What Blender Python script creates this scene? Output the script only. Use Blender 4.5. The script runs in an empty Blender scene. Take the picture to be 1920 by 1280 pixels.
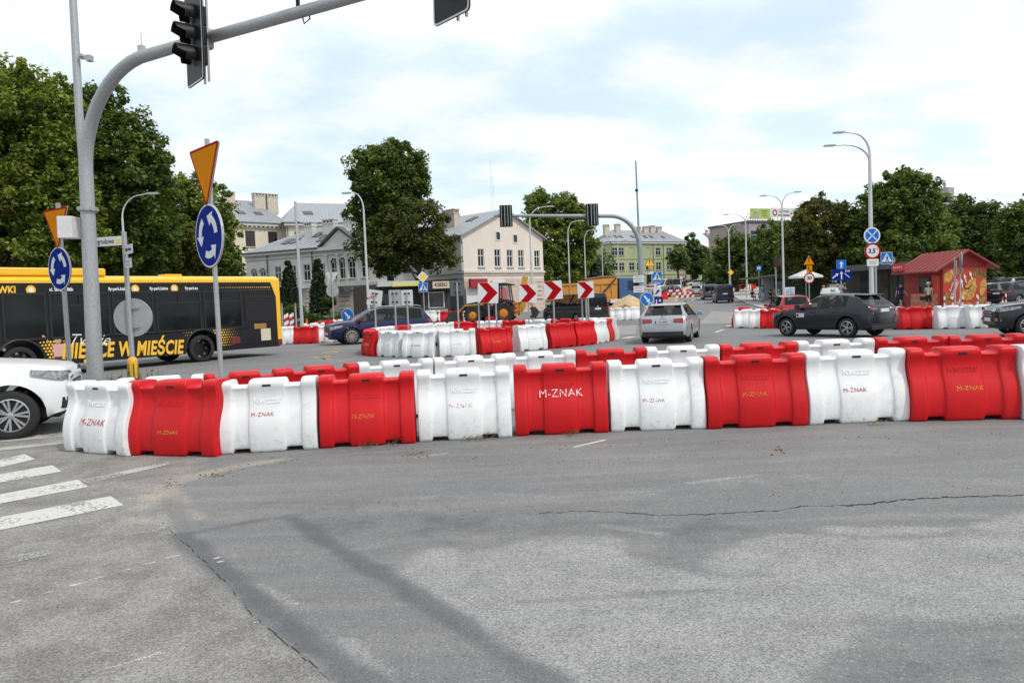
import bpy, bmesh, math, random
import numpy as np
from mathutils import Vector, Matrix, Euler

SC = bpy.context.scene
COL = SC.collection
rng = random.Random(7)
R_ = math.radians
PI = math.pi

# ------------------------------------------------------------------ camera
F_PX = 1400.0
CAM_H = 1.74
cam_d = bpy.data.cameras.new('camera')
cam_d.sensor_width = 36.0
cam_d.lens = F_PX / 1920.0 * 36.0
cam_d.clip_start = 0.1
cam_d.clip_end = 3000.0
cam = bpy.data.objects.new('camera', cam_d)
COL.objects.link(cam)
CAM_ROT = Matrix.Rotation(R_(90 - 3.07), 3, 'X') @ Matrix.Rotation(R_(-2.3), 3, 'Z')
cam.location = (0, 0, CAM_H)
cam.rotation_euler = CAM_ROT.to_euler()
SC.camera = cam

# ------------------------------------------------------------------ world
SUN_DIR = Vector((0.45, -0.36, 0.81)).normalized()
SUN_EL = math.asin(SUN_DIR.z)
SUN_AZ = math.atan2(SUN_DIR.x, SUN_DIR.y)
wd = bpy.data.worlds.new('World')
SC.world = wd
wd.use_nodes = True
nt = wd.node_tree
nt.nodes.clear()
def wn(t, **k):
    n = nt.nodes.new(t)
    for a, b in k.items():
        setattr(n, a, b)
    return n
wout = wn('ShaderNodeOutputWorld')
sky = wn('ShaderNodeTexSky', sky_type='NISHITA')
sky.sun_disc = False
sky.sun_elevation = SUN_EL
sky.sun_rotation = SUN_AZ
sky.air_density = 1.0
sky.dust_density = 2.0
bg1 = wn('ShaderNodeBackground')
bg1.inputs['Strength'].default_value = 0.15
nt.links.new(sky.outputs[0], bg1.inputs['Color'])
bg2 = wn('ShaderNodeBackground')
bg2.inputs['Strength'].default_value = 0.98
tc = wn('ShaderNodeTexCoord')
sep = wn('ShaderNodeSeparateXYZ')
nt.links.new(tc.outputs['Generated'], sep.inputs[0])
def wm(op, a, b=None, clamp=False):
    n = wn('ShaderNodeMath', operation=op, use_clamp=clamp)
    for i, x in enumerate((a, b)):
        if x is None:
            continue
        if isinstance(x, (int, float)):
            n.inputs[i].default_value = x
        else:
            nt.links.new(x, n.inputs[i])
    return n.outputs[0]
zz = wm('ADD', wm('MAXIMUM', sep.outputs['Z'], 0.0), 0.16)
comb = wn('ShaderNodeCombineXYZ')
nt.links.new(wm('DIVIDE', sep.outputs['X'], zz), comb.inputs[0])
nt.links.new(wm('DIVIDE', sep.outputs['Y'], zz), comb.inputs[1])
comb.inputs[2].default_value = 3.7
cn = wn('ShaderNodeTexNoise')
cn.inputs['Scale'].default_value = 0.9
cn.inputs['Detail'].default_value = 7.0
cn.inputs['Roughness'].default_value = 0.52
cn.inputs['Distortion'].default_value = 0.25
nt.links.new(comb.outputs[0], cn.inputs['Vector'])
cr = wn('ShaderNodeMapRange', interpolation_type='SMOOTHSTEP')
cr.inputs['From Min'].default_value = 0.40
cr.inputs['From Max'].default_value = 0.66
cr.inputs['To Min'].default_value = 0.76
cr.inputs['To Max'].default_value = 0.98
nt.links.new(cn.outputs[0], cr.inputs['Value'])
# haze of thin cloud towards the horizon
hz = wn('ShaderNodeMapRange', interpolation_type='SMOOTHSTEP')
hz.inputs['From Min'].default_value = 0.02
hz.inputs['From Max'].default_value = 0.42
hz.inputs['To Min'].default_value = 1.0
hz.inputs['To Max'].default_value = 0.0
nt.links.new(sep.outputs['Z'], hz.inputs['Value'])
fac = wm('MAXIMUM', cr.outputs[0], wm('MULTIPLY', hz.outputs[0], 0.93), True)
# slightly uneven brightness inside the cloud layer
c2 = wn('ShaderNodeTexNoise')
c2.inputs['Scale'].default_value = 2.2
c2.inputs['Detail'].default_value = 5.0
nt.links.new(comb.outputs[0], c2.inputs['Vector'])
ccol = wn('ShaderNodeMix', data_type='RGBA')
ccol.inputs[6].default_value = (0.80, 0.96, 1.08, 1)
ccol.inputs[7].default_value = (1.12, 1.13, 1.14, 1)
cr2 = wn('ShaderNodeMapRange', interpolation_type='SMOOTHSTEP')
cr2.inputs['From Min'].default_value = 0.35
cr2.inputs['From Max'].default_value = 0.6
nt.links.new(c2.outputs[0], cr2.inputs['Value'])
nt.links.new(cr2.outputs[0], ccol.inputs[0])
nt.links.new(ccol.outputs[2], bg2.inputs['Color'])
mixw = wn('ShaderNodeMixShader')
nt.links.new(fac, mixw.inputs[0])
nt.links.new(bg1.outputs[0], mixw.inputs[1])
nt.links.new(bg2.outputs[0], mixw.inputs[2])
nt.links.new(mixw.outputs[0], wout.inputs['Surface'])

sun_d = bpy.data.lights.new('sun', 'SUN')
sun_d.energy = 2.3
sun_d.angle = R_(4)
sun_d.color = (1.0, 0.955, 0.89)
sun = bpy.data.objects.new('sun', sun_d)
sun.rotation_euler = SUN_DIR.to_track_quat('Z', 'Y').to_euler()
sun.location = (20, -10, 40)
COL.objects.link(sun)

SC.view_settings.view_transform = 'Standard'
SC.view_settings.look = 'None'
SC.view_settings.gamma = 1.0
SC.view_settings.use_curve_mapping = False
SC.view_settings.exposure = 0.12

# ------------------------------------------------------------------ placing
def smooth(t):
    t = max(0.0, min(1.0, t))
    return t * t * (3 - 2 * t)

_GY = np.array([-500, 40, 52, 80, 105, 140, 200, 300, 420, 900, 3000], float)
_GZ = np.array([0, 0, 0.10, 0.62, 1.38, 2.5, 4.45, 7.4, 9.5, 11, 11], float)
def _plaza(x, y):
    # the lawn and kiosks on the left stand on slightly higher ground
    a = np.clip((y - 46) / 12, 0, 1); b = np.clip((-5 - x) / 6, 0, 1); c = np.clip((130 - y) / 40, 0, 1)
    return .85 * a * a * (3 - 2 * a) * b * b * (3 - 2 * b) * c
def gz(x, y):
    return float(np.interp(y, _GY, _GZ) + _plaza(x, y))

def ray(u, v):
    return CAM_ROT @ Vector(((u - 960) / F_PX, (640 - v) / F_PX, -1))
def proj(p):
    q = CAM_ROT.transposed() @ (Vector(p) - Vector((0, 0, CAM_H)))
    return 960 + F_PX * q.x / -q.z, 640 - F_PX * q.y / -q.z
def PT(u, v, Y):
    """the point at depth Y on the sight line"""
    d = ray(u, v)
    return Vector((0, 0, CAM_H)) + d * (Y / d.y)
def GR(u, v, h=0.0):
    """where the sight line meets the ground (or a plane h above it)"""
    d = ray(u, v)
    z = h
    for _ in range(12):
        p = Vector((0, 0, CAM_H)) + d * ((z - CAM_H) / d.z)
        z = gz(p.x, p.y) + h
    return p
def GY(u, Y):
    """ground point at depth Y under column u"""
    v = 575
    for _ in range(5):
        p = PT(u, v, Y)
        p.z = gz(p.x, Y)
        v = proj(p)[1]
    return p

# ------------------------------------------------------------------ materials
_M = {}
def mat(name, col, rough=0.6, metal=0.0, var=0.08, scale=6.0, bump=0.0, bscale=60.0, coat=0.0, spec=0.5, dirt=0.0, rnd=0.0):
    if name in _M:
        return _M[name]
    m = bpy.data.materials.new(name)
    m.use_nodes = True
    t = m.node_tree
    b = t.nodes['Principled BSDF']
    b.inputs['Roughness'].default_value = rough
    b.inputs['Metallic'].default_value = metal
    b.inputs['Specular IOR Level'].default_value = spec
    if coat:
        b.inputs['Coat Weight'].default_value = coat
        b.inputs['Coat Roughness'].default_value = 0.06
    tcn = t.nodes.new('ShaderNodeTexCoord')
    n = t.nodes.new('ShaderNodeTexNoise')
    n.inputs['Scale'].default_value = scale
    n.inputs['Detail'].default_value = 6
    n.inputs['Roughness'].default_value = 0.62
    t.links.new(tcn.outputs['Object'], n.inputs['Vector'])
    mr = t.nodes.new('ShaderNodeMapRange')
    mr.inputs['From Min'].default_value = 0.28
    mr.inputs['From Max'].default_value = 0.72
    mr.inputs['To Min'].default_value = 1 - var
    mr.inputs['To Max'].default_value = 1 + var
    t.links.new(n.outputs[0], mr.inputs['Value'])
    mx = t.nodes.new('ShaderNodeVectorMath')
    mx.operation = 'SCALE'
    mx.inputs[0].default_value = col[:3]
    t.links.new(mr.outputs[0], mx.inputs['Scale'])
    out = mx.outputs[0]
    if rnd:
        oi = t.nodes.new('ShaderNodeObjectInfo')
        r2 = t.nodes.new('ShaderNodeMapRange')
        r2.inputs['To Min'].default_value = 1 - rnd
        r2.inputs['To Max'].default_value = 1 + rnd
        t.links.new(oi.outputs['Random'], r2.inputs['Value'])
        m2 = t.nodes.new('ShaderNodeVectorMath')
        m2.operation = 'SCALE'
        t.links.new(out, m2.inputs[0])
        t.links.new(r2.outputs[0], m2.inputs['Scale'])
        out = m2.outputs[0]
    if dirt:
        n2 = t.nodes.new('ShaderNodeTexNoise')
        n2.inputs['Scale'].default_value = scale * 0.7
        n2.inputs['Detail'].default_value = 9
        n2.inputs['Roughness'].default_value = 0.75
        n2.inputs['Distortion'].default_value = 0.6
        t.links.new(tcn.outputs['Object'], n2.inputs['Vector'])
        r3 = t.nodes.new('ShaderNodeMapRange')
        r3.inputs['From Min'].default_value = 0.55
        r3.inputs['From Max'].default_value = 0.78
        r3.inputs['To Max'].default_value = dirt
        t.links.new(n2.outputs[0], r3.inputs['Value'])
        dm = t.nodes.new('ShaderNodeMix')
        dm.data_type = 'RGBA'
        dm.inputs[7].default_value = (0.14, 0.12, 0.10, 1)
        t.links.new(r3.outputs[0], dm.inputs[0])
        t.links.new(out, dm.inputs[6])
        out = dm.outputs[2]
    t.links.new(out, b.inputs['Base Color'])
    if bump:
        nb = t.nodes.new('ShaderNodeTexNoise')
        nb.inputs['Scale'].default_value = bscale
        nb.inputs['Detail'].default_value = 4
        t.links.new(tcn.outputs['Object'], nb.inputs['Vector'])
        bp = t.nodes.new('ShaderNodeBump')
        bp.inputs['Strength'].default_value = bump
        bp.inputs['Distance'].default_value = 0.01
        t.links.new(nb.outputs[0], bp.inputs['Height'])
        t.links.new(bp.outputs[0], b.inputs['Normal'])
    _M[name] = m
    return m

def glass(name, col=(0.015, 0.018, 0.02), rough=0.05):
    """dark reflecting window glass"""
    if name in _M:
        return _M[name]
    m = mat(name, col, rough, 0, 0.25, 1.5, spec=0.9)
    return m

def see_glass(name, alpha=0.35, tint=(0.02, 0.03, 0.03)):
    if name in _M:
        return _M[name]
    m = bpy.data.materials.new(name)
    m.use_nodes = True
    t = m.node_tree
    b = t.nodes['Principled BSDF']
    b.inputs['Base Color'].default_value = (*tint, 1)
    b.inputs['Roughness'].default_value = 0.04
    b.inputs['Specular IOR Level'].default_value = 0.8
    b.inputs['Alpha'].default_value = alpha
    b.inputs['Specular IOR Level'].default_value = 0.45
    _M[name] = m
    return m

# ------------------------------------------------------------------ meshes
class MB:
    def __init__(s):
        s.v = []; s.f = []; s.m = []
    def add(s, vs, fs, mi=0, M=None):
        o = len(s.v)
        if M is not None:
            vs = [M @ Vector(p) for p in vs]
        s.v.extend([tuple(p) for p in vs])
        for q in fs:
            s.f.append(tuple(i + o for i in q)); s.m.append(mi)
        return s
    def box(s, c, d, mi=0, M=None):
        x, y, z = c; a, b, e = d[0] / 2, d[1] / 2, d[2] / 2
        vs = [(x - a, y - b, z - e), (x + a, y - b, z - e), (x + a, y + b, z - e), (x - a, y + b, z - e),
              (x - a, y - b, z + e), (x + a, y - b, z + e), (x + a, y + b, z + e), (x - a, y + b, z + e)]
        fs = [(0, 3, 2, 1), (4, 5, 6, 7), (0, 1, 5, 4), (1, 2, 6, 5), (2, 3, 7, 6), (3, 0, 4, 7)]
        return s.add(vs, fs, mi, M)
    def tube(s, pts, r, n=10, mi=0, caps=True, M=None):
        pts = [Vector(p) for p in pts]
        k = len(pts)
        rs = [r] * k if isinstance(r, (int, float)) else list(r)
        vs, fs = [], []
        prev = None
        for i, p in enumerate(pts):
            d = (pts[min(i + 1, k - 1)] - pts[max(i - 1, 0)]).normalized()
            if prev is None:
                a = Vector((0, 0, 1)) if abs(d.z) < 0.9 else Vector((1, 0, 0))
                e1 = d.cross(a).normalized()
            else:
                e1 = (prev - d * prev.dot(d)).normalized()
            prev = e1
            e2 = d.cross(e1)
            for j in range(n):
                t = 2 * PI * j / n
                vs.append(p + (e1 * math.cos(t) + e2 * math.sin(t)) * rs[i])
        for i in range(k - 1):
            for j in range(n):
                a = i * n + j; b = i * n + (j + 1) % n
                fs.append((a, b, b + n, a + n))
        if caps:
            fs.append(tuple(range(n))[::-1])
            fs.append(tuple(range((k - 1) * n, k * n)))
        return s.add(vs, fs, mi, M)
    def cyl(s, p0, p1, r0, r1=None, n=12, mi=0, M=None):
        return s.tube([p0, p1], [r0, r0 if r1 is None else r1], n, mi, True, M)
    def lathe(s, prof, n=16, mi=0, M=None, cap=True):
        vs, fs = [], []
        for r, z in prof:
            for j in range(n):
                t = 2 * PI * j / n
                vs.append((r * math.cos(t), r * math.sin(t), z))
        for i in range(len(prof) - 1):
            for j in range(n):
                a = i * n + j; b = i * n + (j + 1) % n
                fs.append((a, b, b + n, a + n))
        if cap:
            fs.append(tuple(range(n))[::-1])
            k = (len(prof) - 1) * n
            fs.append(tuple(range(k, k + n)))
        return s.add(vs, fs, mi, M)
    def prism(s, poly, y0, y1, mi=0, M=None):
        """polygon in x,z (counter-clockwise seen from -y) pushed from y0 (front) to y1"""
        n = len(poly)
        vs = [(x, y0, z) for x, z in poly] + [(x, y1, z) for x, z in poly]
        fs = [tuple(range(n)), tuple(range(n, 2 * n))[::-1]]
        for i in range(n):
            j = (i + 1) % n
            fs.append((i, i + n, j + n, j))
        return s.add(vs, fs, mi, M)
    def hprism(s, poly, z0, z1, mi=0, M=None):
        """polygon in x,y (counter-clockwise from above) from z0 up to z1"""
        n = len(poly)
        vs = [(x, y, z0) for x, y in poly] + [(x, y, z1) for x, y in poly]
        fs = [tuple(range(n))[::-1], tuple(range(n, 2 * n))]
        for i in range(n):
            j = (i + 1) % n
            fs.append((i, j, j + n, i + n))
        return s.add(vs, fs, mi, M)
    def quad(s, a, b, c, d, mi=0, M=None):
        return s.add([a, b, c, d], [(0, 1, 2, 3)], mi, M)
    def mesh(s, name, mats, smooth=False, angle=35):
        me = bpy.data.meshes.new(name)
        me.from_pydata(s.v, [], s.f)
        for m in (mats if isinstance(mats, (list, tuple)) else [mats]):
            me.materials.append(m)
        if any(s.m):
            me.polygons.foreach_set('material_index', s.m)
        if smooth:
            me.polygons.foreach_set('use_smooth', [True] * len(me.polygons))
            me.set_sharp_from_angle(angle=R_(angle))
        me.update()
        return me
    def build(s, name, mats, parent=None, smooth=False, angle=35, bevel=0):
        return link(name, s.mesh(name, mats, smooth, angle), parent, bevel=bevel)

def link(name, me, parent=None, M=None, bevel=0):
    o = bpy.data.objects.new(name, me)
    COL.objects.link(o)
    if parent is not None:
        o.parent = parent
    if M is not None:
        o.matrix_local = M
    if bevel:
        b = o.modifiers.new('bevel', 'BEVEL')
        b.width = bevel; b.segments = 2; b.limit_method = 'ANGLE'; b.angle_limit = R_(40)
    return o

def tag(o, label=None, cat=None, group=None, kind=None):
    if label: o['label'] = label
    if cat: o['category'] = cat
    if group: o['group'] = group
    if kind: o['kind'] = kind
    return o

def thing(name, label, cat, loc=(0, 0, 0), rz=0.0, group=None):
    o = bpy.data.objects.new(name, None)
    o.empty_display_size = 0.2
    COL.objects.link(o)
    o.location = loc
    o.rotation_euler = (0, 0, rz)
    return tag(o, label, cat, group)

KIDS = {}
def copy_tree(o, parent=None):
    c = o.copy()
    COL.objects.link(c)
    if parent is not None:
        c.parent = parent
    for ch in o.children:
        copy_tree(ch, c)
    return c

def baked(o):
    """evaluated copy of an object's mesh; the source object is removed"""
    dg = bpy.context.evaluated_depsgraph_get()
    dg.update()
    me = bpy.data.meshes.new_from_object(o.evaluated_get(dg))
    bpy.data.objects.remove(o, do_unlink=True)
    return me

_T = {}
def text_mesh(s, size=1.0, bold=0.0, shear=0.0, ext=0.0, align='CENTER', space=1.0, sx=1.0):
    key = (s, size, bold, shear, ext, align, space, sx)
    if key in _T:
        return _T[key]
    cu = bpy.data.curves.new('t', 'FONT')
    cu.body = s
    cu.size = size
    cu.offset = bold
    cu.shear = shear
    cu.extrude = ext
    cu.align_x = align
    cu.align_y = 'CENTER'
    cu.space_character = space
    cu.resolution_u = 3
    o = bpy.data.objects.new('t', cu)
    COL.objects.link(o)
    me = baked(o)
    bpy.data.curves.remove(cu)
    if sx != 1.0:
        me.transform(Matrix.Diagonal((sx, 1, 1, 1)))
    _T[key] = me
    return me

FRONT = Matrix.Rotation(R_(90), 4, 'X')     # text lying in x,y -> standing, facing -y
def text(s, size, m, parent, M, name='lettering', **k):
    me = text_mesh(s, size, **k).copy()
    me.materials.clear()
    me.materials.append(m)
    return link(name, me, parent, M)

def np_mesh(name, V, F4, mats, attr=None):
    """fast mesh from numpy arrays of vertices and quads (or triangles)"""
    me = bpy.data.meshes.new(name)
    nv, nf, k = len(V), len(F4), F4.shape[1]
    me.vertices.add(nv)
    me.vertices.foreach_set('co', V.astype(np.float32).ravel())
    me.loops.add(nf * k)
    me.loops.foreach_set('vertex_index', F4.astype(np.int32).ravel())
    me.polygons.add(nf)
    me.polygons.foreach_set('loop_start', np.arange(0, nf * k, k, dtype=np.int32))
    me.polygons.foreach_set('loop_total', np.full(nf, k, dtype=np.int32))
    for m in mats:
        me.materials.append(m)
    for n_, (dom, typ, data) in (attr or {}).items():
        a = me.attributes.new(n_, typ, dom)
        a.data.foreach_set('color' if 'COLOR' in typ else 'value', data.astype(np.float32).ravel())
    me.update()
    me.validate()
    return me

def T(x, y, z):
    return Matrix.Translation((x, y, z))
def RZ(a):
    return Matrix.Rotation(a, 4, 'Z')
def RX(a):
    return Matrix.Rotation(a, 4, 'X')
def RY(a):
    return Matrix.Rotation(a, 4, 'Y')

ORD = ['first', 'second', 'third', 'fourth', 'fifth', 'sixth', 'seventh', 'eighth', 'ninth', 'tenth', 'eleventh', 'twelfth', 'thirteenth']
# ------------------------------------------------------------------ ground: one sheet, fine near the camera
def axis(lo, hi, step, far_lo, far_hi, grow=1.22):
    a = list(np.arange(lo, hi + 1e-6, step))
    s, x = step, hi
    up = []
    while x < far_hi:
        s *= grow; x += s; up.append(min(x, far_hi))
    s, x = step, lo
    dn = []
    while x > far_lo:
        s *= grow; x -= s; dn.append(max(x, far_lo))
    return np.array(sorted(set(dn + a + up)))
gxs = axis(-8.6, 8.6, 0.055, -900, 900, 1.12)
gys = axis(1.8, 11.6, 0.042, -300, 1500, 1.08)
GX, GYY = np.meshgrid(gxs, gys)
GZZ = np.interp(GYY, _GY, _GZ) + _plaza(GX, GYY)

def inside(poly, X, Y):
    r = np.zeros(X.shape, bool)
    n = len(poly)
    for i in range(n):
        x0, y0 = poly[i]; x1, y1 = poly[(i + 1) % n]
        if y0 == y1: continue
        c = ((y0 > Y) != (y1 > Y)) & (X < (x1 - x0) * (Y - y0) / (y1 - y0) + x0)
        r ^= c
    return r.astype(float)
def near_line(pts, w, X, Y):
    """1 on the line, 0 beyond half width w"""
    best = np.full(X.shape, 1e9)
    for (x0, y0), (x1, y1) in zip(pts[:-1], pts[1:]):
        dx, dy = x1 - x0, y1 - y0
        t = np.clip(((X - x0) * dx + (Y - y0) * dy) / (dx * dx + dy * dy), 0, 1)
        best = np.minimum(best, np.hypot(X - x0 - t * dx, Y - y0 - t * dy))
    return np.clip(1.5 - best / w, 0, 1)
def gp(px):
    return [tuple(GR(u, v))[:2] for u, v in px]
def blur(A, k):
    for ax in (0, 1):
        P = np.cumsum(np.pad(A, [(k + 1, k) if a == ax else (0, 0) for a in (0, 1)], mode='edge'), axis=ax)
        A = (np.take(P, range(2 * k + 1, P.shape[ax]), ax) - np.take(P, range(0, P.shape[ax] - 2 * k - 1), ax)) / (2 * k + 1)
    return A
mL = inside(gp([(735, 1078), (800, 1022), (900, 1036), (1000, 1008), (1160, 1000), (1175, 1040), (1260, 1072), (1400, 1008),
                (1560, 985), (1800, 990), (1925, 955), (2050, 960), (2050, 1150), (1700, 1165), (1520, 1240), (1480, 1400), (1150, 1400), (850, 1160)]), GX, GYY)
mL = blur(blur(mL, 2), 2)
for pts, w, a in [([(720, 937), (860, 930), (1020, 930)], .12, .42), ([(1060, 935), (1250, 918), (1500, 895), (1700, 900), (1920, 905)], .2, .40),
                  ([(640, 1210), (730, 1300)], .10, .8), ([(480, 1095), (550, 1132)], .035, 1.0), ([(660, 1030), (715, 1022)], .06, .6),
                  ([(1650, 960), (1900, 968)], .10, .4), ([(1600, 1150), (1920, 1150)], .2, .5), ([(600, 1195), (690, 1250)], .05, .9), ([(1290, 905), (1420, 890)], .05, .7), ([(1130, 985), (1240, 1000)], .06, .7), ([(560, 945), (640, 950)], .06, .5)]:
    mL = np.maximum(mL, near_line(gp(pts), w, GX, GYY) * a)
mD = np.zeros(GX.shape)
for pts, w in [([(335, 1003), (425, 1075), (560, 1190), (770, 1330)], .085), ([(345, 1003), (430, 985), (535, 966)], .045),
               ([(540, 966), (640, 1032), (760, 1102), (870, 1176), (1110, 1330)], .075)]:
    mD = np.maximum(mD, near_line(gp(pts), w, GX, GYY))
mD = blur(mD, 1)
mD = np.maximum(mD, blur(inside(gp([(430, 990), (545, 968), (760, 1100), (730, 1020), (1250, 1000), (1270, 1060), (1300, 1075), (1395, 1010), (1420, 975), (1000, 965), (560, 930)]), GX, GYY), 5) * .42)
for pts, w, a in [([(980, 1128), (1130, 1118), (1330, 1105)], .05, .6), ([(1270, 1050), (1330, 1080), (1420, 1075), (1480, 1055)], .09, .4), ([(1500, 995), (1640, 1010), (1780, 1000)], .07, .5), ([(1480, 1170), (1700, 1160)], .06, .45), ([(860, 1090), (1000, 1085)], .03, .35)]:
    mL = mL * (1 - a * near_line(gp(pts), w, GX, GYY))
mD = np.maximum(mD, blur(inside(gp([(1480, 1400), (1540, 1240), (1740, 1175), (2050, 1190), (2050, 1400)]), GX, GYY), 6) * .35)
mS = np.zeros(GX.shape)
for pts, w, a in [([(520, 862), (410, 880), (330, 905), (262, 950)], .17, .82), ([(335, 915), (350, 945), (375, 972)], .08, .8),
                  ([(768, 858), (800, 855), (848, 847)], .045, 1.1), ([(540, 905), (590, 906)], .03, .9), ([(230, 968), (310, 985)], .09, .75),
                  ([(430, 870), (560, 858), (740, 845)], .10, .55), ([(1000, 870), (1300, 852), (1900, 845)], .40, .42), ([(800, 875), (1000, 870)], .3, .3)]:
    mS = np.maximum(mS, near_line(gp(pts), w, GX, GYY) * a)
mS = blur(mS, 1)
mO = blur(inside(gp([(-300, 790), (200, 790), (400, 862), (300, 930), (330, 1003), (372, 1042), (470, 1150), (600, 1260), (780, 1400), (-300, 1400)]), GX, GYY), 1)
mW = np.zeros(GX.shape)
for pts, w, a in [([(0, 1135), (350, 1035)], .012, .9), ([(0, 1265), (290, 1165)], .012, .55), ([(130, 1275), (480, 1165)], .012, .7), ([(0, 1040), (250, 985)], .012, .5),
                  ([(1075, 838), (1135, 824)], .035, 1.0), ([(400, 1040), (415, 1052)], .012, 1.1), ([(210, 1160), (420, 1100)], .05, .25), ([(60, 1190), (300, 1110)], .12, .25)]:
    mW = np.maximum(mW, near_line(gp(pts), w, GX, GYY) * a)
ny_, nx_ = GX.shape
gV = np.stack([GX, GYY, GZZ], -1).reshape(-1, 3)
ii = np.arange(ny_ * nx_).reshape(ny_, nx_)
gF = np.stack([ii[:-1, :-1], ii[:-1, 1:], ii[1:, 1:], ii[1:, :-1]], -1).reshape(-1, 4)

def asphalt():
    m = bpy.data.materials.new('asphalt')
    m.use_nodes = True
    t = m.node_tree
    b = t.nodes['Principled BSDF']
    L = t.links.new
    def N(typ, **k):
        n = t.nodes.new(typ)
        for a, v in k.items(): setattr(n, a, v)
        return n
    def noise_(scale, det=4, rough=.55, src=None):
        n = N('ShaderNodeTexNoise'); n.inputs['Scale'].default_value = scale
        n.inputs['Detail'].default_value = det; n.inputs['Roughness'].default_value = rough
        L(src or pos, n.inputs['Vector']); return n.outputs[0]
    def rangev(x, a, b_, c=0., d=1., sm=True):
        n = N('ShaderNodeMapRange'); n.interpolation_type = 'SMOOTHSTEP' if sm else 'LINEAR'
        for k, v in zip(('From Min', 'From Max', 'To Min', 'To Max'), (a, b_, c, d)): n.inputs[k].default_value = v
        L(x, n.inputs['Value']); return n.outputs[0]
    def math_(op, x, y):
        n = N('ShaderNodeMath', operation=op)
        for i, q in enumerate((x, y)):
            if isinstance(q, (int, float)): n.inputs[i].default_value = q
            else: L(q, n.inputs[i])
        return n.outputs[0]
    def mixc(f, a, b_):
        n = N('ShaderNodeMix', data_type='RGBA')
        for i, q in ((0, f), (6, a), (7, b_)):
            if isinstance(q, tuple): n.inputs[i].default_value = (*q, 1)
            elif isinstance(q, (int, float)): n.inputs[i].default_value = q
            else: L(q, n.inputs[i])
        return n.outputs[2]
    geo = N('ShaderNodeNewGeometry'); pos = geo.outputs['Position']
    a1 = N('ShaderNodeAttribute', attribute_name='wear_one'); a2 = N('ShaderNodeAttribute', attribute_name='wear_two')
    s1 = N('ShaderNodeSeparateColor'); L(a1.outputs['Color'], s1.inputs[0])
    s2 = N('ShaderNodeSeparateColor'); L(a2.outputs['Color'], s2.inputs[0])
    big = noise_(.35, 5, .6); mid = noise_(2.3, 6, .65); fine = noise_(38, 3, .6); grit = noise_(130, 2, .7)
    st_map = N('ShaderNodeMapping'); st_map.inputs['Rotation'].default_value = (0, 0, -.32); st_map.inputs['Scale'].default_value = (.22, 1.9, 1); L(pos, st_map.inputs[0])
    streak = noise_(1.6, 5, .6, st_map.outputs[0])
    base = mixc(rangev(big, .3, .7), (.138, .139, .143), (.178, .176, .174))
    base = mixc(math_('MULTIPLY', rangev(streak, .42, .72), .55), base, (.235, .224, .207))
    base = mixc(math_('MULTIPLY', rangev(mid, .5, .75), .35), base, (.122, .123, .126))
    # breakup noise joins the masks so that borders run along the aggregate
    brk = math_('ADD', math_('MULTIPLY', math_('SUBTRACT', fine, .5), .9), math_('MULTIPLY', math_('SUBTRACT', mid, .5), 1.1))
    brkg = math_('ADD', brk, math_('MULTIPLY', math_('SUBTRACT', grit, .5), 1.3))
    fO = rangev(math_('ADD', s2.outputs[0], math_('MULTIPLY', brk, .18)), .42, .58)
    base = mixc(fO, base, mixc(rangev(mid, .35, .65), (.165, .157, .146), (.245, .235, .22)))
    fL = rangev(math_('ADD', s1.outputs[0], math_('MULTIPLY', brkg, 1.0)), .40, .72)
    base = mixc(math_('MULTIPLY', fL, .66), base, mixc(rangev(mid, .3, .7), (.225, .22, .215), (.325, .32, .31)))
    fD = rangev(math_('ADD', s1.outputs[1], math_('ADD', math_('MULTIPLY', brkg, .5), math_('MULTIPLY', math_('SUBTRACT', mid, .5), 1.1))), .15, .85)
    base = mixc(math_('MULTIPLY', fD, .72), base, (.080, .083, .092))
    fS = rangev(math_('ADD', s1.outputs[2], math_('MULTIPLY', brkg, 1.0)), .42, 1.15)
    base = mixc(math_('MULTIPLY', fS, .72), base, (.39, .335, .265))
    fW = rangev(math_('ADD', s2.outputs[1], math_('MULTIPLY', brkg, .9)), .55, .8)
    base = mixc(math_('MULTIPLY', fW, .75), base, (.60, .60, .58))
    # stone chips
    vo = N('ShaderNodeTexVoronoi'); vo.inputs['Scale'].default_value = 105; L(pos, vo.inputs['Vector'])
    sv = N('ShaderNodeSeparateColor'); L(vo.outputs['Color'], sv.inputs[0])
    flat = math_('SUBTRACT', 1.0, math_('MULTIPLY', fD, .6))
    rough_ = math_('MULTIPLY', math_('ADD', .30, math_('MULTIPLY', math_('MAXIMUM', fL, fO), .62)), flat)
    chip = math_('ADD', 1.0, math_('MULTIPLY', rangev(sv.outputs[0], .0, 1., -.34, .36, False), rough_))
    grit2 = math_('ADD', 1.0, math_('MULTIPLY', rangev(grit, .25, .75, -.26, .26, False), rough_))
    sc = N('ShaderNodeVectorMath', operation='SCALE'); L(base, sc.inputs[0]); L(math_('MULTIPLY', chip, grit2), sc.inputs['Scale'])
    pale = math_('MULTIPLY', math_('MULTIPLY', rangev(sv.outputs[1], .90, .97), .34), flat)
    col = mixc(pale, sc.outputs[0], (.42, .41, .39))
    darkc = math_('MULTIPLY', rangev(sv.outputs[2], .90, .98), .40)
    col = mixc(darkc, col, (.05, .05, .05))
    L(col, b.inputs['Base Color'])
    b.inputs['Roughness'].default_value = .88
    b.inputs['Specular IOR Level'].default_value = .35
    bp = N('ShaderNodeBump'); bp.inputs['Strength'].default_value = .55; bp.inputs['Distance'].default_value = .006
    L(math_('ADD', vo.outputs['Distance'], math_('MULTIPLY', fine, .6)), bp.inputs['Height'])
    L(bp.outputs[0], b.inputs['Normal'])
    return m
ASPH = asphalt()
ones = np.ones(GX.size)
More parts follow.
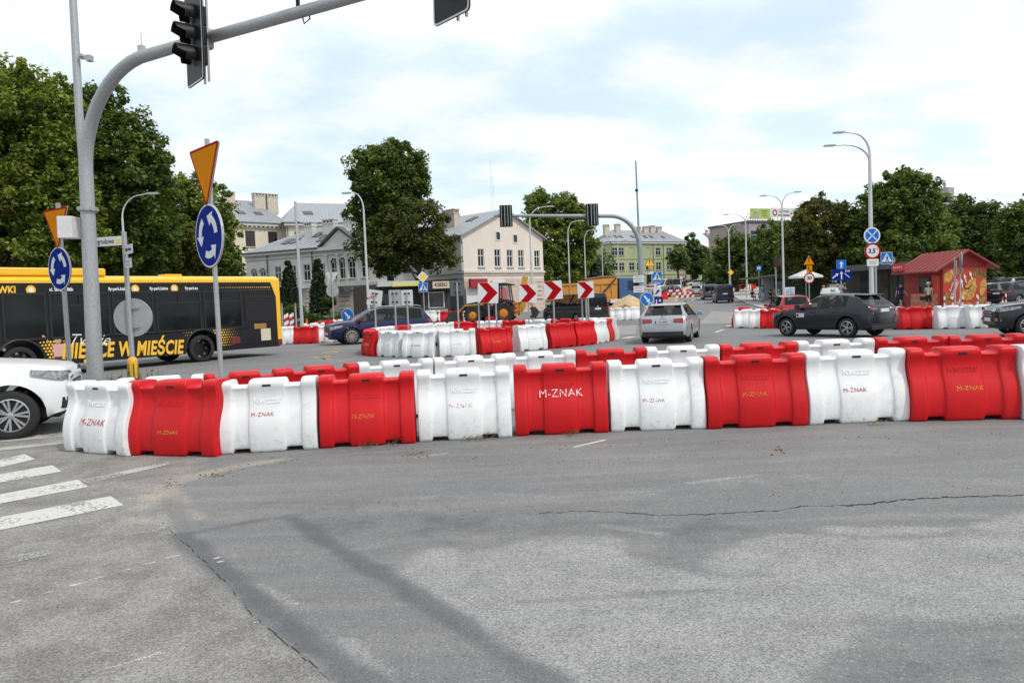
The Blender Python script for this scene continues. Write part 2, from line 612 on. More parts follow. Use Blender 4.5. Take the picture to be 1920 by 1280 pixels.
me = np_mesh('ground', gV, gF, [ASPH], {
    'wear_one': ('POINT', 'FLOAT_COLOR', np.stack([mL.ravel(), mD.ravel(), mS.ravel(), ones], -1)),
    'wear_two': ('POINT', 'FLOAT_COLOR', np.stack([mO.ravel(), mW.ravel(), 0 * ones, ones], -1))})
me.polygons.foreach_set('use_smooth', [True] * len(me.polygons))
ground = tag(link('ground', me), kind='structure')

# ------------------------------------------------------------------ sheets on the ground
def sheet_poly(name, pts, m, dz=0.004, parent=None, sub=1):
    """flat outline laid dz above the ground, following its slope"""
    mb = MB()
    c = Vector((sum(p[0] for p in pts) / len(pts), sum(p[1] for p in pts) / len(pts), 0))
    mb.add([(p[0], p[1], gz(p[0], p[1]) + dz) for p in pts], [tuple(range(len(pts)))])
    return mb.build(name, m, parent)
def ribbon(name, pts, w, m, dz=0.004, parent=None, step=2.0):
    """a band of width w along a line, following the ground"""
    P = [Vector((p[0], p[1], 0)) for p in pts]
    Q = []
    for a, b in zip(P[:-1], P[1:]):
        k = max(1, int((b - a).length / step))
        Q += [a.lerp(b, i / k) for i in range(k)]
    Q.append(P[-1])
    vs, fs = [], []
    for i, p in enumerate(Q):
        d = (Q[min(i + 1, len(Q) - 1)] - Q[max(i - 1, 0)]).normalized()
        n = Vector((-d.y, d.x, 0))
        ww = w[min(i, len(w) - 1)] if isinstance(w, (list, tuple)) else w
        for s in (1, -1):
            q = p + n * s * ww / 2
            vs.append((q.x, q.y, gz(q.x, q.y) + dz))
    for i in range(len(Q) - 1):
        fs.append((2 * i, 2 * i + 1, 2 * i + 3, 2 * i + 2))
    mb = MB(); mb.add(vs, fs)
    return mb.build(name, m, parent)

def worn_paint(name, col, keep=.5, scale=28):
    """road paint with chipped holes that show the asphalt tone"""
    m = bpy.data.materials.new(name); m.use_nodes = True
    t = m.node_tree; b = t.nodes['Principled BSDF']; b.inputs['Roughness'].default_value = .8
    g = t.nodes.new('ShaderNodeNewGeometry')
    n = t.nodes.new('ShaderNodeTexNoise'); n.inputs['Scale'].default_value = scale; n.inputs['Detail'].default_value = 5; n.inputs['Roughness'].default_value = .7
    t.links.new(g.outputs['Position'], n.inputs['Vector'])
    n2 = t.nodes.new('ShaderNodeTexNoise'); n2.inputs['Scale'].default_value = 1.6; n2.inputs['Detail'].default_value = 4
    t.links.new(g.outputs['Position'], n2.inputs['Vector'])
    ad = t.nodes.new('ShaderNodeMath'); ad.operation = 'ADD'
    t.links.new(n.outputs[0], ad.inputs[0]); t.links.new(n2.outputs[0], ad.inputs[1])
    r = t.nodes.new('ShaderNodeMapRange'); r.interpolation_type = 'SMOOTHSTEP'
    r.inputs['From Min'].default_value = keep * 2 - .06; r.inputs['From Max'].default_value = keep * 2 + .08
    t.links.new(ad.outputs[0], r.inputs['Value'])
    b.inputs['Base Color'].default_value = (*col, 1)
    tv = t.nodes.new('ShaderNodeMapRange'); tv.inputs['To Min'].default_value = .72; tv.inputs['To Max'].default_value = 1.12
    t.links.new(n2.outputs[0], tv.inputs['Value'])
    sc = t.nodes.new('ShaderNodeVectorMath'); sc.operation = 'SCALE'; sc.inputs[0].default_value = col
    t.links.new(tv.outputs[0], sc.inputs['Scale']); t.links.new(sc.outputs[0], b.inputs['Base Color'])
    tr = t.nodes.new('ShaderNodeBsdfTransparent'); ms = t.nodes.new('ShaderNodeMixShader')
    t.links.new(r.outputs[0], ms.inputs[0]); t.links.new(b.outputs[0], ms.inputs[1]); t.links.new(tr.outputs[0], ms.inputs[2])
    t.links.new(ms.outputs[0], t.nodes['Material Output'].inputs['Surface'])
    return m
PAINT = worn_paint('white_road_paint', (.55, .54, .50), .555)
PAINT_OLD = worn_paint('old_white_road_paint', (.44, .43, .40), .50, 40)
PAINT_Y = worn_paint('worn_yellow_road_paint', (.50, .37, .14), .47, 12)
for q in ([(-40, 950), (185, 900), (245, 915), (-40, 985)], [(-60, 862), (35, 850), (68, 860), (-60, 878)],
          [(-60, 895), (100, 872), (128, 885), (-60, 908)]):
    pass
stripes = [[(-90, 884), (46, 851), (66, 861), (-90, 897)],
           [(-90, 905), (98, 872), (116, 884), (-90, 921)],
           [(-90, 944), (146, 899), (166, 913), (-90, 961)],
           [(-90, 987), (208, 930), (232, 947), (-90, 1012)]]
for q in stripes:
    o = sheet_poly('crossing_stripe', gp(q), PAINT, .004, ground)
sheet_poly('crossing_stripe', gp([(-60, 1046), (285, 966), (315, 991), (-60, 1074)]), worn_paint('faded_white_road_paint', (.40, .39, .37), .43, 60), .004, ground)
sheet_poly('edge_line', gp([(150, 901), (330, 862), (352, 863), (166, 906)]), PAINT_OLD, .004, ground)
sheet_poly('edge_line', gp([(-60, 826), (122, 812), (122, 818), (-60, 835)]), PAINT_OLD, .004, ground)
sheet_poly('edge_line', gp([(-60, 846), (122, 826), (122, 831), (-60, 852)]), PAINT_OLD, .004, ground)
for a, b in (((560, 668), (655, 655)), ((600, 676), (625, 662)), ((580, 668), (668, 682)), ((625, 662), (640, 655))):
    ribbon('yellow_line', gp([a, b]), .22, PAINT_Y, .004, ground)
# dashes and light bands on the roundabout
for a, b, w in (((1342, 623), (1356, 618), .2), ((1362, 612), (1372, 609), .2), ((1376, 605), (1384, 602), .2), ((1172, 634), (1188, 631), .35), ((1296, 602), (1304, 599), .2)):
    ribbon('white_dash', gp([a, b]), w, PAINT, .004, ground)
CONC = mat('pale_concrete_road', (.235, .23, .215), .9, 0, .18, .8, .3, 40)
sheet_poly('concrete_patch', gp([(1310, 607), (1335, 583), (1470, 588), (1462, 604), (1380, 606)]), CONC, .004, ground)
sheet_poly('concrete_patch', gp([(1150, 628), (1155, 610), (1196, 609), (1192, 626)]), CONC, .004, ground)

# the long crack across the lane
CRK = mat('dark_crack', (.022, .021, .02), 1.0)
mb = MB()
cr_px = [(1010, 962), (1090, 958), (1160, 960), (1240, 966), (1330, 964), (1400, 960), (1470, 956), (1500, 949), (1560, 948), (1620, 946), (1660, 941), (1700, 936), (1780, 932), (1850, 930), (1930, 928)]
cp = [Vector((*p, 0)) for p in gp(cr_px)]
rr = random.Random(3)
k_ = 0
for a, b in zip(cp[:-1], cp[1:]):
    n = max(2, int((b - a).length / .05))
    for i in range(n):
        p, q = a.lerp(b, i / n), a.lerp(b, (i + 1.05) / n)
        wob = Vector((0, .012 * math.sin(k_ * 1.7) + rr.uniform(-.006, .006), 0))
        w = rr.uniform(.002, .010) * (1.6 if p.x > 2.6 else .7)
        mb.quad((p.x, p.y - w + wob.y, .0032), (q.x, q.y - w + wob.y, .0032), (q.x, q.y + w + wob.y, .0032), (p.x, p.y + w + wob.y, .0032))
        k_ += 1
sp = gp([(300, 975), (330, 1003), (372, 1042), (430, 1098), (470, 1150), (560, 1225), (640, 1290)])
for a, b in zip(sp[:-1], sp[1:]):
    a = Vector((*a, 0)); b = Vector((*b, 0)); n = max(2, int((b - a).length / .05))
    for i in range(n):
        if rr.random() < .35: continue
        p, q = a.lerp(b, i / n), a.lerp(b, (i + 1.05) / n)
        ox = rr.uniform(-.008, .008); w = rr.uniform(.001, .004)
        mb.quad((p.x - w + ox, p.y, .0032), (p.x + w + ox, p.y, .0032), (q.x + w + ox, q.y, .0032), (q.x - w + ox, q.y, .0032))
mb.build('road_crack', CRK, ground)

# litter: dry leaves, clods, pebbles lying on the asphalt
DRY = mat('dry_brown_leaf', (.12, .075, .03), .9, 0, .5, 30)
mb = MB()
def clod(c, r, mi=0):
    bm_v = []
    n1, n2 = 6, 4
    vs, fs = [], []
    for i in range(n2):
        t = i / (n2 - 1) * PI / 2
        for j in range(n1):
            a = 2 * PI * j / n1
            q = r * rr.uniform(.7, 1.25)
            vs.append((c[0] + q * math.cos(a) * math.cos(t), c[1] + q * math.sin(a) * math.cos(t), c[2] + q * math.sin(t) * .7))
    for i in range(n2 - 1):
        for j in range(n1):
            a, b = i * n1 + j, i * n1 + (j + 1) % n1
            fs.append((a, b, b + n1, a + n1))
    mb.add(vs, fs, mi)
for (u0, v0, u1, v1, n, rmax) in ((380, 893, 440, 886, 60, .016), (765, 852, 800, 851, 110, .014), (300, 912, 335, 906, 40, .014), (500, 850, 1900, 812, 120, .012), (900, 870, 1900, 840, 110, .010),
                                  (100, 880, 900, 960, 60, .009), (900, 960, 1900, 900, 60, .009), (1430, 850, 1475, 846, 10, .022), (880, 862, 895, 858, 9, .02), (420, 880, 560, 862, 40, .014)):
    for _ in range(n):
        t = rr.random()
        p = GR(u0 + (u1 - u0) * t + rr.gauss(0, 5), v0 + (v1 - v0) * t + rr.gauss(0, 4))
        clod((p.x, p.y, 0), rr.uniform(.25, 1) ** 2 * rmax)
tag(mb.build('leaf_litter', DRY), kind='stuff', label='scattered brown leaf crumbs and clods on the grey asphalt', cat='litter')

# ------------------------------------------------------------------ water filled barriers
PROF = [(.0, .19), (.0, .232), (.022, .252), (.09, .266), (.2, .273), (.31, .266), (.40, .246), (.48, .218), (.555, .188),
        (.63, .166), (.70, .157), (.765, .166), (.81, .180), (.85, .183), (.882, .168), (.899, .128), (.903, .06)]
def make_barrier_mesh(levels, mats):
    # stations along the length: (x, recessed?)
    xs = [(-.598, 2), (-.588, 0), (-.435, 0), (-.418, 1), (-.232, 1), (-.215, 0), (.205, 0), (.222, 1), (.408, 1), (.425, 0), (.588, 0), (.598, 2)]
    P, n = [], len(PROF)
    full = [(z, y) for z, y in PROF] + [(z, -y) for z, y in reversed(PROF)]
    full = [(z, -y) for z, y in PROF] + [(z, y) for z, y in reversed(PROF)]
    vs = []
    for x, rec in xs:
        for z, y in full:
            if rec == 1:
                s = 1 if y > 0 else -1
                y -= s * .027 * min(1, abs(y) / .12)
                if z > .78: z = .78 + (z - .78) * .40
                if z < .05: z = .052 + z * .25
            elif rec == 2:
                y *= .965; z = .45 + (z - .45) * .985
            vs.append((x, y, z))
    m = len(full)
    fs = []
    for i in range(len(xs) - 1):
        for j in range(m):
            a = i * m + j; b = i * m + (j + 1) % m
            fs.append((a, a + m, b + m, b))
    # end caps as strips so that they subdivide cleanly
    for base, flip in ((0, False), ((len(xs) - 1) * m, True)):
        for j in range(n - 1):
            a, b, c, d = base + j, base + j + 1, base + m - 2 - j, base + m - 1 - j
            fs.append((a, d, c, b)[::-1] if not flip else (a, d, c, b))
    mb = MB(); mb.add(vs, fs)
    me = mb.mesh('body', mats)
    bm = bmesh.new(); bm.from_mesh(me)
    bmesh.ops.recalc_face_normals(bm, faces=bm.faces)
    cl = bm.edges.layers.float.get('crease_edge') or bm.edges.layers.float.new('crease_edge')
    xr = {round(x, 3): r for x, r in xs}
    for e in bm.edges:
        a, b = e.verts
        if abs(a.co.x - b.co.x) < 1e-4:
            e[cl] = .72
            if abs(abs(a.co.x) - .598) < 1e-3 and e.calc_face_angle(0) > .8: e[cl] = .6
        elif a.co.z < .07 and b.co.z < .07 and abs(a.co.y) > .1: e[cl] = .6
    bm.to_mesh(me); bm.free()
    me.polygons.foreach_set('use_smooth', [True] * len(me.polygons))
    o = link('tmp', me)
    s = o.modifiers.new('s', 'SUBSURF'); s.levels = levels; s.render_levels = levels
    out = baked(o)
    out.polygons.foreach_set('use_smooth', [True] * len(out.polygons))
    return out

def plastic(name, col, dirt):
    m = mat(name, col, .46, 0, .07, 2.5, .05, 160, spec=.28, dirt=dirt, rnd=.08)
    return m
BRED = plastic('red_moulded_plastic', (.54, .0065, .010), .12)
BWHT = plastic('white_moulded_plastic', (.735, .74, .74), .42)
# scuffs and road grime settle on the lower third of the belly
def lower_grime(m, amount, col):
    t = m.node_tree; b = t.nodes['Principled BSDF']
    src = b.inputs['Base Color'].links[0].from_socket
    tcn = t.nodes.new('ShaderNodeTexCoord'); sp = t.nodes.new('ShaderNodeSeparateXYZ'); t.links.new(tcn.outputs['Object'], sp.inputs[0])
    n = t.nodes.new('ShaderNodeTexNoise'); n.inputs['Scale'].default_value = 14; n.inputs['Detail'].default_value = 8; n.inputs['Roughness'].default_value = .75
    oi = t.nodes.new('ShaderNodeObjectInfo')
    av = t.nodes.new('ShaderNodeVectorMath'); av.operation = 'ADD'; t.links.new(tcn.outputs['Object'], av.inputs[0])
    sc = t.nodes.new('ShaderNodeMath'); sc.operation = 'MULTIPLY'; sc.inputs[1].default_value = 37; t.links.new(oi.outputs['Random'], sc.inputs[0])
    t.links.new(sc.outputs[0], av.inputs[1]); t.links.new(av.outputs[0], n.inputs['Vector'])
    r = t.nodes.new('ShaderNodeMapRange'); r.inputs['From Min'].default_value = .42; r.inputs['From Max'].default_value = .0; t.links.new(sp.outputs['Z'], r.inputs['Value'])
    r2 = t.nodes.new('ShaderNodeMapRange'); r2.inputs['From Min'].default_value = .52; r2.inputs['From Max'].default_value = .74; t.links.new(n.outputs[0], r2.inputs['Value'])
    mu = t.nodes.new('ShaderNodeMath'); mu.operation = 'MULTIPLY'; t.links.new(r.outputs[0], mu.inputs[0]); t.links.new(r2.outputs[0], mu.inputs[1])
    mu2 = t.nodes.new('ShaderNodeMath'); mu2.operation = 'MULTIPLY'; mu2.inputs[1].default_value = amount; t.links.new(mu.outputs[0], mu2.inputs[0])
    mx = t.nodes.new('ShaderNodeMix'); mx.data_type = 'RGBA'; mx.inputs[7].default_value = (*col, 1)
    t.links.new(mu2.outputs[0], mx.inputs[0]); t.links.new(src, mx.inputs[6]); t.links.new(mx.outputs[2], b.inputs['Base Color'])
lower_grime(BWHT, .8, (.22, .19, .15)); lower_grime(BRED, .6, (.16, .03, .025))
HOLE = mat('dark_hole', (.012, .011, .010), .9)
RUSTH = mat('brown_connector', (.10, .065, .04), .8)
INK = {'r': mat('red_stencil_paint', (.42, .02, .03), .7), 'y': mat('yellow_stencil_paint', (.55, .30, .03), .7), 'w': mat('white_stencil_paint', (.72, .55, .56), .7)}
near_mesh = {c: make_barrier_mesh(2, [m]) for c, m in (('R', BRED), ('W', BWHT))}
far_mesh = {c: make_barrier_mesh(1, [m]) for c, m in (('R', BRED), ('W', BWHT))}
slot_mb = MB(); slot_mb.box((0, 0, 0), (.105, .012, .026)); slot_me = slot_mb.mesh('handle_slot', HOLE)
con_mb = MB(); con_mb.cyl((0, 0, 0), (.014, 0, 0), .075, .075, 20); con_me = con_mb.mesh('connector_hole', RUSTH, True)
emb = {c: text_mesh('Kwazar', .115, .0015, 0, .003).copy() for c in 'RW'}
for c, m in (('R', BRED), ('W', BWHT)):
    emb[c].materials.clear(); emb[c].materials.append(m)

def prof_y(z):
    zs = [p[0] for p in PROF[1:]]; ys = [p[1] for p in PROF[1:]]
    return float(np.interp(z, zs, ys))
def stencil_mesh(s, size, ink, shear=0, broken=0.0, seed=1):
    """sprayed letters bent to the belly of the barrier; worn letters lose pieces"""
    me = text_mesh(s, size, 0, shear, 0, 'CENTER', 1.08).copy()
    bm = bmesh.new(); bm.from_mesh(me)
    bmesh.ops.triangulate(bm, faces=bm.faces)
    for _ in range(2):
        bmesh.ops.subdivide_edges(bm, edges=[e for e in bm.edges if e.calc_length() > size * .2], cuts=1)
        bmesh.ops.triangulate(bm, faces=bm.faces)
    if broken:
        q = random.Random(seed)
        bmesh.ops.delete(bm, geom=[f for f in bm.faces if q.random() < broken], context='FACES')
    bm.to_mesh(me); bm.free()
    me.materials.clear(); me.materials.append(INK[ink])
    return me
def bend(me, z0, dx=0):
    me = me.copy()
    for v in me.vertices:
        z = z0 + v.co.y
        v.co = (v.co.x + dx, -prof_y(z) - .0035 - v.co.z, z)
    return me
for c in 'RW':
    emb[c] = bend(emb[c], .635)
    for v in emb[c].vertices: pass
COLN = {'R': 'red', 'W': 'white'}
def barrier(x, y, ang, c, label, group, near=True, ink=None, word=None, size=.075, sh=0, broken=0, emboss=True, scale=(1, 1, 1), dx=0, end=False, zw=.405):
    o = link('plastic_barrier', (near_mesh if near else far_mesh)[c])
    o.location = (x, y, gz(x, y)); o.rotation_euler = (0, 0, ang); o.scale = scale
    tag(o, label, 'barrier', group)
    if near:
        link('handle_slot', slot_me, o, T(0, -.176, .825))
        if emboss: link('embossed_letters', emb[c], o)
    if end:
        link('connector_hole', con_me, o, T(.592, 0, .42))
    if word:
        me = bend(stencil_mesh(word, size, ink, sh, broken, len(label)), zw, dx)
        link('stencil_letters', me, o)
    return o

def two(a, b):
    ang = math.atan2(b[1] - a[1], b[0] - a[0])
    return ang
front = [(122, 846, 236, 856), (236, 854, 405, 857), (412, 853, 595, 842), (602, 841, 779, 831), (787, 829, 960, 820), (968, 818, 1141, 811),
         (1147, 810, 1324, 804), (1330, 805, 1514, 798), (1519, 797, 1706, 789), (1709, 791, 1915, 786), (1921, 788, 2140, 784)]
fcol = 'WRWRWRWRWRW'
fword = [('r', 'M-ZNAK', .12, .25, .12, -.02), ('y', 'M-ZNAK', .07, .2, .12, .0), ('r', 'M-ZNAK', .07, .1, .0, -.06), ('y', 'M-ZNAK', .07, 0, .45, -.05), ('r', 'M-ZNAK', .075, 0, .55, -.05),
         ('w', 'M-ZNAK', .14, 0, .25, .0), ('r', 'M-ZNAK', .07, 0, .3, -.05), ('y', 'M-ZNAK', .075, 0, .5, -.03), ('r', 'M-ŻNAK', .07, 0, .0, -.05), ('y', 'M-ZNAK', .075, 0, .2, .05), (None, None, .07, 0, 0, 0)]
fdesc = ['white plastic barrier at the left tip of the nearest row, large red smeared lettering',
         'red plastic barrier second from the left end of the nearest row, small yellow lettering',
         'white plastic barrier third from the left in the nearest row, crisp dark red lettering',
         'red plastic barrier fourth from the left in the nearest row, faint worn yellow lettering',
         'white plastic barrier in the middle of the nearest row, red lettering almost worn off',
         'red plastic barrier in the nearest row with large chalky white lettering',
         'white plastic barrier right of the red one with big white lettering, nearest row',
         'red plastic barrier in the nearest row with broken yellow lettering, fourth from the right edge',
         'white plastic barrier in the nearest row with crisp red lettering, third from the right edge',
         'red plastic barrier near the right end of the nearest row with dripping yellow lettering',
         'white plastic barrier cut off by the right edge in the nearest row']
for i, (q, c, w, d) in enumerate(zip(front, fcol, fword, fdesc)):
    a, b = GR(*q[:2]), GR(*q[2:])
    ang = two(a, b)
    L_ = (b - a).length
    mid = (a + b) / 2 + Vector((-math.sin(ang), math.cos(ang), 0)) * .25
    if i == 0: mid += Vector((.0, .0, 0))
    s = max(.985, min(1.08, L_ / 1.185))
    barrier(mid.x, mid.y, ang, c, d, 'barriers in the nearest row', True, w[0], w[1], w[2], w[3], w[4], True, (s, 1, 1 + (s - 1) * .4), w[5], i < 2, (.40, .29, .47, .38, .44, .53, .39, .42, .415, .40, .4)[i])
rear_px = [(300, 706), (455, 696), (600, 684), (740, 675), (878, 667), (1010, 658), (1144, 653), (1277, 648), (1420, 643), (1558, 636), (1700, 630), (1848, 627), (1995, 622)]
rcol = 'WRRWWWRWRWRRW'
rpt = [GR(u, v, .9) for u, v in rear_px]
# smooth the reading error across the row
rs_ = []
for i, p in enumerate(rpt):
    a, b = rpt[max(0, i - 1)], rpt[min(len(rpt) - 1, i + 1)]
    rs_.append(Vector((p.x, (a.y + 2 * p.y + b.y) / 4, 0)))
rdesc = ['white plastic barrier at the left tip of the second row, behind the first red one', 'red plastic barrier of the second row beside the large roundabout sign pole', 'red plastic barrier of the second row directly left of its three white ones',
         'white plastic barrier of the second row, leftmost of three whites together', 'white plastic barrier of the second row, middle one of three whites together', 'white plastic barrier of the second row, rightmost of three whites together',
         'red plastic barrier of the second row just right of three whites', 'white plastic barrier of the second row in front of the silver estate car', 'red plastic barrier of the second row left of the dark hatchback',
         'white plastic barrier of the second row in front of the dark taxi', 'red plastic barrier of the second row, left one of the two reds at the right', 'red plastic barrier of the second row before the dark car at the edge', 'white plastic barrier outside']
for i, (p, c, d) in enumerate(zip(rs_, rcol, rdesc)):
    a, b = rs_[max(0, i - 1)], rs_[min(len(rs_) - 1, i + 1)]
    ang = two(a, b)
    if i == 0: ang -= .1
    pitch = (b - a).length / (2 if 0 < i < len(rs_) - 1 else 1)
    s = max(.93, min(1.05, pitch / 1.22))
    if i < 12:
        barrier(p.x, p.y, ang, c, d, 'barriers in the second row', True, None, None, scale=(s, 1, 1))
# ------------------------------------------------------------------ ring of barriers on the roundabout island
ring = [(-5.35, 28.0, 'R'), (-5.0, 26.85, 'R'), (-4.12, 25.8, 'W'), (-3.05, 24.95, 'W'), (-1.82, 24.75, 'W'), (-.62, 25.3, 'R'), (.62, 26.2, 'W'), (1.72, 27.0, 'R'), (2.62, 27.85, 'R'),
        (3.3, 28.8, 'W'), (3.75, 29.85, 'R'), (4.05, 31.0, 'W'), (3.45, 32.0, 'W'), (2.35, 32.45, 'R'), (1.22, 32.9, 'W'), (.2, 33.5, 'R'), (-.95, 34.1, 'W'), (-2.1, 34.55, 'R'), (-3.25, 34.3, 'W'),
        (-4.2, 33.5, 'W'), (-4.85, 32.45, 'R'), (-5.3, 31.35, 'W'), (-5.5, 30.2, 'W'), (-5.52, 29.1, 'R')]
rlab = ['red barrier at the far left bend of the island ring', 'red barrier at the left bend of the island ring with white scrawl', 'white barrier of the island ring next to the red left bend', 'white barrier on the near side of the ring with dark red lettering',
        'white barrier on the near side of the ring, left of a red one', 'red barrier in the middle of the near side of the island ring', 'white barrier of the ring with reds on both sides, below the chevron boards', 'red barrier of the ring under the second and third chevron boards',
        'red barrier of the ring, left of a white one near its right bend', 'white barrier of the ring between two reds near its right bend', 'last red barrier at the right bend of the island ring', 'white barrier closing the right bend of the island ring',
        'white barrier on the far side of the ring under the rightmost chevron board', 'red barrier on the far side of the ring behind the third chevron post', 'white barrier on the far side of the ring beside the second chevron post', 'red barrier on the far side of the ring, right of the three chevron posts',
        'white barrier on the far side of the ring behind the three chevron posts', 'red barrier on the far side of the ring, left of the leftmost chevron board', 'white barrier on the far side of the ring before the dark blue car tail', 'white barrier on the far side of the ring before the dark blue rear wheel',
        'red barrier on the far side of the ring before the dark blue car', 'white barrier at the far left of the ring, first behind the red bend', 'white barrier at the back of the left bend, behind the ring front', 'red barrier hidden at the left back of the island ring']
for i, ((x, y, c), lb) in enumerate(zip(ring, rlab)):
    a, b = ring[i - 1], ring[(i + 1) % len(ring)]
    ang = two(a, b)
    if i in (22, 23) : pass
    w = ('w', 'M-ZNAK', .13, 0, .2, 0) if i == 1 else ('r', 'M-ZNAK', .09, 0, .0, -.05) if i in (3,) else ('y', 'M-ZNAK', .08, 0, .3, 0) if i == 5 else ('r', 'M-ZNAK', .07, 0, .4, 0) if c == 'W' and i < 7 else (None, None, .1, 0, 0, 0)
    barrier(x, y, ang, c, lb, 'barriers ringing the island', i < 12, w[0], w[1], w[2], w[3], w[4], False, (1.0, 1, 1), w[5], i in (2, 3, 4, 6))

def row(pts, labels, group, faint=True):
    """far barriers given by pixel centre column, depth and heading"""
    for (u, Y, ang, c), lb in zip(pts, labels):
        p = GY(u, Y)
        barrier(p.x, p.y, R_(ang), c, lb, group, False, 'r' if c == 'W' and faint else None, 'M-ZNAK' if c == 'W' and faint else None, .075, 0, .35, False)
row([(812, 60, 0, 'W'), (834, 60, 0, 'R'), (857, 60.2, 0, 'R'), (882, 60.2, 0, 'W'), (907, 60.4, 0, 'R'), (934, 60.4, 0, 'R')],
    ['white barrier behind the dark blue car tail, leftmost of the row before the digger', 'red barrier of the row before the grey kiosk, right of a white one', 'red barrier before the kiosk, left of the middle white one',
     'white barrier in the row before the digger, between red pairs', 'red barrier behind the leftmost chevron board, right of the white one', 'red barrier at the right end of the row, by the digger rear wheel'], 'barriers before the digger')
row([(1160, 52, -2, 'W'), (1189, 52.5, 2, 'W')], ['white barrier directly right of the black van', 'white barrier behind the left of the silver estate car'], 'white barriers between van and estate car')
row([(1386, 37.4, 84, 'R'), (1401, 36.4, -6, 'W'), (1429, 35.6, -10, 'W'), (1452, 34.6, -32, 'R')],
    ['red barrier seen at its end, left end of the group before the red car', 'white barrier left of two in the group before the red car', 'white barrier right of two in the group before the red car', 'red barrier partly behind the nose of the dark taxi'], 'barriers before the red car')
row([(1395, 41.5, 60, 'R')], ['red barrier peeking out above the white pair before the red car'], 'barriers before the red car')
row([(1660, 30.2, 0, 'W'), (1715, 29.6, -3, 'R'), (1784, 29.0, -4, 'W'), (1843, 28.6, -3, 'W'), (1900, 28.3, -2, 'R')],
    ['white barrier mostly hidden behind the dark taxi tail', 'red barrier right of the dark taxi, in front of the pedestrians', 'scuffed white barrier in front of the red food kiosk', 'white barrier beside the nose of the dark car at the right', 'red barrier hidden behind the dark car at the right edge'], 'barriers along the right pavement')
row([(537, 39, 78, 'W'), (575, 38.2, -4, 'R'), (619, 38.6, 2, 'W')],
    ['white barrier seen end on, beside the bus tail', 'red barrier between bus tail and dark blue car', 'white barrier by the nose of the dark blue car'], 'barriers behind the bus tail')
row([(590, 44, 8, 'W'), (608, 47, 30, 'R'), (624, 48, 70, 'R'), (642, 48, 0, 'W'), (664, 48.5, 0, 'R')],
    ['white barrier behind the red one by the bus tail', 'red barrier lying deeper behind the bus tail, before the hedges', 'red barrier seen nearly end on before the round shrub', 'white barrier behind the small round blue arrow sign', 'red barrier right of the round blue arrow sign, behind the car roof'], 'barriers before the hedges')
# striped work-site barriers far up the road
row([(1243, 98, 10, 'R'), (1330, 150, 0, 'R'), (1349, 152, 0, 'R'), (1316, 148, 30, 'W'), (1297, 120, 40, 'R'), (1392, 128, 0, 'R'), (1401, 128, 0, 'W'), (1410, 128, 0, 'R'), (1386, 127, 80, 'R')],
    ['red barrier far behind the round blue arrow sign by the mound', 'red barrier far up the road above the middle van', 'red barrier far up the road above the navy van', 'white barrier far up the road beside a red one', 'red barrier beside the far silver car', 'red barrier far right behind the lamp post, left of a white one', 'white barrier between far reds behind the lamp post', 'red barrier far right behind the lamp post, right of a white one', 'red barrier seen end on by the far lamp posts'], 'barriers far up the road', False)
STR_R = mat('red_board_paint', (.50, .02, .03), .5); STR_W = mat('white_board_paint', (.72, .72, .70), .5)
def board_barrier(u, Y, L_, ang, lb, h=1.0):
    p = GY(u, Y)
    t = thing('work_barrier', lb, 'barrier', p, R_(ang), 'striped work barriers')
    n = 7
    for j, z in enumerate((.75, .35)):
        for k in range(n):
            x0 = -L_ / 2 + L_ * k / n; x1 = x0 + L_ / n - .004
            mb = MB(); mb.prism([(x0, z), (x1, z), (x1 + .1, z + .3), (x0 + .1, z + .3)], -.02, .02)
            mb.build('stripe_panel', STR_R if (k + j) % 2 == 0 else STR_W, t)
    mb = MB()
    for x in (-L_ / 2 + .1, L_ / 2 - .1):
        mb.box((x, .05, .5), (.06, .05, 1.0)); mb.box((x, .05, .03), (.5, .3, .06))
        mb.build('foot', STR_W, t); mb = MB()
board_barrier(1284, 92, 2.3, 3, 'striped red and white work barrier above the silver estate car roof')
board_barrier(1270, 106, 3.4, -4, 'wide striped work barrier farther back beside the dirt mound')
board_barrier(1291, 100, 1.6, 70, 'striped work barrier turned sideways at the road edge')

# ------------------------------------------------------------------ shared street materials
GALV = mat('galvanised_steel', (.37, .38, .385), .55, .45, .20, 34, .08, 90, dirt=.25)
GALV2 = mat('painted_grey_steel', (.42, .43, .43), .5, .2, .06, 10)
LAMPM = mat('pale_lamp_pole', (.52, .53, .53), .45, .25, .05, 4)
DARKP = mat('dark_housing', (.009, .009, .010), .42, 0, .15, 6, spec=.25)
BLK = mat('matt_black', (.010, .010, .011), .7)
SBLUE = mat('sign_blue', (.004, .020, .20), .7, 0, .06, 3, spec=.05)
SBLUE2 = mat('bright_sign_blue', (.010, .14, .50), .45, 0, .06, 3, spec=.12)
SWHITE = mat('sign_white', (.62, .63, .63), .45, 0, .07, 4, spec=.15)
SYEL = mat('sign_amber', (.60, .205, .002), .7, 0, .06, 3, spec=.04)
SYEL2 = mat('sign_yellow', (.82, .58, .06), .4, 0, .05, 3)
SRED = mat('sign_red', (.34, .005, .010), .7, 0, .06, 3, spec=.04)
SBACK = mat('sign_back_grey', (.36, .37, .37), .5, .3, .10, 5)
YPOST = mat('yellow_guard', (.62, .36, .02), .5, 0, .08, 4, dirt=.2)
LENS = mat('unlit_lens', (.03, .03, .03), .15, 0, .2, 12)

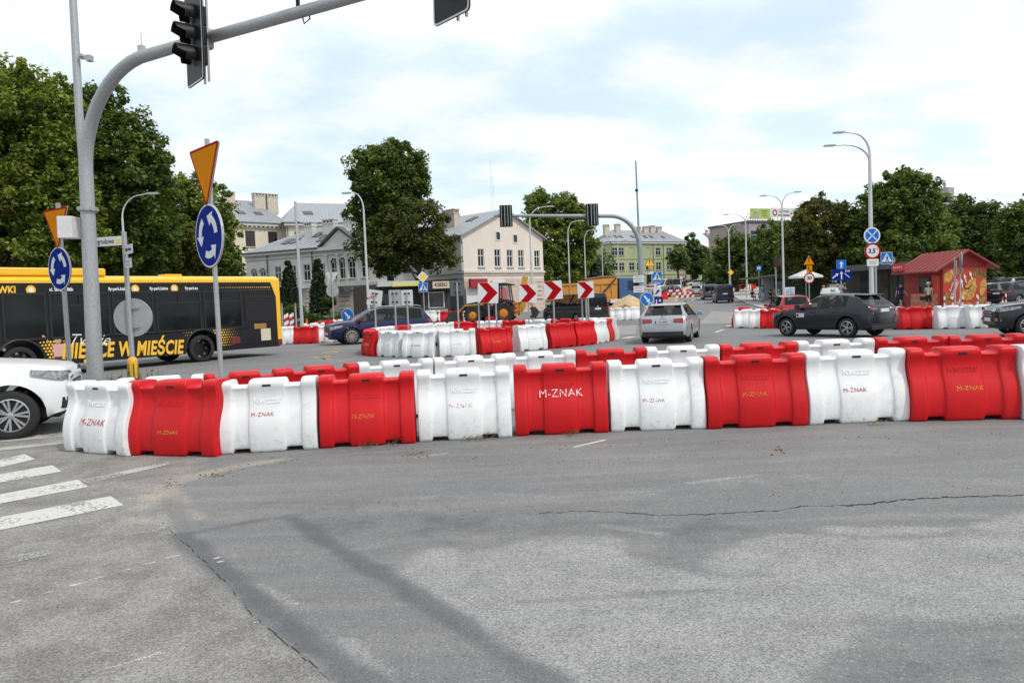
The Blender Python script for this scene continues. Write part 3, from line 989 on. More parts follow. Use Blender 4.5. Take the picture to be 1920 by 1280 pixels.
def circ(r, n=28, cx=0, cz=0):
    return [(cx + r * math.cos(2 * PI * i / n), cz + r * math.sin(2 * PI * i / n)) for i in range(n)]
def rpoly(pts, r, n=4):
    """round the corners of a polygon"""
    out = []
    k = len(pts)
    for i in range(k):
        p, a, b = Vector(pts[i]), Vector(pts[i - 1]), Vector(pts[(i + 1) % k])
        d1, d2 = (a - p).normalized(), (b - p).normalized()
        q0, q1 = p + d1 * r, p + d2 * r
        for j in range(n + 1):
            t = j / n
            out.append(tuple(q0 * (1 - t) ** 2 + p * 2 * t * (1 - t) + q1 * t * t))
    return out
def rect(w, h, r=.03, cx=0, cz=0):
    return rpoly([(cx - w / 2, cz - h / 2), (cx + w / 2, cz - h / 2), (cx + w / 2, cz + h / 2), (cx - w / 2, cz + h / 2)], r)
def tri(side, r=.06, down=False, cz=0):
    h = side * .866
    p = [(-side / 2, -h / 3), (side / 2, -h / 3), (0, 2 * h / 3)]
    if down: p = [(side / 2, h / 3), (-side / 2, h / 3), (0, -2 * h / 3)]
    return [(x, z + cz) for x, z in rpoly(p, r)]
def plate(t, name, layers, z, back=SBACK, x=0, y=0, rot=0, thick=.02):
    """sign panel: back plate carries its printed layers as sub-parts; layers = [(part name, polygon, material)]"""
    M = T(x, y, z) @ RZ(rot)
    mb = MB(); mb.prism(layers[0][1], -.004, thick)
    pl = mb.build(name, back, t); pl.matrix_local = M
    for k, (nm, poly, m) in enumerate(layers):
        mb = MB()
        for q in (poly if isinstance(poly[0][0], (tuple, list)) else [poly]):
            mb.prism(q, -.006 - .003 * k - .001, -.003 - .003 * k)
        mb.build(nm, m, pl)
    return pl
def post(t, r, h, name='post', x=0, y=0, m=None, z0=0):
    mb = MB(); mb.cyl((x, y, z0), (x, y, h), r, r, 10)
    return mb.build(name, m or GALV, t, True)
def arc_arrow(r, w, a0, a1, head=.5):
    """curved arrow round the centre from angle a0 to a1 (degrees, counter-clockwise)"""
    n = 10
    ah = a1 - (a1 - a0) * .36
    out = [((r + w / 2) * math.cos(R_(a0 + (ah - a0) * i / n)), (r + w / 2) * math.sin(R_(a0 + (ah - a0) * i / n))) for i in range(n + 1)]
    inn = [((r - w / 2) * math.cos(R_(a0 + (ah - a0) * i / n)), (r - w / 2) * math.sin(R_(a0 + (ah - a0) * i / n))) for i in range(n + 1)]
    o2 = ((r + w * 1.15) * math.cos(R_(ah)), (r + w * 1.15) * math.sin(R_(ah)))
    i2 = ((r - w * 1.15) * math.cos(R_(ah)), (r - w * 1.15) * math.sin(R_(ah)))
    tip = ((r + w * .1) * math.cos(R_(a1)), (r + w * .1) * math.sin(R_(a1)))
    return out + [o2, tip, i2] + inn[::-1]
def straight_arrow(L_, w, hw, hl, rot=0, cx=0, cz=0):
    p = [(-w / 2, -L_ / 2), (w / 2, -L_ / 2), (w / 2, L_ / 2 - hl), (hw / 2, L_ / 2 - hl), (0, L_ / 2), (-hw / 2, L_ / 2 - hl), (-w / 2, L_ / 2 - hl)]
    c, s = math.cos(rot), math.sin(rot)
    return [(cx + x * c - z * s, cz + x * s + z * c) for x, z in p]
def roundabout_plate(t, r, z, **k):
    return plate(t, 'roundabout_sign', [('rim', circ(r), SWHITE), ('blue_field', circ(r * .95), SBLUE),
                 ('arrow', arc_arrow(r * .60, r * .22, 125, 210), SWHITE), ('arrow', arc_arrow(r * .60, r * .22, 245, 330), SWHITE), ('arrow', arc_arrow(r * .60, r * .22, 5, 90), SWHITE)], z, **k)
def yield_plate(t, side, z, **k):
    return plate(t, 'yield_sign', [('red_border', tri(side, .05, True), SRED), ('amber_field', tri(side * .875, .03, True), SYEL)], z, **k)
def keep_right_plate(t, r, z, rot=R_(-135), **k):
    return plate(t, 'keep_right_sign', [('rim', circ(r), SWHITE), ('blue_field', circ(r * .95), SBLUE2), ('arrow', straight_arrow(r * 1.35, r * .26, r * .7, r * .5, R_(-140)), SWHITE)], z, **k)
def ped_plate(t, s, z, **k):
    person = [[(-.02, .10), (.05, .10), (.06, -.02), (-.01, -.04)], [(-.01, -.03), (.03, -.03), (-.06, -.18), (-.10, -.17)], [(.02, -.03), (.06, -.03), (.10, -.18), (.06, -.18)], circ(.033, 10, .015, .15), [(-.02, .08), (-.01, .06), (-.09, -.01), (-.10, .01)], [(.04, .09), (.05, .07), (.12, .01), (.11, -.01)]]
    person = [[(x * s / .6, z_ * s / .6 - .03 * s) for x, z_ in q] for q in person]
    return plate(t, 'crossing_sign', [('white_edge', rect(s, s), SWHITE), ('blue_field', rect(s * .94, s * .94), SBLUE2), ('white_triangle', tri(s * .86, .02, False, -.06 * s), SWHITE), ('figure', person, BLK)], z, **k)

# ---- the large give-way / roundabout sign between the two barrier rows
def sign_pos(u, v, Y):
    p = PT(u, v, Y); p.z = gz(p.x, Y); return p
p = sign_pos(417, 735, 10.05)
t = thing('road_sign', 'large amber give way triangle over a blue roundabout disc between barrier rows', 'road sign', p, R_(-45))
post(t, .032, 4.05)
yield_plate(t, .93, 3.68, y=-.05)
roundabout_plate(t, .42, 2.77, y=-.05)
mb = MB()
for z in (2.55, 3.0, 3.5, 3.75): mb.box((0, -.01, z), (.14, .085, .03))
mb.build('clamp', GALV, t)
p = sign_pos(128, 650, 15.0)
t = thing('road_sign', 'smaller amber give way triangle over a blue roundabout disc, in front of the bus', 'road sign', p, R_(-33))
post(t, .045, 4.05)
yield_plate(t, .95, 3.66, y=-.06)
roundabout_plate(t, .43, 2.75, y=-.06)

# ---- post with street name plates and the back of a round sign
p = sign_pos(250, 700, 15.6)
t = thing('sign_post', 'grey post with street name plates, a round sign back and a yellow base guard', 'sign post', p, R_(-12))
post(t, .052, 3.5)
mb = MB(); mb.lathe([(.10, 0), (.105, .5), (.105, .78), (.09, .86), (.052, .90)], 16)
yg = mb.build('base_guard', YPOST, t, True)
mb = MB()
for a in range(6): mb.box((.104 * math.cos(a * PI / 3 + .3), .104 * math.sin(a * PI / 3 + .3), .55), (.012, .03, .42), M=None)
mb.build('slot', mat('dark_slot', (.16, .09, .01), .8), yg)
sp_ = plate(t, 'street_name_plate', [('white_face', rect(.86, .19, .02), SWHITE), ], 3.32, x=-.46, y=-.03)
text('ul.Ogrodowa', .15, BLK, sp_, T(-.05, -.012, 0) @ FRONT, bold=.001, sx=.74)
mb = MB(); mb.prism(rect(.09, .1, .02, .35, 0), -.012, -.008); mb.build('gold_emblem', SYEL2, sp_)
sp2 = plate(t, 'street_name_plate', [('white_face', rect(.46, .19, .02), SWHITE)], 3.12, x=.18, y=-.14, rot=R_(-32))
text('Ogrodowa', .10, BLK, sp2, T(.03, -.012, 0) @ FRONT, bold=.003, sx=.8)
mb = MB(); mb.prism(rect(.07, .1, .02, -.17, 0), -.012, -.008); mb.build('gold_emblem', SYEL2, sp2)
plate(t, 'small_plate', [('white_face', rect(.32, .2, .02), SWHITE), ('print_line', [[(-.1, .02), (.1, .02), (.1, .05), (-.1, .05)], [(-.08, -.05), (.1, -.05), (.1, -.02), (-.08, -.02)]], SBACK)], 2.84, x=.14, y=-.11, rot=R_(-32))
rb = plate(t, 'round_sign_back', [('grey_disc', circ(.40), SBACK)], 1.72, x=.04, y=.055, rot=R_(14))
mb = MB()
for z in (-.20, .20):
    mb.box((0, -.03, z), (.28, .02, .035))
    for x in (-.05, .05): mb.box((x, -.045, z), (.02, .02, .05))
mb.build('bracket', GALV, rb)

# ---- cantilever traffic light mast
def hood(mb, r, L_, z, mi=0):
    """open visor round a lens, looking along -y"""
    n = 14
    vs, fs = [], []
    for i in range(n + 1):
        a = R_(-35 + 250 * i / n)
        c, s = math.cos(a), math.sin(a)
        l = L_ * (.55 + .45 * max(0, s)) if s < .3 else L_
        for rr_ in (r, r * .94):
            vs += [(rr_ * c, 0, z + rr_ * s), (rr_ * c, -l, z + rr_ * s)]
    for i in range(n):
        a = i * 4; b = a + 4
        fs += [(a, a + 1, b + 1, b), (a + 2, b + 2, b + 3, a + 3), (a + 1, a + 3, b + 3, b + 1)]
    mb.add(vs, fs, mi)
def signal_head(parent, M, h=1.46, w=.66, name='signal_head', front=True, ribs=True, lens_r=.135):
    mb = MB()
    mb.prism(rect(w, h, .07), -.012, .012)
    hd = mb.build(name, DARKP, parent); hd.matrix_local = M
    mb = MB()
    o, i_ = rect(w * 1.0, h, .07), rect(w * .93, h * .968, .06)
    n = len(o)
    vs = [(x, -.016, z) for x, z in o] + [(x, -.016, z) for x, z in i_]
    fs = [(k, (k + 1) % n, n + (k + 1) % n, n + k) for k in range(n)]
    mb.add(vs, fs); mb.build('white_border', SWHITE, hd)
    mb = MB()
    for k in (-1, 0, 1): mb.box((0, .08, k * .31), (.30, .15, .305))
    mb.build('housing', DARKP, hd, bevel=.02)
    if front:
        for k in (1, 0, -1):
            mb = MB(); mb.lathe([(lens_r, 0), (lens_r * .8, .03), (lens_r * .4, .05), (.001, .055)], 18, M=RX(R_(90)) )
            l = mb.build('lens', LENS, hd, True); l.location = (0, -.014, k * .33)
            mb = MB(); hood(mb, lens_r * 1.12, .30, 0)
            v = mb.build('visor', DARKP, hd, True); v.location = (0, -.014, k * .33)
    if ribs:
        for k in range(4):
            mb = MB(); mb.box(((k - 1.5) * w * .24, .175 if abs(k - 1.5) < 1 else .03, 0), (.03, .03, h * .94)); mb.build('rib', SBACK, hd)
    return hd

p = sign_pos(178, 716, 14.0)
MX, MY = p.x, p.y
t = thing('traffic_light_mast', 'tall galvanised mast with a long arm carrying traffic lights over the road at left', 'traffic light', p, 0)
d = Vector((.88, -.475, 0))
t.rotation_euler = (0, R_(1.4), 0)
mb = MB(); mb.tube([(0, 0, -.2), (0, 0, 1.2), (0, 0, 3.9)], [.148, .14, .122], 20)
mb.build('pole', GALV, t, True)
mb = MB(); mb.lathe([(.16, 3.72), (.165, 3.74), (.165, 3.79), (.14, 3.80)], 20)
for k in range(8): mb.box((.165 * math.cos(k * PI / 4), .165 * math.sin(k * PI / 4), 3.765), (.03, .03, .06))
mb.build('flange', GALV, t)
pts, rs = [(0, 0, 3.9), (0, 0, 4.3)], [.122, .12]
R0 = 1.85
for k in range(0, 13):
    a = k / 12 * R_(84)
    q = d * (R0 * (1 - math.cos(a))); pts.append((q.x, q.y, 4.45 + R0 * math.sin(a) * .98)); rs.append(.118 - .001 * k)
for s_ in (2.6, 4, 6, 8, 9.4, 11):
    q = d * s_; pts.append((q.x, q.y, 6.24 + .012 * s_)); rs.append(.104 - .003 * s_)
mb = MB(); mb.tube(pts, rs, 18); mb.build('arm', GALV, t, True)
mb = MB(); mb.tube([(-.06, 0.03, 4.6), (-.09, .03, 5.3), (-.13, .03, 9.4)], [.075, .072, .06], 14)
mb.build('upper_pole', GALV, t, True)
mb = MB(); mb.box((-.33, -.06, 3.42), (.27, .30, .40)); bx_ = mb.build('control_box', mat('white_box_paint', (.62, .62, .60), .5), t, bevel=.01)
mb = MB(); mb.box((-.47, -.1, 3.42), (.01, .015, .03)); mb.build('box_lock', BLK, bx_)
mb = MB(); mb.box((.08, 0, 6.52), (.16, .05, .05)); mb.box((.17, -.02, 6.50), (.09, .12, .10)); mb.box((.03, -.02, 6.55), (.06, .1, .05)); mb.build('sensor', SBACK, t)
q = d * 1.72
mb = MB(); mb.box((q.x, q.y, 6.32), (.10, .10, .24)); mb.cyl((q.x, q.y, 6.44), (q.x, q.y, 6.68), .008, .005, 6); mb.build('detector', GALV2, t)
q = d * 5.35
mb = MB(); mb.box((q.x, q.y, 6.50), (.05, .05, .28)); mb.box((q.x - .04, q.y - .1, 6.68), (.14, .34, .13), M=None); mb.box((q.x + .1, q.y - .08, 6.62), (.08, .12, .05)); mb.tube([(q.x + .05, q.y, 6.3), (q.x + .10, q.y - .05, 6.12), (q.x + .18, q.y - .03, 6.2), (q.x + .16, q.y, 6.34)], .012, 6)
mb.build('camera_unit', DARKP, t)
for s_, zc in ((3.38, 6.26), (8.27, 6.36)):
    q = d * s_
    M = T(q.x - .16 if s_ < 5 else q.x - .16, q.y - .14, zc) @ RZ(R_(-49.5))
    hd = signal_head(t, M, 1.50, .78, lens_r=.15)
    mb = MB(); mb.box((0, .2, 0), (.14, .16, .30)); mb.build('mount', GALV, hd)
mb = MB()
for q in ((-.0, -.0),): pass

# ---- the mast on the far side of the junction
p = GY(1207, 45)
t = thing('traffic_light_mast', 'distant grey mast with an arm to the left holding two traffic lights seen from behind', 'traffic light', p, 0)
GM = mat('grey_green_steel', (.27, .31, .31), .5, .35, .06, 6)
pts = [(0, 0, -.2), (-.04, 0, 2), (-.10, 0, 4.6)]; rs = [.19, .17, .155]
for k in range(1, 11):
    a = k / 10 * PI / 2
    pts.append((-.10 - 1.7 * (1 - math.cos(a)), 0, 4.6 + 1.95 * math.sin(a))); rs.append(.15 - .003 * k)
pts += [(-4, 0, 6.64), (-8.75, 0, 6.85)]; rs += [.11, .075]
mb = MB(); mb.tube(pts[:3], rs[:3], 14); mb.build('pole', GM, t, True)
mb = MB(); mb.tube(pts[2:], rs[2:], 14); mb.build('arm', GM, t, True)
mb = MB(); mb.tube([(-.12, 0, 4.7), (-.18, 0, 9.75)], [.07, .045], 8); mb.build('upper_pole', GM, t, True)
mb = MB(); mb.box((-.19, -.02, 8.0), (.16, .16, .12)); mb.build('sensor', DARKP, t)
for u_, w_ in ((949, .76), (1110, .76)):
    x_ = PT(u_, 410, 45).x - p.x
    signal_head(t, T(x_, -.16, 6.66 + (.12 if u_ < 1000 else 0)) @ RZ(PI + R_(6)), 1.3, w_, front=False)
for z_, w_ in ((2.72, .66), (2.50, .66), (2.1, .66), (1.9, .66)):
    plate(t, 'direction_plate', [('white_face', rect(w_, .185, .02), SWHITE), ('print_line', [[(-.24, -.03), (.22, -.03), (.22, .03), (-.24, .03)]], SBACK)], z_ + .12, x=-.26, y=-.2, rot=R_(6))

# ---- sign clusters by the far mast
def cluster(name, lb, u, Y, h, rz=0, r=.035, cat='road sign', group=None):
    t = thing(name, lb, cat, GY(u, Y), R_(rz), group)
    post(t, r, h)
    return t
t = cluster('road_sign', 'round blue keep right arrow sign beside the far mast, on a yellow base', 1214, 44, 1.05, 8)
keep_right_plate(t, .40, 1.52, y=-.05); mb = MB(); mb.lathe([(.12, 0), (.12, .8), (.06, .95)], 12); mb.build('base_guard', YPOST, t, True)
t = cluster('road_sign', 'round blue arrow sign on a yellow base before the hedge, left of the blue car', 655, 42, 1.0, -22)
keep_right_plate(t, .41, 1.28, y=-.05); mb = MB(); mb.lathe([(.12, 0), (.12, .75), (.06, .9)], 12); mb.build('base_guard', YPOST, t, True)
t = cluster('road_sign', 'yellow warning triangle with exclamation mark above smaller plates, right of the far mast', 1221, 47, 3.9)
plate(t, 'warning_sign', [('border', tri(.66, .05), SRED), ('yellow_field', tri(.56, .03), SYEL2), ('mark', [[(-.025, .0), (.025, .0), (.035, .24), (-.035, .24)], [(-.025, -.08), (.025, -.08), (.025, -.03), (-.025, -.03)]], BLK)], 3.72, y=-.05)
mb = MB(); mb.lathe([(.001, 0), (.09, .02), (.09, .14), (.001, .18)], 12, M=T(0, -.08, 3.35)); mb.build('amber_beacon', mat('amber_lamp', (.8, .3, .01), .3), t, True)
plate(t, 'small_plate', [('white_face', rect(.46, .16, .02), SWHITE), ('red_arrow', [(-.2, 0), (-.1, -.05), (-.1, .05)], SRED)], 3.12, y=-.05)
t = cluster('road_sign', 'square blue pedestrian crossing sign over smaller blue plates, above the silver estate car', 1234, 48, 3.2)
ped_plate(t, .66, 2.86, y=-.05)
plate(t, 'blue_plate', [('blue_field', rect(.62, .16, .02), SBLUE2), ('white_line', [[(-.2, -.03), (.2, -.03), (.2, .03), (-.2, .03)]], SWHITE)], 2.44, y=-.05)
plate(t, 'arrow_plate', [('white_face', rect(.5, .55, .02), SWHITE), ('blue_arrow', straight_arrow(.4, .1, .25, .16, R_(-40)), SBLUE)], 1.9, y=-.05, x=.0)
plate(t, 'blue_board', [('blue_field', rect(.55, .66, .02), SBLUE), ('white_line', [[(-.18, -.22), (-.1, -.22), (-.1, .2), (-.18, .2)], [(.02, -.2), (.14, -.2), (.14, -.08), (.02, -.08)], [(.02, .05), (.14, .05), (.14, .2), (.02, .2)]], SWHITE)], 1.22, y=-.05, x=.06)
t = cluster('road_sign', 'small traffic light on a thin post between the far mast and the blue crossing sign', 1219, 46, 2.6, cat='traffic light')
mb = MB(); mb.box((0, -.1, 2.75), (.26, .18, .5)); mb.build('signal_head', DARKP, t, bevel=.02)
plate(t, 'no_stopping_board', [('white_face', rect(.7, .26, .02), SWHITE), ('red_dash', [[(-.25, -.05), (.2, -.05), (.2, .05), (-.25, .05)]], SRED)], 2.26, y=-.05, x=.1)

# chevron boards inside the ring and boards seen from behind
def chevron(u, v, Y, s, lb, rz=0, posts=(0,), tilt=0):
    c = PT(u, v, Y)
    zc = c.z - gz(c.x, Y)
    t = thing('chevron_board', lb, 'road sign', (c.x, c.y, gz(c.x, Y)), R_(rz), 'red chevron boards')
    a = s / 2
    ch = [(-a * .98, a * .98), (-a * .06, a * .98), (a * .94, a * .02), (0, -a * .98), (-a * .86, -a * .98), (-.06 * a, a * .02)]
    pl = plate(t, 'board', [('white_face', rect(s, s, .04), SWHITE), ('red_chevron', ch, SRED)], zc, y=-.05)
    pl.rotation_euler = (0, R_(tilt), 0)
    for x in posts: post(t, .035, zc + s * .3 if x == 0 else zc - s * .2, x=x, y=0 if x == 0 else .3)
chevron(915, 549, 30, .82, 'large red chevron board on three posts, leftmost of the four', 6, (0, -.38, .32), 3)
chevron(990, 550, 30.6, .74, 'tilted red chevron board second from the left, in front of the digger', 4, (0,), 4)
chevron(1037, 544, 31, .76, 'red chevron board third from the left, before the pink gable corner', 2, (0,), -3)
chevron(1098, 543.5, 31.6, .69, 'red chevron board at the right on three posts, before the orange tipper body', 0, (0, -.14, .12), -2)
def back_board(u, v, Y, w, h, lb, rz=0, tilt=0, m=None, words=False):
    c = PT(u, v, Y); zc = c.z - gz(c.x, Y)
    t = thing('board_back', lb, 'road sign', (c.x, c.y, gz(c.x, Y)), R_(rz), 'chevron boards seen from behind')
    post(t, .035, zc + h * .35)
    pl = plate(t, 'board', [('grey_face', rect(w, h, .04), m or SBACK)], zc, y=.045); pl.rotation_euler = (0, R_(tilt), 0)
    mb = MB()
    for z in (-h * .28, h * .28):
        mb.box((0, -.02, z), (.24, .03, .05))
    mb.build('bracket', DARKP, pl)
    if words: text('M.ZNAK', .12, INK['r'], pl, T(-.12, -.012, 0) @ RY(R_(-22)) @ FRONT, 'stencil_letters', bold=.004)
PALEB = mat('pale_sign_back', (.55, .56, .57), .5, .1, .08, 5)
back_board(702, 558, 30, .60, .62, 'pale tilted board back with red scrawl, left of three behind the blue car', 0, 9, PALEB, True)
back_board(740, 558, 29.8, .48, .62, 'dark grey narrow board back, middle of three above the blue car', 0, 0, SBACK)
back_board(763, 558, 29.8, .46, .62, 'pale board back, right of three above the blue car', 0, 0, PALEB)
back_board(857, 540, 30, .56, .62, 'dark board back left of the leftmost chevron board', 0, 0, mat('dark_sign_back', (.09, .10, .11), .5))

# ---- lamps
def lamp(u, Y, h, arms, lb, r=.085, group='street lamps', dark=False):
    p = GY(u, Y)
    t = thing('street_lamp', lb, 'street lamp', p, 0, group)
    mb = MB(); mb.tube([(0, 0, -.1), (0, 0, 1.2), (0, 0, h - 1.2)], [r * 1.25, r * 1.1, r * .72], 10); mb.build('pole', LAMPM, t, True)
    for (ax, drop, rise) in arms:
        s = 1 if ax > 0 else -1
        pts = []
        for k in range(9):
            a = k / 8 * PI / 2
            pts.append((s * abs(ax) * .62 * (1 - math.cos(a)), 0, h - 1.2 - drop + (1.05 + rise * .3) * math.sin(a)))
        pts.append((ax * .85, 0, h - 1.2 - drop + 1.05 + rise * .3 + rise * .10))
        mb = MB(); mb.tube(pts, [r * .62 - r * .03 * k for k in range(10)], 8); am = mb.build('arm', LAMPM, t, True)
        x, z = pts[-1][0], pts[-1][2]
        mb = MB()
        q = [(0, -.02), (.12, -.055), (.6, -.05), (.68, 0), (.55, .05), (.1, .06), (0, .03)]
        mb.prism([(x + s * (a_ - .05), z + b_) for a_, b_ in (q if s > 0 else q[::-1])], -.11, .11)
        mb.build('lamp_head', SBACK, am, bevel=.015)
    return t
lamp(246, 40, 8.15, [(1.7, 0, .5)], 'single arm street lamp rising behind the bus roof, in front of the dark trees', .07)
lamp(693, 50, 9.1, [(-.95, 0, .3)], 'street lamp with short arm to the left, against the tall chestnut tree', .085)
lamp(1000, 61, 9.0, [(1.7, 0, .4)], 'street lamp with arm to the right, in front of the pink gable', .085)
lamp(1070, 73, 8.8, [(1.2, 0, .3)], 'street lamp in front of the tree right of the pink gable', .08)
lamp(1100, 84, 8.6, [(1.0, 0, .3)], 'street lamp right before the dark spruce', .08)
lamp(1132, 96, 8.4, [(1.0, 0, .3)], 'thin far street lamp before the left end of the green building', .08)
lamp(1161, 112, 8.6, [(1.0, 0, .3)], 'thin far street lamp before the middle of the green building', .07)
tR = lamp(1635, 42, 10.3, [(-1.65, 0.0, .5), (-2.3, .46, -.1)], 'big street lamp with two arms to the left and round signs on its pole', .12)
lamp(1470, 67, 9.9, [(-1.6, 0, .2), (1.35, -.02, .7)], 'street lamp with two arms like a Y, before the brownish chestnut', .10)
lamp(1401, 90, 10.3, [(-2.4, 0, .0), (1.2, 0, .3)], 'far street lamp with a long arm to the left, beside the waiting people', .10)
lamp(1369, 101, 9.6, [(-1.3, 0, .2), (1.3, 0, .3)], 'far street lamp with two short arms left of the others', .10)
lamp(1326, 190, 8.0, [(-1.6, 0, .2)], 'small far street lamp up the hill before pale walls', .13)
plate(tR, 'no_stopping_sign', [('rim', circ(.46), SWHITE), ('blue_field', circ(.38), SBLUE2), ('white_cross', [[(-.30, -.26), (-.26, -.30), (.30, .26), (.26, .30)], [(-.30, .26), (.26, -.30), (.30, -.26), (-.26, .30)]], SWHITE)], 4.58, y=-.14)
p35 = plate(tR, 'weight_limit_sign', [('red_ring', circ(.45), SRED), ('white_field', circ(.35), SWHITE)], 3.72, y=-.14, x=.02)
text('3,5', .34, BLK, p35, T(-.04, -.016, -.01) @ FRONT, bold=.012)
text('t', .16, BLK, p35, T(.25, -.016, .12) @ FRONT, bold=.006)
plate(tR, 'white_plate', [('white_face', rect(.66, .38, .03), SWHITE), ('print_line', [[(-.22, .02), (.22, .02), (.22, .07), (-.22, .07)], [(-.2, -.09), (.2, -.09), (.2, -.04), (-.2, -.04)]], SBACK)], 3.08, y=-.14, x=.02)

# ---- bare pole, small signals and delineators at the left
t = thing('bare_pole', 'tall bare dark grey pole standing in front of the ornate building', 'pole', GY(568, 42), 0)
mb = MB(); mb.tube([(0, 0, -.2), (0, 0, 7.75)], [.10, .07], 10); mb.build('shaft', GALV2, t, True); mb = MB(); mb.box((.08, 0, 6.6), (.1, .1, .08)); mb.build('bracket', DARKP, t)
for u_, Y_, lb in ((532, 43, 'black traffic light on a post right behind the bus tail'), (557, 46, 'black traffic light left of the bare pole, before the columnar cypress')):
    t = thing('traffic_light', lb, 'traffic light', GY(u_, Y_), R_(20), 'small traffic lights')
    post(t, .05, 2.2)
    mb = MB(); mb.box((0, -.1, 2.62), (.32, .2, .92)); hd = mb.build('signal_head', DARKP, t, bevel=.03)
    for k in (1, 0, -1):
        mb = MB(); hood(mb, .12, .2, 2.62 + k * .29); v = mb.build('visor', DARKP, hd, True); v.location = (0, -.2, 0)
for u_, Y_, lb in ((539, 42, 'red and white striped marker board beside the bus tail'), (549, 43.5, 'smaller striped marker board right of the other by the bus tail')):
    t = thing('marker_board', lb, 'road sign', GY(u_, Y_), R_(10), 'striped marker boards')
    for k in range(5):
        mb = MB(); z = .45 + k * .2; mb.prism([(-.12, z), (.12, z + .14), (.12, z + .335), (-.12, z + .195)], -.02, .02); mb.build('stripe_panel', STR_R if k % 2 else STR_W, t)
    mb = MB(); mb.box((0, .04, .7), (.05, .03, 1.4)); mb.box((0, 0, .06), (.5, .3, .12)); mb.build('foot', DARKP, t)
t = thing('traffic_cone', 'orange cone light standing on the far red barrier row before the shrubs', 'cone', GY(577, 44.5), 0)
mb = MB(); mb.lathe([(.24, 0), (.24, .05), (.16, .06), (.05, 1.15), (.001, 1.16)], 14); cn_ = mb.build('cone', mat('cone_orange', (.62, .10, .02), .5), t, True)
mb = MB(); mb.lathe([(.129, .4), (.103, .65)], 14, cap=False); mb.build('white_band', STR_W, cn_)
t = cluster('road_sign', 'grey back of a give way triangle over a round sign back, before the ornate entrance', 627, 50, 4.0)
plate(t, 'triangle_back', [('grey_face', tri(.88, .05, True), PALEB)], 3.6, y=.05)
plate(t, 'disc_back', [('grey_face', circ(.42), SBACK)], 2.62, y=.05)
t = cluster('road_sign', 'yellow and white priority diamond over a blue crossing sign beside the grey kiosk', 797, 53, 3.0)
dm = .42
plate(t, 'priority_sign', [('white_face', rpoly([(0, -dm), (dm, 0), (0, dm), (-dm, 0)], .04), SWHITE), ('yellow_field', rpoly([(0, -dm * .62), (dm * .62, 0), (0, dm * .62), (-dm * .62, 0)], .03), SYEL2)], 3.55, y=-.05)
ped_plate(t, .66, 2.80, y=-.05)

# ---- signs at the right
t = cluster('road_sign', 'orange exclamation triangle, orange arrow plate and thirty limit disc on one pole', 1518, 55, 2.2)
plate(t, 'warning_sign', [('border', tri(.78, .05), SYEL), ('amber_field', tri(.70, .03), SYEL), ('mark', [[(-.03, .02), (.03, .02), (.045, .32), (-.045, .32)], [(-.03, -.08), (.03, -.08), (.03, -.03), (-.03, -.03)]], BLK)], 3.62, y=-.05)
plate(t, 'arrow_plate', [('amber_field', rect(.40, .55, .02), SYEL), ('arrow', [(-.10, .2), (-.03, .2), (-.03, .02), (.12, -.12), (.12, -.22), (.18, -.22), (.09, -.26), (.0, -.18), (.05, -.14), (-.10, -.02)], BLK)], 3.06, y=-.05, x=.02)
p30 = plate(t, 'speed_limit_sign', [('red_ring', circ(.40), SRED), ('white_field', circ(.31), SWHITE)], 2.40, y=-.05)
text('30', .36, BLK, p30, T(0, -.016, 0) @ FRONT, bold=.012)
t = cluster('road_sign', 'blue lane boards with white arrows and bus lane marking, on a grey pole', 1578, 55, 3.5, r=.05)
plate(t, 'lane_sign', [('blue_field', rect(.72, .66, .03), SBLUE2), ('arrow', straight_arrow(.5, .12, .3, .22), SWHITE)], 3.32, y=-.07)
lb_ = plate(t, 'lane_board', [('blue_field', rect(1.40, .80, .03), SBLUE), ('arrow', [straight_arrow(.56, .09, .24, .2, R_(-52), -.44, -.05), straight_arrow(.6, .09, .24, .2, 0, .0, -.02)], SWHITE),
                            ('white_dash', [[(.2, .1), (.24, .13), (.62, -.2), (.58, -.23)]], SWHITE)], 2.55, y=-.07, x=.0)
text('BUS', .20, SWHITE, lb_, T(.45, -.018, .27) @ FRONT, bold=.004)
t = cluster('road_sign', 'blue pedestrian crossing sign on a bracket beside the big lamp', 1643, 43, 3.3, r=.06)
ped_plate(t, .68, 3.32, y=-.05, x=.62)
mb = MB(); mb.box((.3, 0, 3.06), (.7, .05, .05)); mb.build('bracket', GALV, t)
for u_, h_, sh, lb in ((1791, 3.2, 'rect', 'narrow rectangular sign seen edge on before the red kiosk'), (1801, 3.4, 'disc', 'round sign seen nearly edge on before the red kiosk')):
    t = cluster('road_sign', lb, u_, 42, h_, 68)
    if sh == 'rect': plate(t, 'rectangular_sign', [('grey_face', rect(.62, .8, .03), SBACK)], 2.6, y=-.05)
    else:
        plate(t, 'round_sign', [('grey_face', circ(.42), PALEB)], 3.05, y=-.05); plate(t, 'small_plate', [('grey_face', rect(.5, .3, .03), SBACK)], 2.45, y=-.05)
t = cluster('road_sign', 'purple and red round no parking sign with white plate far by the bus stop', 1393, 118, 3.0)
plate(t, 'no_parking_sign', [('red_ring', circ(.62), SRED), ('blue_field', circ(.48), mat('violet_blue', (.08, .05, .25), .5))], 2.8, y=-.05); plate(t, 'white_plate', [('white_face', rect(.7, .5, .02), SWHITE)], 1.75, y=-.05)
t = cluster('road_sign', 'small yellow diamond sign on the far lamp post at left of the bus stop', 1371, 99, 3.4)
plate(t, 'diamond_sign', [('white_face', rpoly([(0, -.45), (.45, 0), (0, .45), (-.45, 0)], .03), SYEL), ('yellow_field', rpoly([(0, -.35), (.35, 0), (0, .35), (-.35, 0)], .03), SYEL2)], 3.2, y=-.05)
t = cluster('road_sign', 'blue and white bus stop flag above the shelter roof', 1424, 77, 3.9)
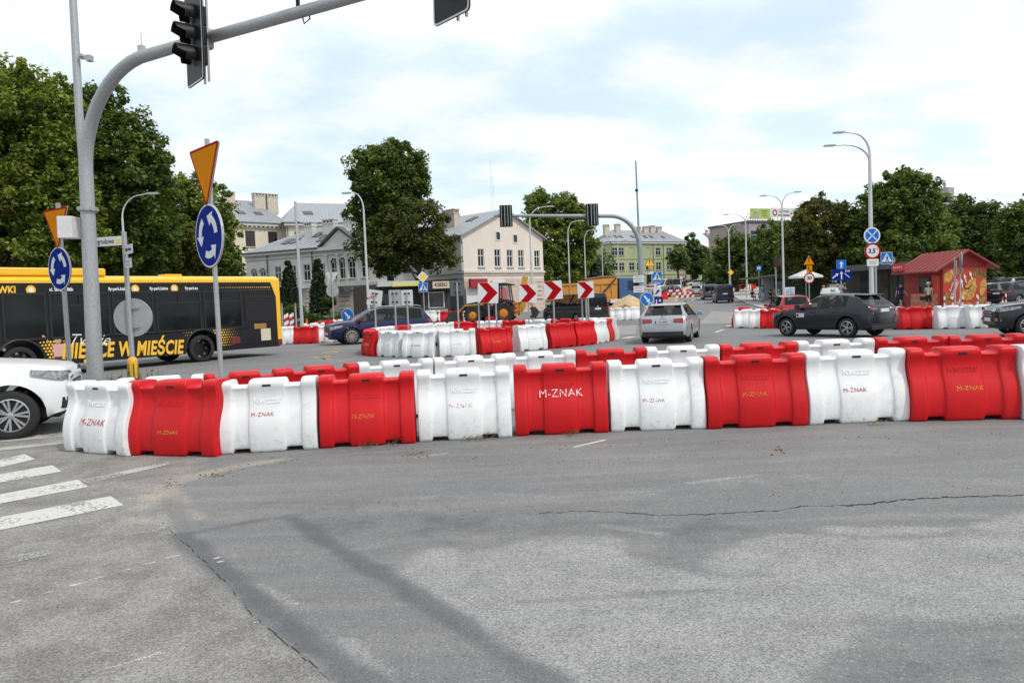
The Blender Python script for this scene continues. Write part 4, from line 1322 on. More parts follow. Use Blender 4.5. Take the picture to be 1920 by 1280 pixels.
plate(t, 'bus_stop_sign', [('blue_field', rect(.52, .56, .02), SBLUE2), ('white_field', rect(.34, .26, .02, 0, .02), SWHITE)], 3.55, y=-.05)
t = cluster('road_sign', 'small round red and white sign far before the green building', 1278, 128, 2.7)
plate(t, 'round_sign', [('red_ring', circ(.42), SRED), ('white_field', circ(.30), SWHITE)], 2.5, y=-.05)
# ------------------------------------------------------------------ vehicles
def paint(name, col, metal=.0, rough=.28):
    return mat(name, col, rough, metal, .03, 2, coat=.35, spec=.4)
TYRE = mat('tyre_rubber', (.016, .016, .017), .85, 0, .15, 20)
RIMM = mat('alloy_rim', (.48, .48, .49), .3, .8, .05, 10)
RIMD = mat('dark_rim', (.02, .02, .022), .4, .4)
BLACKP = mat('black_trim', (.013, .013, .014), .55)
CGLASS = see_glass('car_glass', .55, (.010, .012, .014))
CABG = see_glass('clear_cab_glass', .30, (.03, .05, .05))
HEADL = mat('headlight_glass', (.26, .27, .28), .08, .35, .9, 17, coat=.6)
TAILL = mat('tail_light_red', (.22, .006, .008), .15, 0, .25, 16, coat=.6)
NUMP = mat('number_plate_white', (.62, .62, .60), .5)
CHROME = mat('chrome', (.6, .6, .6), .15, 1.0)
SEATM = mat('dark_seat_fabric', (.035, .034, .034), .9)
_W = {}
def wheel_meshes(r, w, spokes, two_tone):
    k = (r, w, spokes, two_tone)
    if k in _W: return _W[k]
    R1 = r * .69
    mb = MB()
    mb.lathe([(R1, -w / 2 + .01), (r * .86, -w / 2), (r * .97, -w / 2 + .02), (r, -w / 2 + .05), (r, w / 2 - .05), (r * .97, w / 2 - .02), (r * .86, w / 2), (R1, w / 2 - .01), (R1 * .96, 0)], 36, M=RX(R_(90)), cap=False)
    ty = mb.mesh('tyre', TYRE, True, 50)
    mb = MB()
    M0 = RX(R_(90))
    mb.lathe([(R1 * 1.005, w / 2 - .012), (R1 * .93, w / 2 - .006), (R1 * .92, w / 2 - .03)], 36, 0, M0, False)
    mb.lathe([(R1 * .95, w / 2 - .05), (.02, w / 2 - .075)], 36, 1, M0)
    mb.lathe([(r * .13, w / 2 - .06), (r * .12, w / 2 - .012), (r * .05, w / 2 - .008), (.001, w / 2 - .008)], 16, 0, M0)
    for s in range(spokes):
        for d_ in ((-.07, .07) if two_tone else (0,)):
            a = 2 * PI * s / spokes + d_
            a2 = 2 * PI * s / spokes + d_ * 2.2
            ww = r * (.045 if two_tone else .085)
            p0 = Vector((math.cos(a) * r * .09, 0, math.sin(a) * r * .09)); p1 = Vector((math.cos(a2) * R1 * .94, 0, math.sin(a2) * R1 * .94))
            n = Vector((-(p1 - p0).z, 0, (p1 - p0).x)).normalized()
            y0, y1 = -(w / 2 - .016), -(w / 2 - .012)
            v = [p0 + n * ww * .7, p0 - n * ww * .7, p1 - n * ww, p1 + n * ww]
            vs = [(q.x, y0 if i < 2 else y1, q.z) for i, q in enumerate(v)] + [(q.x, y0 + .04, q.z) for q in v]
            mb.add(vs, [(0, 1, 2, 3), (0, 4, 5, 1), (1, 5, 6, 2), (3, 2, 6, 7), (0, 3, 7, 4), (7, 6, 5, 4)], 0)
    rm = mb.mesh('rim', [RIMM, RIMD], True, 40)
    _W[k] = (ty, rm)
    return _W[k]
def add_wheel(t, x, y, r, w, spokes=5, two_tone=True, name='wheel'):
    """y < 0 is the right side; the rim faces outward"""
    ty, rm = wheel_meshes(r, w, spokes, two_tone)
    M = T(x, y, r) @ (RZ(PI) if y > 0 else Matrix.Identity(4))
    o = link(name, ty, t, M)
    link('rim', rm, o)
    return o

FR = [0, .10, .26, .44, .60, .74, .87, 1.0]
FW = [.925, .972, .992, 1.0, 1.0, .992, .975, .945]
def car(label, pos, head, P, cat='car', group=None, name='parked_car'):
    L, W, H, wb = P['L'], P['W'], P['H'], P['wb']
    fo = P.get('fo', (L - wb) * .48)
    xf = wb / 2 + fo; xr = xf - L
    t = thing(name, label, cat, (pos[0], pos[1], gz(pos[0], pos[1])), head, group)
    r = P.get('r', .335); Ra = r + P.get('arch', .06)
    top = P['top']; belt = P['belt']; sill = P.get('sill', .24)
    doors = P['doors']                      # x boundaries from front to back
    cowl, rf, rb_, tl = P['cowl'], P['rf'], P['rb'], P['tl']   # windscreen foot, roof front, roof back, tail glass foot
    sg = P['glass']                         # side glass from, to
    xs = set(np.round(np.arange(xr, xf, .07), 3)) | {xr, xf, xf - .02, xf - .06, xr + .02, xr + .06}
    for w_ in (wb / 2, -wb / 2):
        for k in range(-8, 9): xs.add(round(w_ + Ra * math.sin(k / 8 * PI / 2), 4))
    for d_ in doors: xs |= {d_ - .008, d_ + .008}
    xs |= {cowl, rf, rb_, tl} | set(sg)
    xs = np.array(sorted(xs))
    keep = [0]
    for i in range(1, len(xs)):
        if xs[i] - xs[keep[-1]] > .006: keep.append(i)
    xs = xs[keep]
    def curve(pts, x, k=.05):
        px = [p[0] for p in pts][::-1]; pz = [p[1] for p in pts][::-1]
        return sum(np.interp(x + d_, px, pz) for d_ in (-k, -k / 2, 0, k / 2, k)) / 5
    Tz = curve(top, xs); Bz = np.minimum(curve(belt, xs), Tz - .004)
    nose, tail = P.get('nose', .17), P.get('tail', .10)
    hw = W / 2 * np.ones_like(xs)
    df = np.clip((xs - (xf - .75)) / .75, 0, 1); dr = np.clip(((xr + .6) - xs) / .6, 0, 1)
    hw *= 1 - nose * df ** 2.2 - tail * dr ** 2.5 - .16 * np.clip((xs - (xf - .09)) / .09, 0, 1) ** 2 - .05 * np.clip(((xr + .06) - xs) / .06, 0, 1) ** 2
    zb = sill + .12 * np.clip((xs - (xf - .35)) / .35, 0, 1) + .10 * np.clip(((xr + .35) - xs) / .35, 0, 1)
    for w_ in (wb / 2, -wb / 2):
        in_ = np.abs(xs - w_) < Ra
        zb = np.where(in_, np.maximum(zb, r + np.sqrt(np.maximum(0, Ra ** 2 - (xs - w_) ** 2))), zb)
    tum = P.get('tumble', .23)
    sec = []
    for i, x in enumerate(xs):
        b, tt, w_ = Bz[i], Tz[i], hw[i]
        q = min(1, max(0, (tt - b) / max(.2, H - np.interp(0, [0], [b]))))
        wr = w_ * (.945 - tum * q)
        S = [(w_ * .50, zb[i])]
        for f_, fw in zip(FR, FW):
            S.append((w_ * fw, max(zb[i], sill + f_ * (b - sill))))
        g = min(.055, (tt - b) * .25)
        S.append(((w_ * .945 * .45 + wr * .55) + .012 * q, b + (tt - g - b) * .5))
        S.append((wr, tt - g)); S.append((wr * .86, tt - g * .30)); S.append((wr * .45, tt - .0)); S.append((0, tt + .003))
        sec.append(S)
    ns = len(sec[0])
    vs = [(x, y, z) for x, S in zip(xs, sec) for y, z in S] + [(x, -y, z) for x, S in zip(xs, sec) for y, z in S]
    off = len(xs) * ns
    parts = {}
    def put(key, f, mi): parts.setdefault(key, []).append((f, mi))
    clad = P.get('clad', 0)
    hl, tlz = P.get('head', (.62, .80, .42)), P.get('tails', (.75, 1.0, .28))
    for side in (0, 1):
        o = side * off
        sn = 'l' if side == 0 else 'r'
        for i in range(len(xs) - 1):
            xm = (xs[i] + xs[i + 1]) / 2
            seam = any(abs(xm - d_) < .0085 for d_ in doors)
            for k in range(ns - 1):
                f = (o + i * ns + k, o + (i + 1) * ns + k, o + (i + 1) * ns + k + 1, o + i * ns + k + 1)
                if side == 0: f = f[::-1]
                zc = sum(vs[q][2] for q in f) / 4
                gap = Tz[i] - Bz[i] > .10 and Tz[i + 1] - Bz[i + 1] > .10
                mi = 0; key = 'body'
                if k == 0: mi = 1
                elif k <= 7:
                    arch = clad and min(abs(math.hypot(xm - w_, zc - r) - Ra) for w_ in (wb / 2, -wb / 2)) < .075
                    if clad and (zc < clad or arch): mi = 1
                    elif seam and k >= 2 and doors[-1] - .05 < xm < doors[0] + .05: mi = 1
                    elif xm < xr + tlz[2] and tlz[0] + (xm - xr) / tlz[2] * (tlz[1] - tlz[0]) * .6 < zc < tlz[1] and k >= 3: key = 'tail_light_' + sn; mi = 3
                    elif k >= 2 and doors[-1] < xm < doors[0]:
                        for a, b in zip(doors[:-1], doors[1:]):
                            if b < xm < a: key = 'door_%d%s' % (doors.index(a), sn)
                elif k in (8, 9):
                    if gap and sg[1] < xm < sg[0] and Tz[i] - Bz[i] > .13:
                        pil = any(abs(xm - d_) < .045 for d_ in doors[1:-1])
                        if pil: mi = 1
                        else:
                            j = sum(1 for d_ in doors[1:-1] if xm < d_)
                            key = 'side_window_%d%s' % (j, sn); mi = 4
                    elif gap and P.get('blackpillar') and xm < rf: mi = 1
                else:
                    if rf < xm < cowl and k >= 11: key = 'windscreen'; mi = 4
                    elif tl < xm < rb_ and k >= 11 and not P.get('van'): key = 'rear_window'; mi = 4
                    elif xm > cowl + .02: key = 'bonnet'
                    elif P.get('blackroof') and rb_ < xm < rf: mi = 1
                put(key, f, mi)
        # nose and tail caps
        for base, flip in ((0, side == 0), ((len(xs) - 1) * ns, side == 1)):
            pass
    for i0, key in ((0, 'tail'), (len(xs) - 1, 'nose')):
        for k in range(ns - 2):
            a, b = i0 * ns + k, i0 * ns + k + 1
            f = (a, b, b + off, a + off)
            if key == 'tail': f = f[::-1]
            zc = (vs[a][2] + vs[b][2]) / 2
            put('body', f, 1 if clad and zc < clad + .08 else 0)
    mats = [P['paint'], BLACKP, HEADL, TAILL, P.get('glassm', CGLASS)]
    body = None
    order = sorted(parts, key=lambda s: s != 'body')
    for key in order:
        fs = parts[key]
        used = sorted({q for f, _ in fs for q in f}); ix = {q: j for j, q in enumerate(used)}
        me = bpy.data.meshes.new(key)
        me.from_pydata([vs[q] for q in used], [], [tuple(ix[q] for q in f) for f, _ in fs])
        for m in mats: me.materials.append(m)
        me.polygons.foreach_set('material_index', [mi for _, mi in fs])
        me.validate()
        me.polygons.foreach_set('use_smooth', [True] * len(me.polygons))
        me.set_sharp_from_angle(angle=R_(38))
        nm = key
        for pre in ('headlight', 'tail_light', 'door', 'side_window'):
            if key.startswith(pre): nm = pre
        o = link(nm, me, t)
        if nm == 'door' and not P.get('nohandle'):
            j = int(key.split('_')[1][0]); s = 1 if key.endswith('l') else -1
            b = doors[j + 1]
            mb = MB(); mb.box((b + .20, s * (W / 2 * .985), np.interp(0, [0], [1]) * (sill + .80 * (belt[len(belt) // 2][1] - sill))), (.20, .05, .035)); mb.build('handle', P.get('handle', P['paint']), o, bevel=.01)
        if nm == 'tail_light' or nm == 'headlight': pass
    # underside
    mb = MB(); mb.box(((xf + xr) / 2, 0, sill + .06), (L - .35, W * .66, .16)); mb.box((0, 0, .42), (wb - 2 * Ra, W * .9, .3)); mb.build('underbody', BLACKP, t)
    mb = MB(); mb.box(((cowl + xr) / 2 + .1, 0, .55), (cowl - xr - .3, W * .84, .2)); mb.box((cowl - .28, 0, .85), (.35, W * .8, .22)); mb.build('cabin_floor', BLACKP, t)
    for x_ in (doors[1] + .12, doors[-1] + .15):
        for s in (1, -1):
            mb = MB(); mb.box((x_ + .25, s * W * .21, .72), (.5, .5, .18)); mb.prism([(x_ - .02, .75), (x_ + .14, .75), (x_ - .02, 1.22), (x_ - .12, 1.22)], s * W * .21 - .23, s * W * .21 + .23); mb.box((x_ - .09, s * W * .21, 1.30), (.09, .26, .17)); mb.build('seat', SEATM, t, bevel=.03)
    for s in (1, -1):
        for x in (wb / 2, -wb / 2):
            add_wheel(t, x, s * (W / 2 - P.get('ww', .225) / 2 - .012), r, P.get('ww', .225), *P.get('rim', (5, True)))
        mx_ = P.get('mirror', (cowl - .30, belt[len(belt) // 2][1] + .06))
        mb = MB(); mb.box((mx_[0], s * (W / 2 + .10), mx_[1]), (.10, .20, .15)); mb.box((mx_[0] + .02, s * (W / 2 - .01), mx_[1] - .05), (.06, .12, .05))
        mb.build('mirror', P.get('mirrorm', P['paint']), t, bevel=.03)
    # front dressing
    nf = hw[-1]; zf0 = sill + .12
    mb = MB(); gy = P.get('grille', (.40, .72)); mb.box((xf + .006, 0, (gy[0] + gy[1]) / 2), (.02, nf * 1.25, gy[1] - gy[0]))
    gr = mb.build('grille', BLACKP, t, bevel=.008)
    mb = MB()
    for k in range(4): mb.box((xf + .019, 0, gy[0] + (gy[1] - gy[0]) * (k + .5) / 4), (.008, nf * 1.2, .012))
    mb.build('grille_bar', P.get('grillem', SBACK), gr)
    mb = MB(); mb.box((xf + .027, 0, P.get('plz', .46)), (.012, .52, .115)); mb.build('number_plate', NUMP, t)
    # rear dressing
    zt = P.get('rplz', .80)
    mb = MB(); mb.box((xr - .010, 0, zt), (.014, .52, .115)); np_ = mb.build('number_plate', NUMP, t)
    mb = MB(); mb.box((xr - .012, .235, zt), (.014, .04, .105)); mb.build('blue_band', SBLUE, np_)
    if P.get('reg'): text(P['reg'], .10, BLK, np_, T(xr - .0185, -.02, zt) @ RZ(R_(-90)) @ FRONT, bold=.002, sx=.8)
    for s in (1, -1):
        v = []
        for k in range(9):
            f_ = k / 8; x = xf - .012 - hl[2] * f_; y = float(np.interp(x, xs, hw)) * .972 + .016; h_ = hl[1] - hl[0]
            for q in (0, 1):
                z = hl[0] + h_ * (.10 + .72 * f_ ** 1.3) if q == 0 else hl[1] + .012 * f_ * 4 - .012
                v.append((x, s * (y + (.012 if q == 0 else -.002)), z))
        v2 = [(x, y - s * .06, z) for x, y, z in v]; n = len(v)
        mb = MB(); mb.add(v + v2, [(2 * k, 2 * k + 2, 2 * k + 3, 2 * k + 1) for k in range(8)] + [(2 * k, 2 * k + 2, n + 2 * k + 2, n + 2 * k) for k in range(8)] + [(2 * k + 1, 2 * k + 3, n + 2 * k + 3, n + 2 * k + 1) for k in range(8)])
        o = mb.build('headlight', HEADL, t, True)
    if not P.get('van'):
        def at_x(z, back):
            o = np.argsort(Tz[:12] if back else Tz[-12:][::-1]); X_ = xs[:12] if back else xs[-12:][::-1]; Z_ = np.maximum.accumulate(Tz[:12] if back else Tz[-12:][::-1])
            return float(np.interp(z, Z_, X_))
        for s in (1, -1):
            for back, (z0, z1), mm, nm in ((True, tlz[:2], TAILL, 'tail_light'), (False, hl[:2], HEADL, 'headlight')):
                z1 = z0 + (z1 - z0) * .92; w_ = hw[0 if back else -1]; e = -.014 if back else .014
                ya, yb = w_ * .97, w_ * (.50 if back else .52)
                xa_, xb_ = at_x(z0, back) + e, at_x(z1, back) + e; i_ = -e * 3
                v = [(xa_, ya, z0 + .02), (xa_, yb, z0 + (z1 - z0) * .30), (xb_, yb * 1.02, z1 - .01), (xb_, ya, z1)]
                v = [(x, s * y, z) for x, y, z in v] + [(x + i_, s * y, z) for x, y, z in v]
                mb = MB(); mb.add(v, [(0, 1, 2, 3), (0, 4, 5, 1), (1, 5, 6, 2), (2, 6, 7, 3), (3, 7, 4, 0)]); mb.build(nm, mm, t, bevel=.008)
    if P.get('rbump'):
        mb = MB(); mb.box((xr + .02, 0, .34), (.07, W * .78, .14)); mb.build('bumper_insert', BLACKP, t, bevel=.02)
    if P.get('spoiler'):
        x, z = P['spoiler']; mb = MB(); mb.prism([(x + .2, z), (x - .16, z - .03), (x - .15, z - .055), (x + .2, z - .04)], -W * .33, W * .33); mb.build('spoiler', P['paint'], t, bevel=.01)
    if P.get('rails'):
        for s in (1, -1):
            mb = MB(); z = H + .035; mb.tube([(rf - .25, s * W * .335, z - .05), (rf - .4, s * W * .335, z), (rb_ + .3, s * W * .335, z - .01), (rb_ + .1, s * W * .335, z - .07)], .018, 6); mb.build('roof_rail', P.get('railm', BLACKP), t, True)
    return t

def suv(paint_, L=4.6, W=1.85, H=1.66, wb=2.70, **k):
    fo = (L - wb) * .47; xf = wb / 2 + fo; xr = xf - L
    b = .60 * H
    d = dict(L=L, W=W, H=H, wb=wb, fo=fo, r=.355, sill=.27, paint=paint_,
             top=[(xf, .80), (xf - .05, .90), (xf - .18, .985), (xf - .6, 1.05), (xf - 1.12, 1.10), (xf - 1.95, H - .06), (xf - 2.4, H), (xr + 1.1, H - .015), (xr + .42, H - .075), (xr + .10, b + .06), (xr + .04, b - .06), (xr, .72)],
             belt=[(xf, .76), (xf - .1, .90), (xf - .9, 1.01), (0, b + .02), (xr + .5, b + .08), (xr + .1, b), (xr, .70)],
             cowl=xf - 1.08, rf=xf - 1.98, rb=xr + .42, tl=xr + .12, glass=(xf - 1.15, xr + .55), doors=[xf - 1.30, xf - 2.25, xf - 3.15],
             head=(.70, .90, .55), tails=(.80, 1.02, .30), grille=(.48, .80), plz=.55, rplz=.86, rbump=True, rim=(5, True))
    d.update(k); return d
def hatch(paint_, L=4.0, W=1.75, H=1.48, wb=2.5, **k):
    fo = (L - wb) * .50; xf = wb / 2 + fo; xr = xf - L; b = .615 * H
    d = dict(L=L, W=W, H=H, wb=wb, fo=fo, r=.31, sill=.22, paint=paint_,
             top=[(xf, .66), (xf - .06, .74), (xf - .2, .80), (xf - .6, .90), (xf - .98, .95), (xf - 1.75, H - .05), (xf - 2.2, H), (xr + .9, H - .03), (xr + .36, H - .09), (xr + .10, b + .04), (xr + .04, b - .1), (xr, .60)],
             belt=[(xf, .62), (xf - .1, .72), (xf - .9, .87), (0, b), (xr + .5, b + .04), (xr + .1, b), (xr, .58)],
             cowl=xf - .95, rf=xf - 1.78, rb=xr + .38, tl=xr + .12, glass=(xf - 1.1, xr + .45), doors=[xf - 1.12, xf - 2.05, xf - 2.85],
             head=(.54, .72, .42), tails=(.66, .95, .22), grille=(.34, .58), plz=.42, rplz=.74, rbump=True, rim=(5, True))
    d.update(k); return d
def van(paint_, L=5.0, W=1.93, H=1.95, wb=3.1, **k):
    fo = .90; xf = wb / 2 + fo; xr = xf - L
    d = dict(L=L, W=W, H=H, wb=wb, fo=fo, r=.335, sill=.25, paint=paint_, van=True, nose=.12, tail=.04, tumble=.13,
             top=[(xf, .85), (xf - .05, .95), (xf - .2, 1.05), (xf - .65, 1.18), (xf - .8, 1.22), (xf - 1.5, H - .08), (xf - 1.9, H), (xr + .4, H), (xr + .06, H - .03), (xr + .03, H - .12), (xr, 1.0)],
             belt=[(xf, .80), (xf - .1, .93), (xf - .7, 1.10), (0, 1.17), (xr + .05, 1.17), (xr, .9)],
             cowl=xf - .72, rf=xf - 1.52, rb=xr + .08, tl=xr + .03, glass=(xf - .95, xr + .25), doors=[xf - 1.0, xf - 2.05, xf - 3.2],
             head=(.66, .95, .45), tails=(.80, 1.16, .10), grille=(.45, .75), plz=.5, rplz=.95, rbump=True, rim=(5, False))
    d.update(k); return d

def van_rear(t, P, wiper=True):
    """upright tail: glazed doors, lamps, plate"""
    L, W, H, wb = P['L'], P['W'], P['H'], P['wb']; xr = wb / 2 + P['fo'] - L
    for s in (1, -1):
        mb = MB(); mb.box((xr - .012, s * W * .205, H * .70), (.02, W * .37, H * .30)); w_ = mb.build('rear_window', P.get('glassm', CGLASS), t, bevel=.03)
        mb = MB(); mb.box((xr + .01, s * W * .435, H * .50), (.06, W * .07, H * .26)); mb.build('tail_light', TAILL, t, bevel=.02)
    mb = MB(); mb.box((xr - .002, 0, H * .5), (.012, .012, H * .75)); mb.build('door_gap', BLACKP, t)
    mb = MB(); mb.box((xr - .02, 0, .42), (.10, W * .9, .2)); mb.build('bumper', BLACKP, t, bevel=.03)

# white car at the left edge
WP = paint('white_car_paint', (.74, .75, .76)); 
hd_ = R_(23)
cw = Vector((-7.46, 11.02, 0)); f = Vector((math.cos(hd_), math.sin(hd_), 0)); lf = Vector((-f.y, f.x, 0))
P = suv(WP, L=4.60, W=1.86, H=1.67, wb=2.79, fo=.76, r=.358, arch=.095, clad=0, rim=(7, True), head=(.80, .975, .46), nose=.15, cowl=.98, rf=.05, glass=(.85, -1.9), doors=[.75, -.25, -1.2], top=[(2.155, .82), (2.13, .96), (2.06, 1.03), (1.7, 1.09), (.95, 1.17), (.1, 1.6), (-.3, 1.67), (-1.5, 1.655), (-2.0, 1.58), (-2.34, 1.05), (-2.40, .95), (-2.445, .7)])
c_ = cw - f * P['wb'] / 2 + lf * (.93 - .11)
wt = car('white car entering the photo at the left edge, only its front half showing', c_, hd_, P)
xf_ = P['wb'] / 2 + P['fo']
for s in (1, -1):
    mb = MB(); mb.hprism([(xf_ - .30, s * .84), (xf_ - .10, s * .815), (xf_ + .012, s * .67), (xf_ - .1, s * .6)][::s], .62, .70); mb.build('fog_light', BLACKP, wt, bevel=.01)
    mb = MB(); mb.hprism([(xf_ - .17, s * .835), (xf_ - .07, s * .815), (xf_ + .014, s * .66), (xf_ - .1, s * .58)][::s], .40, .57); mb.build('air_intake', BLACKP, wt, bevel=.01)
    mb = MB(); 
    for k in range(15):
        a = R_(8 + 164 * k / 14); mb.box((P['wb'] / 2 + .425 * math.cos(a), s * (.915), .358 + .425 * math.sin(a)), (.09, .03, .09), M=None)
mb = MB(); mb.box((0, 0, .30), (1.9, 1.87, .12)); mb.build('side_skirt', BLACKP, wt, bevel=.02)

# dark blue car behind the ring
BP = paint('dark_blue_car_paint', (.005, .008, .048), .25)
hd_ = R_(205)
f = Vector((math.cos(hd_), math.sin(hd_), 0)); lf = Vector((-f.y, f.x, 0))
P = suv(BP, L=5.06, W=1.97, H=1.72, wb=3.0, r=.39, rim=(10, False), grille=(.42, .86), rails=True, railm=SBACK, top=[(2.46, .86), (2.40, .96), (2.28, 1.02), (1.9, 1.08), (1.35, 1.14), (.45, 1.62), (-.1, 1.72), (-1.5, 1.70), (-2.10, 1.62), (-2.50, 1.10), (-2.56, 1.0), (-2.6, .75)])
c_ = Vector((-7.6, 35.4, 0)) - f * P['wb'] / 2 - lf * .87
q7 = car('dark blue estate style car driving left behind the barrier ring', c_, hd_, P)
mb = MB(); mb.box((2.40 - .02, .62, .90), (.05, .25, .03)); mb.build('light_strip', SWHITE, q7)

# silver estate seen from behind
SP = paint('silver_car_paint', (.36, .37, .39), .6, .32)
hd_ = R_(70.5)
f = Vector((math.cos(hd_), math.sin(hd_), 0))
P = hatch(SP, L=4.70, W=1.83, H=1.44, wb=2.81, fo=.89, r=.325, reg='TKI 46R70', tails=(.72, .92, .34), rplz=.78, head=(.56, .72, .5), rim=(10, False), nose=.16, tail=.13, tumble=.27,
          top=[(2.29, .62), (2.24, .70), (2.1, .77), (1.6, .87), (1.1, .95), (.25, 1.38), (-.2, 1.44), (-1.3, 1.42), (-1.72, 1.37), (-2.22, 1.00), (-2.33, .93), (-2.38, .80), (-2.41, .55)],
          belt=[(2.29, .6), (2.1, .72), (1.0, .90), (0, .94), (-1.6, .99), (-2.2, .96), (-2.41, .58)], cowl=1.12, rf=.27, rb=-1.72, tl=-2.20, glass=(1.0, -1.95), doors=[1.0, -.02, -.95], rails=True, railm=CHROME, spoiler=(-1.66, 1.405))
c_ = Vector((5.73, 27.6, 0)) + f * P['wb'] / 2
aud = car('silver estate car seen from behind, driving away past the blue arrow sign', c_, hd_, P)
mb = MB(); mb.tube([(-2.32, .05, .99), (-2.15, -.1, 1.09), (-2.12, -.3, 1.10)], .012, 6); mb.build('wiper', BLACKP, aud)
for k in range(4):
    mb = MB(); mb.lathe([(.032, 0), (.032, .006), (.024, .006), (.024, 0)], 14, M=T(-2.37, .078 - k * .052, .905) @ RY(R_(-90)), cap=False); mb.build('badge_ring', CHROME, aud)
mb = MB(); mb.box((-2.40, 0, .36), (.06, 1.45, .16)); mb.tube([(-2.3, 0, .32), (-2.5, 0, .32), (-2.52, 0, .43)], .025, 6); mb.build('tow_hook', BLACKP, aud)

# dark taxi
GP = paint('dark_grey_car_paint', (.017, .019, .024), .35, .3)
hd_ = R_(120.5)
f = Vector((math.cos(hd_), math.sin(hd_), 0)); lf = Vector((-f.y, f.x, 0))
P = suv(GP, L=4.18, W=1.77, H=1.56, wb=2.56, r=.345, arch=.08, clad=.40, rim=(5, True), tails=(.93, 1.04, .16), blackpillar=False, rplz=.93,
        top=[(1.97, .72), (1.92, .83), (1.8, .92), (1.35, 1.0), (.95, 1.06), (.05, 1.50), (-.4, 1.56), (-1.2, 1.52), (-1.62, 1.43), (-2.06, 1.10), (-2.14, .98), (-2.21, .66)],
        belt=[(1.97, .70), (1.8, .86), (1.0, .97), (0, 1.0), (-.9, 1.06), (-1.5, 1.10), (-2.0, 1.0), (-2.21, .64)], cowl=.97, rf=.06, rb=-1.64, tl=-2.02, glass=(.9, -1.25), doors=[.88, -.12, -1.0], mirrorm=BLACKP, handle=BLACKP, spoiler=(-1.60, 1.50))
c_ = Vector((11.12, 27.22, 0)) - lf * .79
tx = car('dark grey taxi hatchback with a white roof sign, behind the right barriers', c_, hd_, P, cat='taxi')
mb = MB(); mb.prism([(-.46, 1.55), (.46, 1.55), (.34, 1.76), (-.34, 1.76)], -.75, -.55); sg_ = mb.build('roof_sign', SWHITE, tx, bevel=.02)
sg_.matrix_local = RZ(R_(-90)) @ T(0, .62, 0)
text('Bolt', .15, mat('green_print', (.01, .25, .10), .5), sg_, T(0, -.756, 1.66) @ FRONT, bold=.005)
text('Bolt', .15, _M['green_print'], sg_, T(0, -.544, 1.66) @ RZ(PI) @ FRONT, bold=.005)
mb = MB(); mb.box((.62, .885, .80), (.34, .012, .15)); st_ = mb.build('door_sticker', SWHITE, tx)
mb = MB(); mb.prism(circ(.05, 14, 0, 0), -.006, .006); o = mb.build('round_crest', SRED, st_); o.matrix_local = T(.72, .893, .80)

# dark car cut by the right edge
DP = paint('black_grey_car_paint', (.022, .023, .027), .4, .25)
hd_ = R_(164)
f = Vector((math.cos(hd_), math.sin(hd_), 0)); lf = Vector((-f.y, f.x, 0))
P = suv(DP, L=4.48, W=1.85, H=1.65, wb=2.67, r=.36, rim=(5, True), head=(.78, .93, .62), grillem=CHROME)
c_ = Vector((15.95, 23.0, 0)) - f * P['wb'] / 2 - lf * .82
tc_ = car('black grey car cut off by the right edge, its nose pointing left', c_, hd_, P)
xf_ = P['wb'] / 2 + P['fo']
for s in (1, -1):
    mb = MB(); mb.hprism([(xf_ - .30, s * .84), (xf_ - .10, s * .81), (xf_ + .012, s * .66), (xf_ - .1, s * .58)][::s], .50, .60); mb.build('fog_light', HEADL, tc_, bevel=.01)

RP = paint('red_car_paint', (.36, .012, .022), .2)
P = hatch(RP, L=3.75, W=1.66, H=1.50, wb=2.4, rim=(5, True))
p = GY(1481, 38.5)
car('small red hatchback seen from behind, beyond the dark taxi', p + Vector((.3, 1.2, 0)), R_(86), P)
NV = paint('navy_van_paint', (.012, .016, .05), .3)
P = van(NV, L=4.85, H=1.95); p = GY(1360, 80)
t = car('navy blue van seen from behind, driving up the road', p + Vector((.3, 2, 0)), R_(80), P, cat='van'); van_rear(t, P)
MG = paint('grey_mpv_paint', (.10, .105, .11), .4)
P = van(MG, L=4.5, W=1.85, H=1.85, wb=2.8); p = GY(1334, 90)
t = car('grey people carrier just ahead of the navy van on the road', p + Vector((.3, 2, 0)), R_(80), P, cat='van'); van_rear(t, P)
P = hatch(SP, L=4.3, W=1.80, H=1.56, wb=2.6); p = GY(1305, 107)
car('far silver hatchback leading the line of cars up the road', p, R_(78), P)
# black van beside the ring
KP = paint('black_van_paint', (.012, .012, .013), .1, .35)
P = van(KP, L=5.1, W=1.96, H=1.99, wb=3.1)
hd_ = R_(122)
f = Vector((math.cos(hd_), math.sin(hd_), 0)); lf = Vector((-f.y, f.x, 0)); xr_ = P['wb'] / 2 + P['fo'] - P['L']
c_ = Vector((6.5, 49.2, 0)) - f * xr_ + lf * .98
t = car('black van with its rear doors to the camera, behind the chevron boards', c_, hd_, P, cat='van'); van_rear(t, P)
mb = MB(); mb.prism([(0, -.1), (.07, 0), (0, .1), (-.07, 0)], -.012, 0); o = mb.build('badge', CHROME, t); o.matrix_local = T(xr_ - .02, 0, 1.08) @ RZ(R_(-90))
# car park at the right
PW = paint('white_parked_paint', (.70, .70, .69)); PS = paint('silver_parked_paint', (.45, .46, .47), .5)
def parked(u, Y, ang, P, lb, **k):
    return car(lb, GY(u, Y), R_(ang), P, group='cars in the car park', **k)
parked(1873, 58, 35, hatch(PW, L=3.9), 'white parked hatchback behind the red kiosk corner')
parked(1913, 52, 20, suv(DP), 'dark parked car with red tail light at the right edge of the car park')
parked(1862, 74, 10, hatch(DP, L=4.1), 'dark parked car farther back, right of the kiosk roof')
parked(1893, 76, 8, hatch(PS, L=4.2), 'silver parked car in the back row of the car park')
parked(1925, 72, 5, suv(PS), 'tall silver parked car in the back row at the right edge')
parked(1897, 86, 4, hatch(BP, L=4.2), 'dark blue parked car deepest in the car park under the trees')
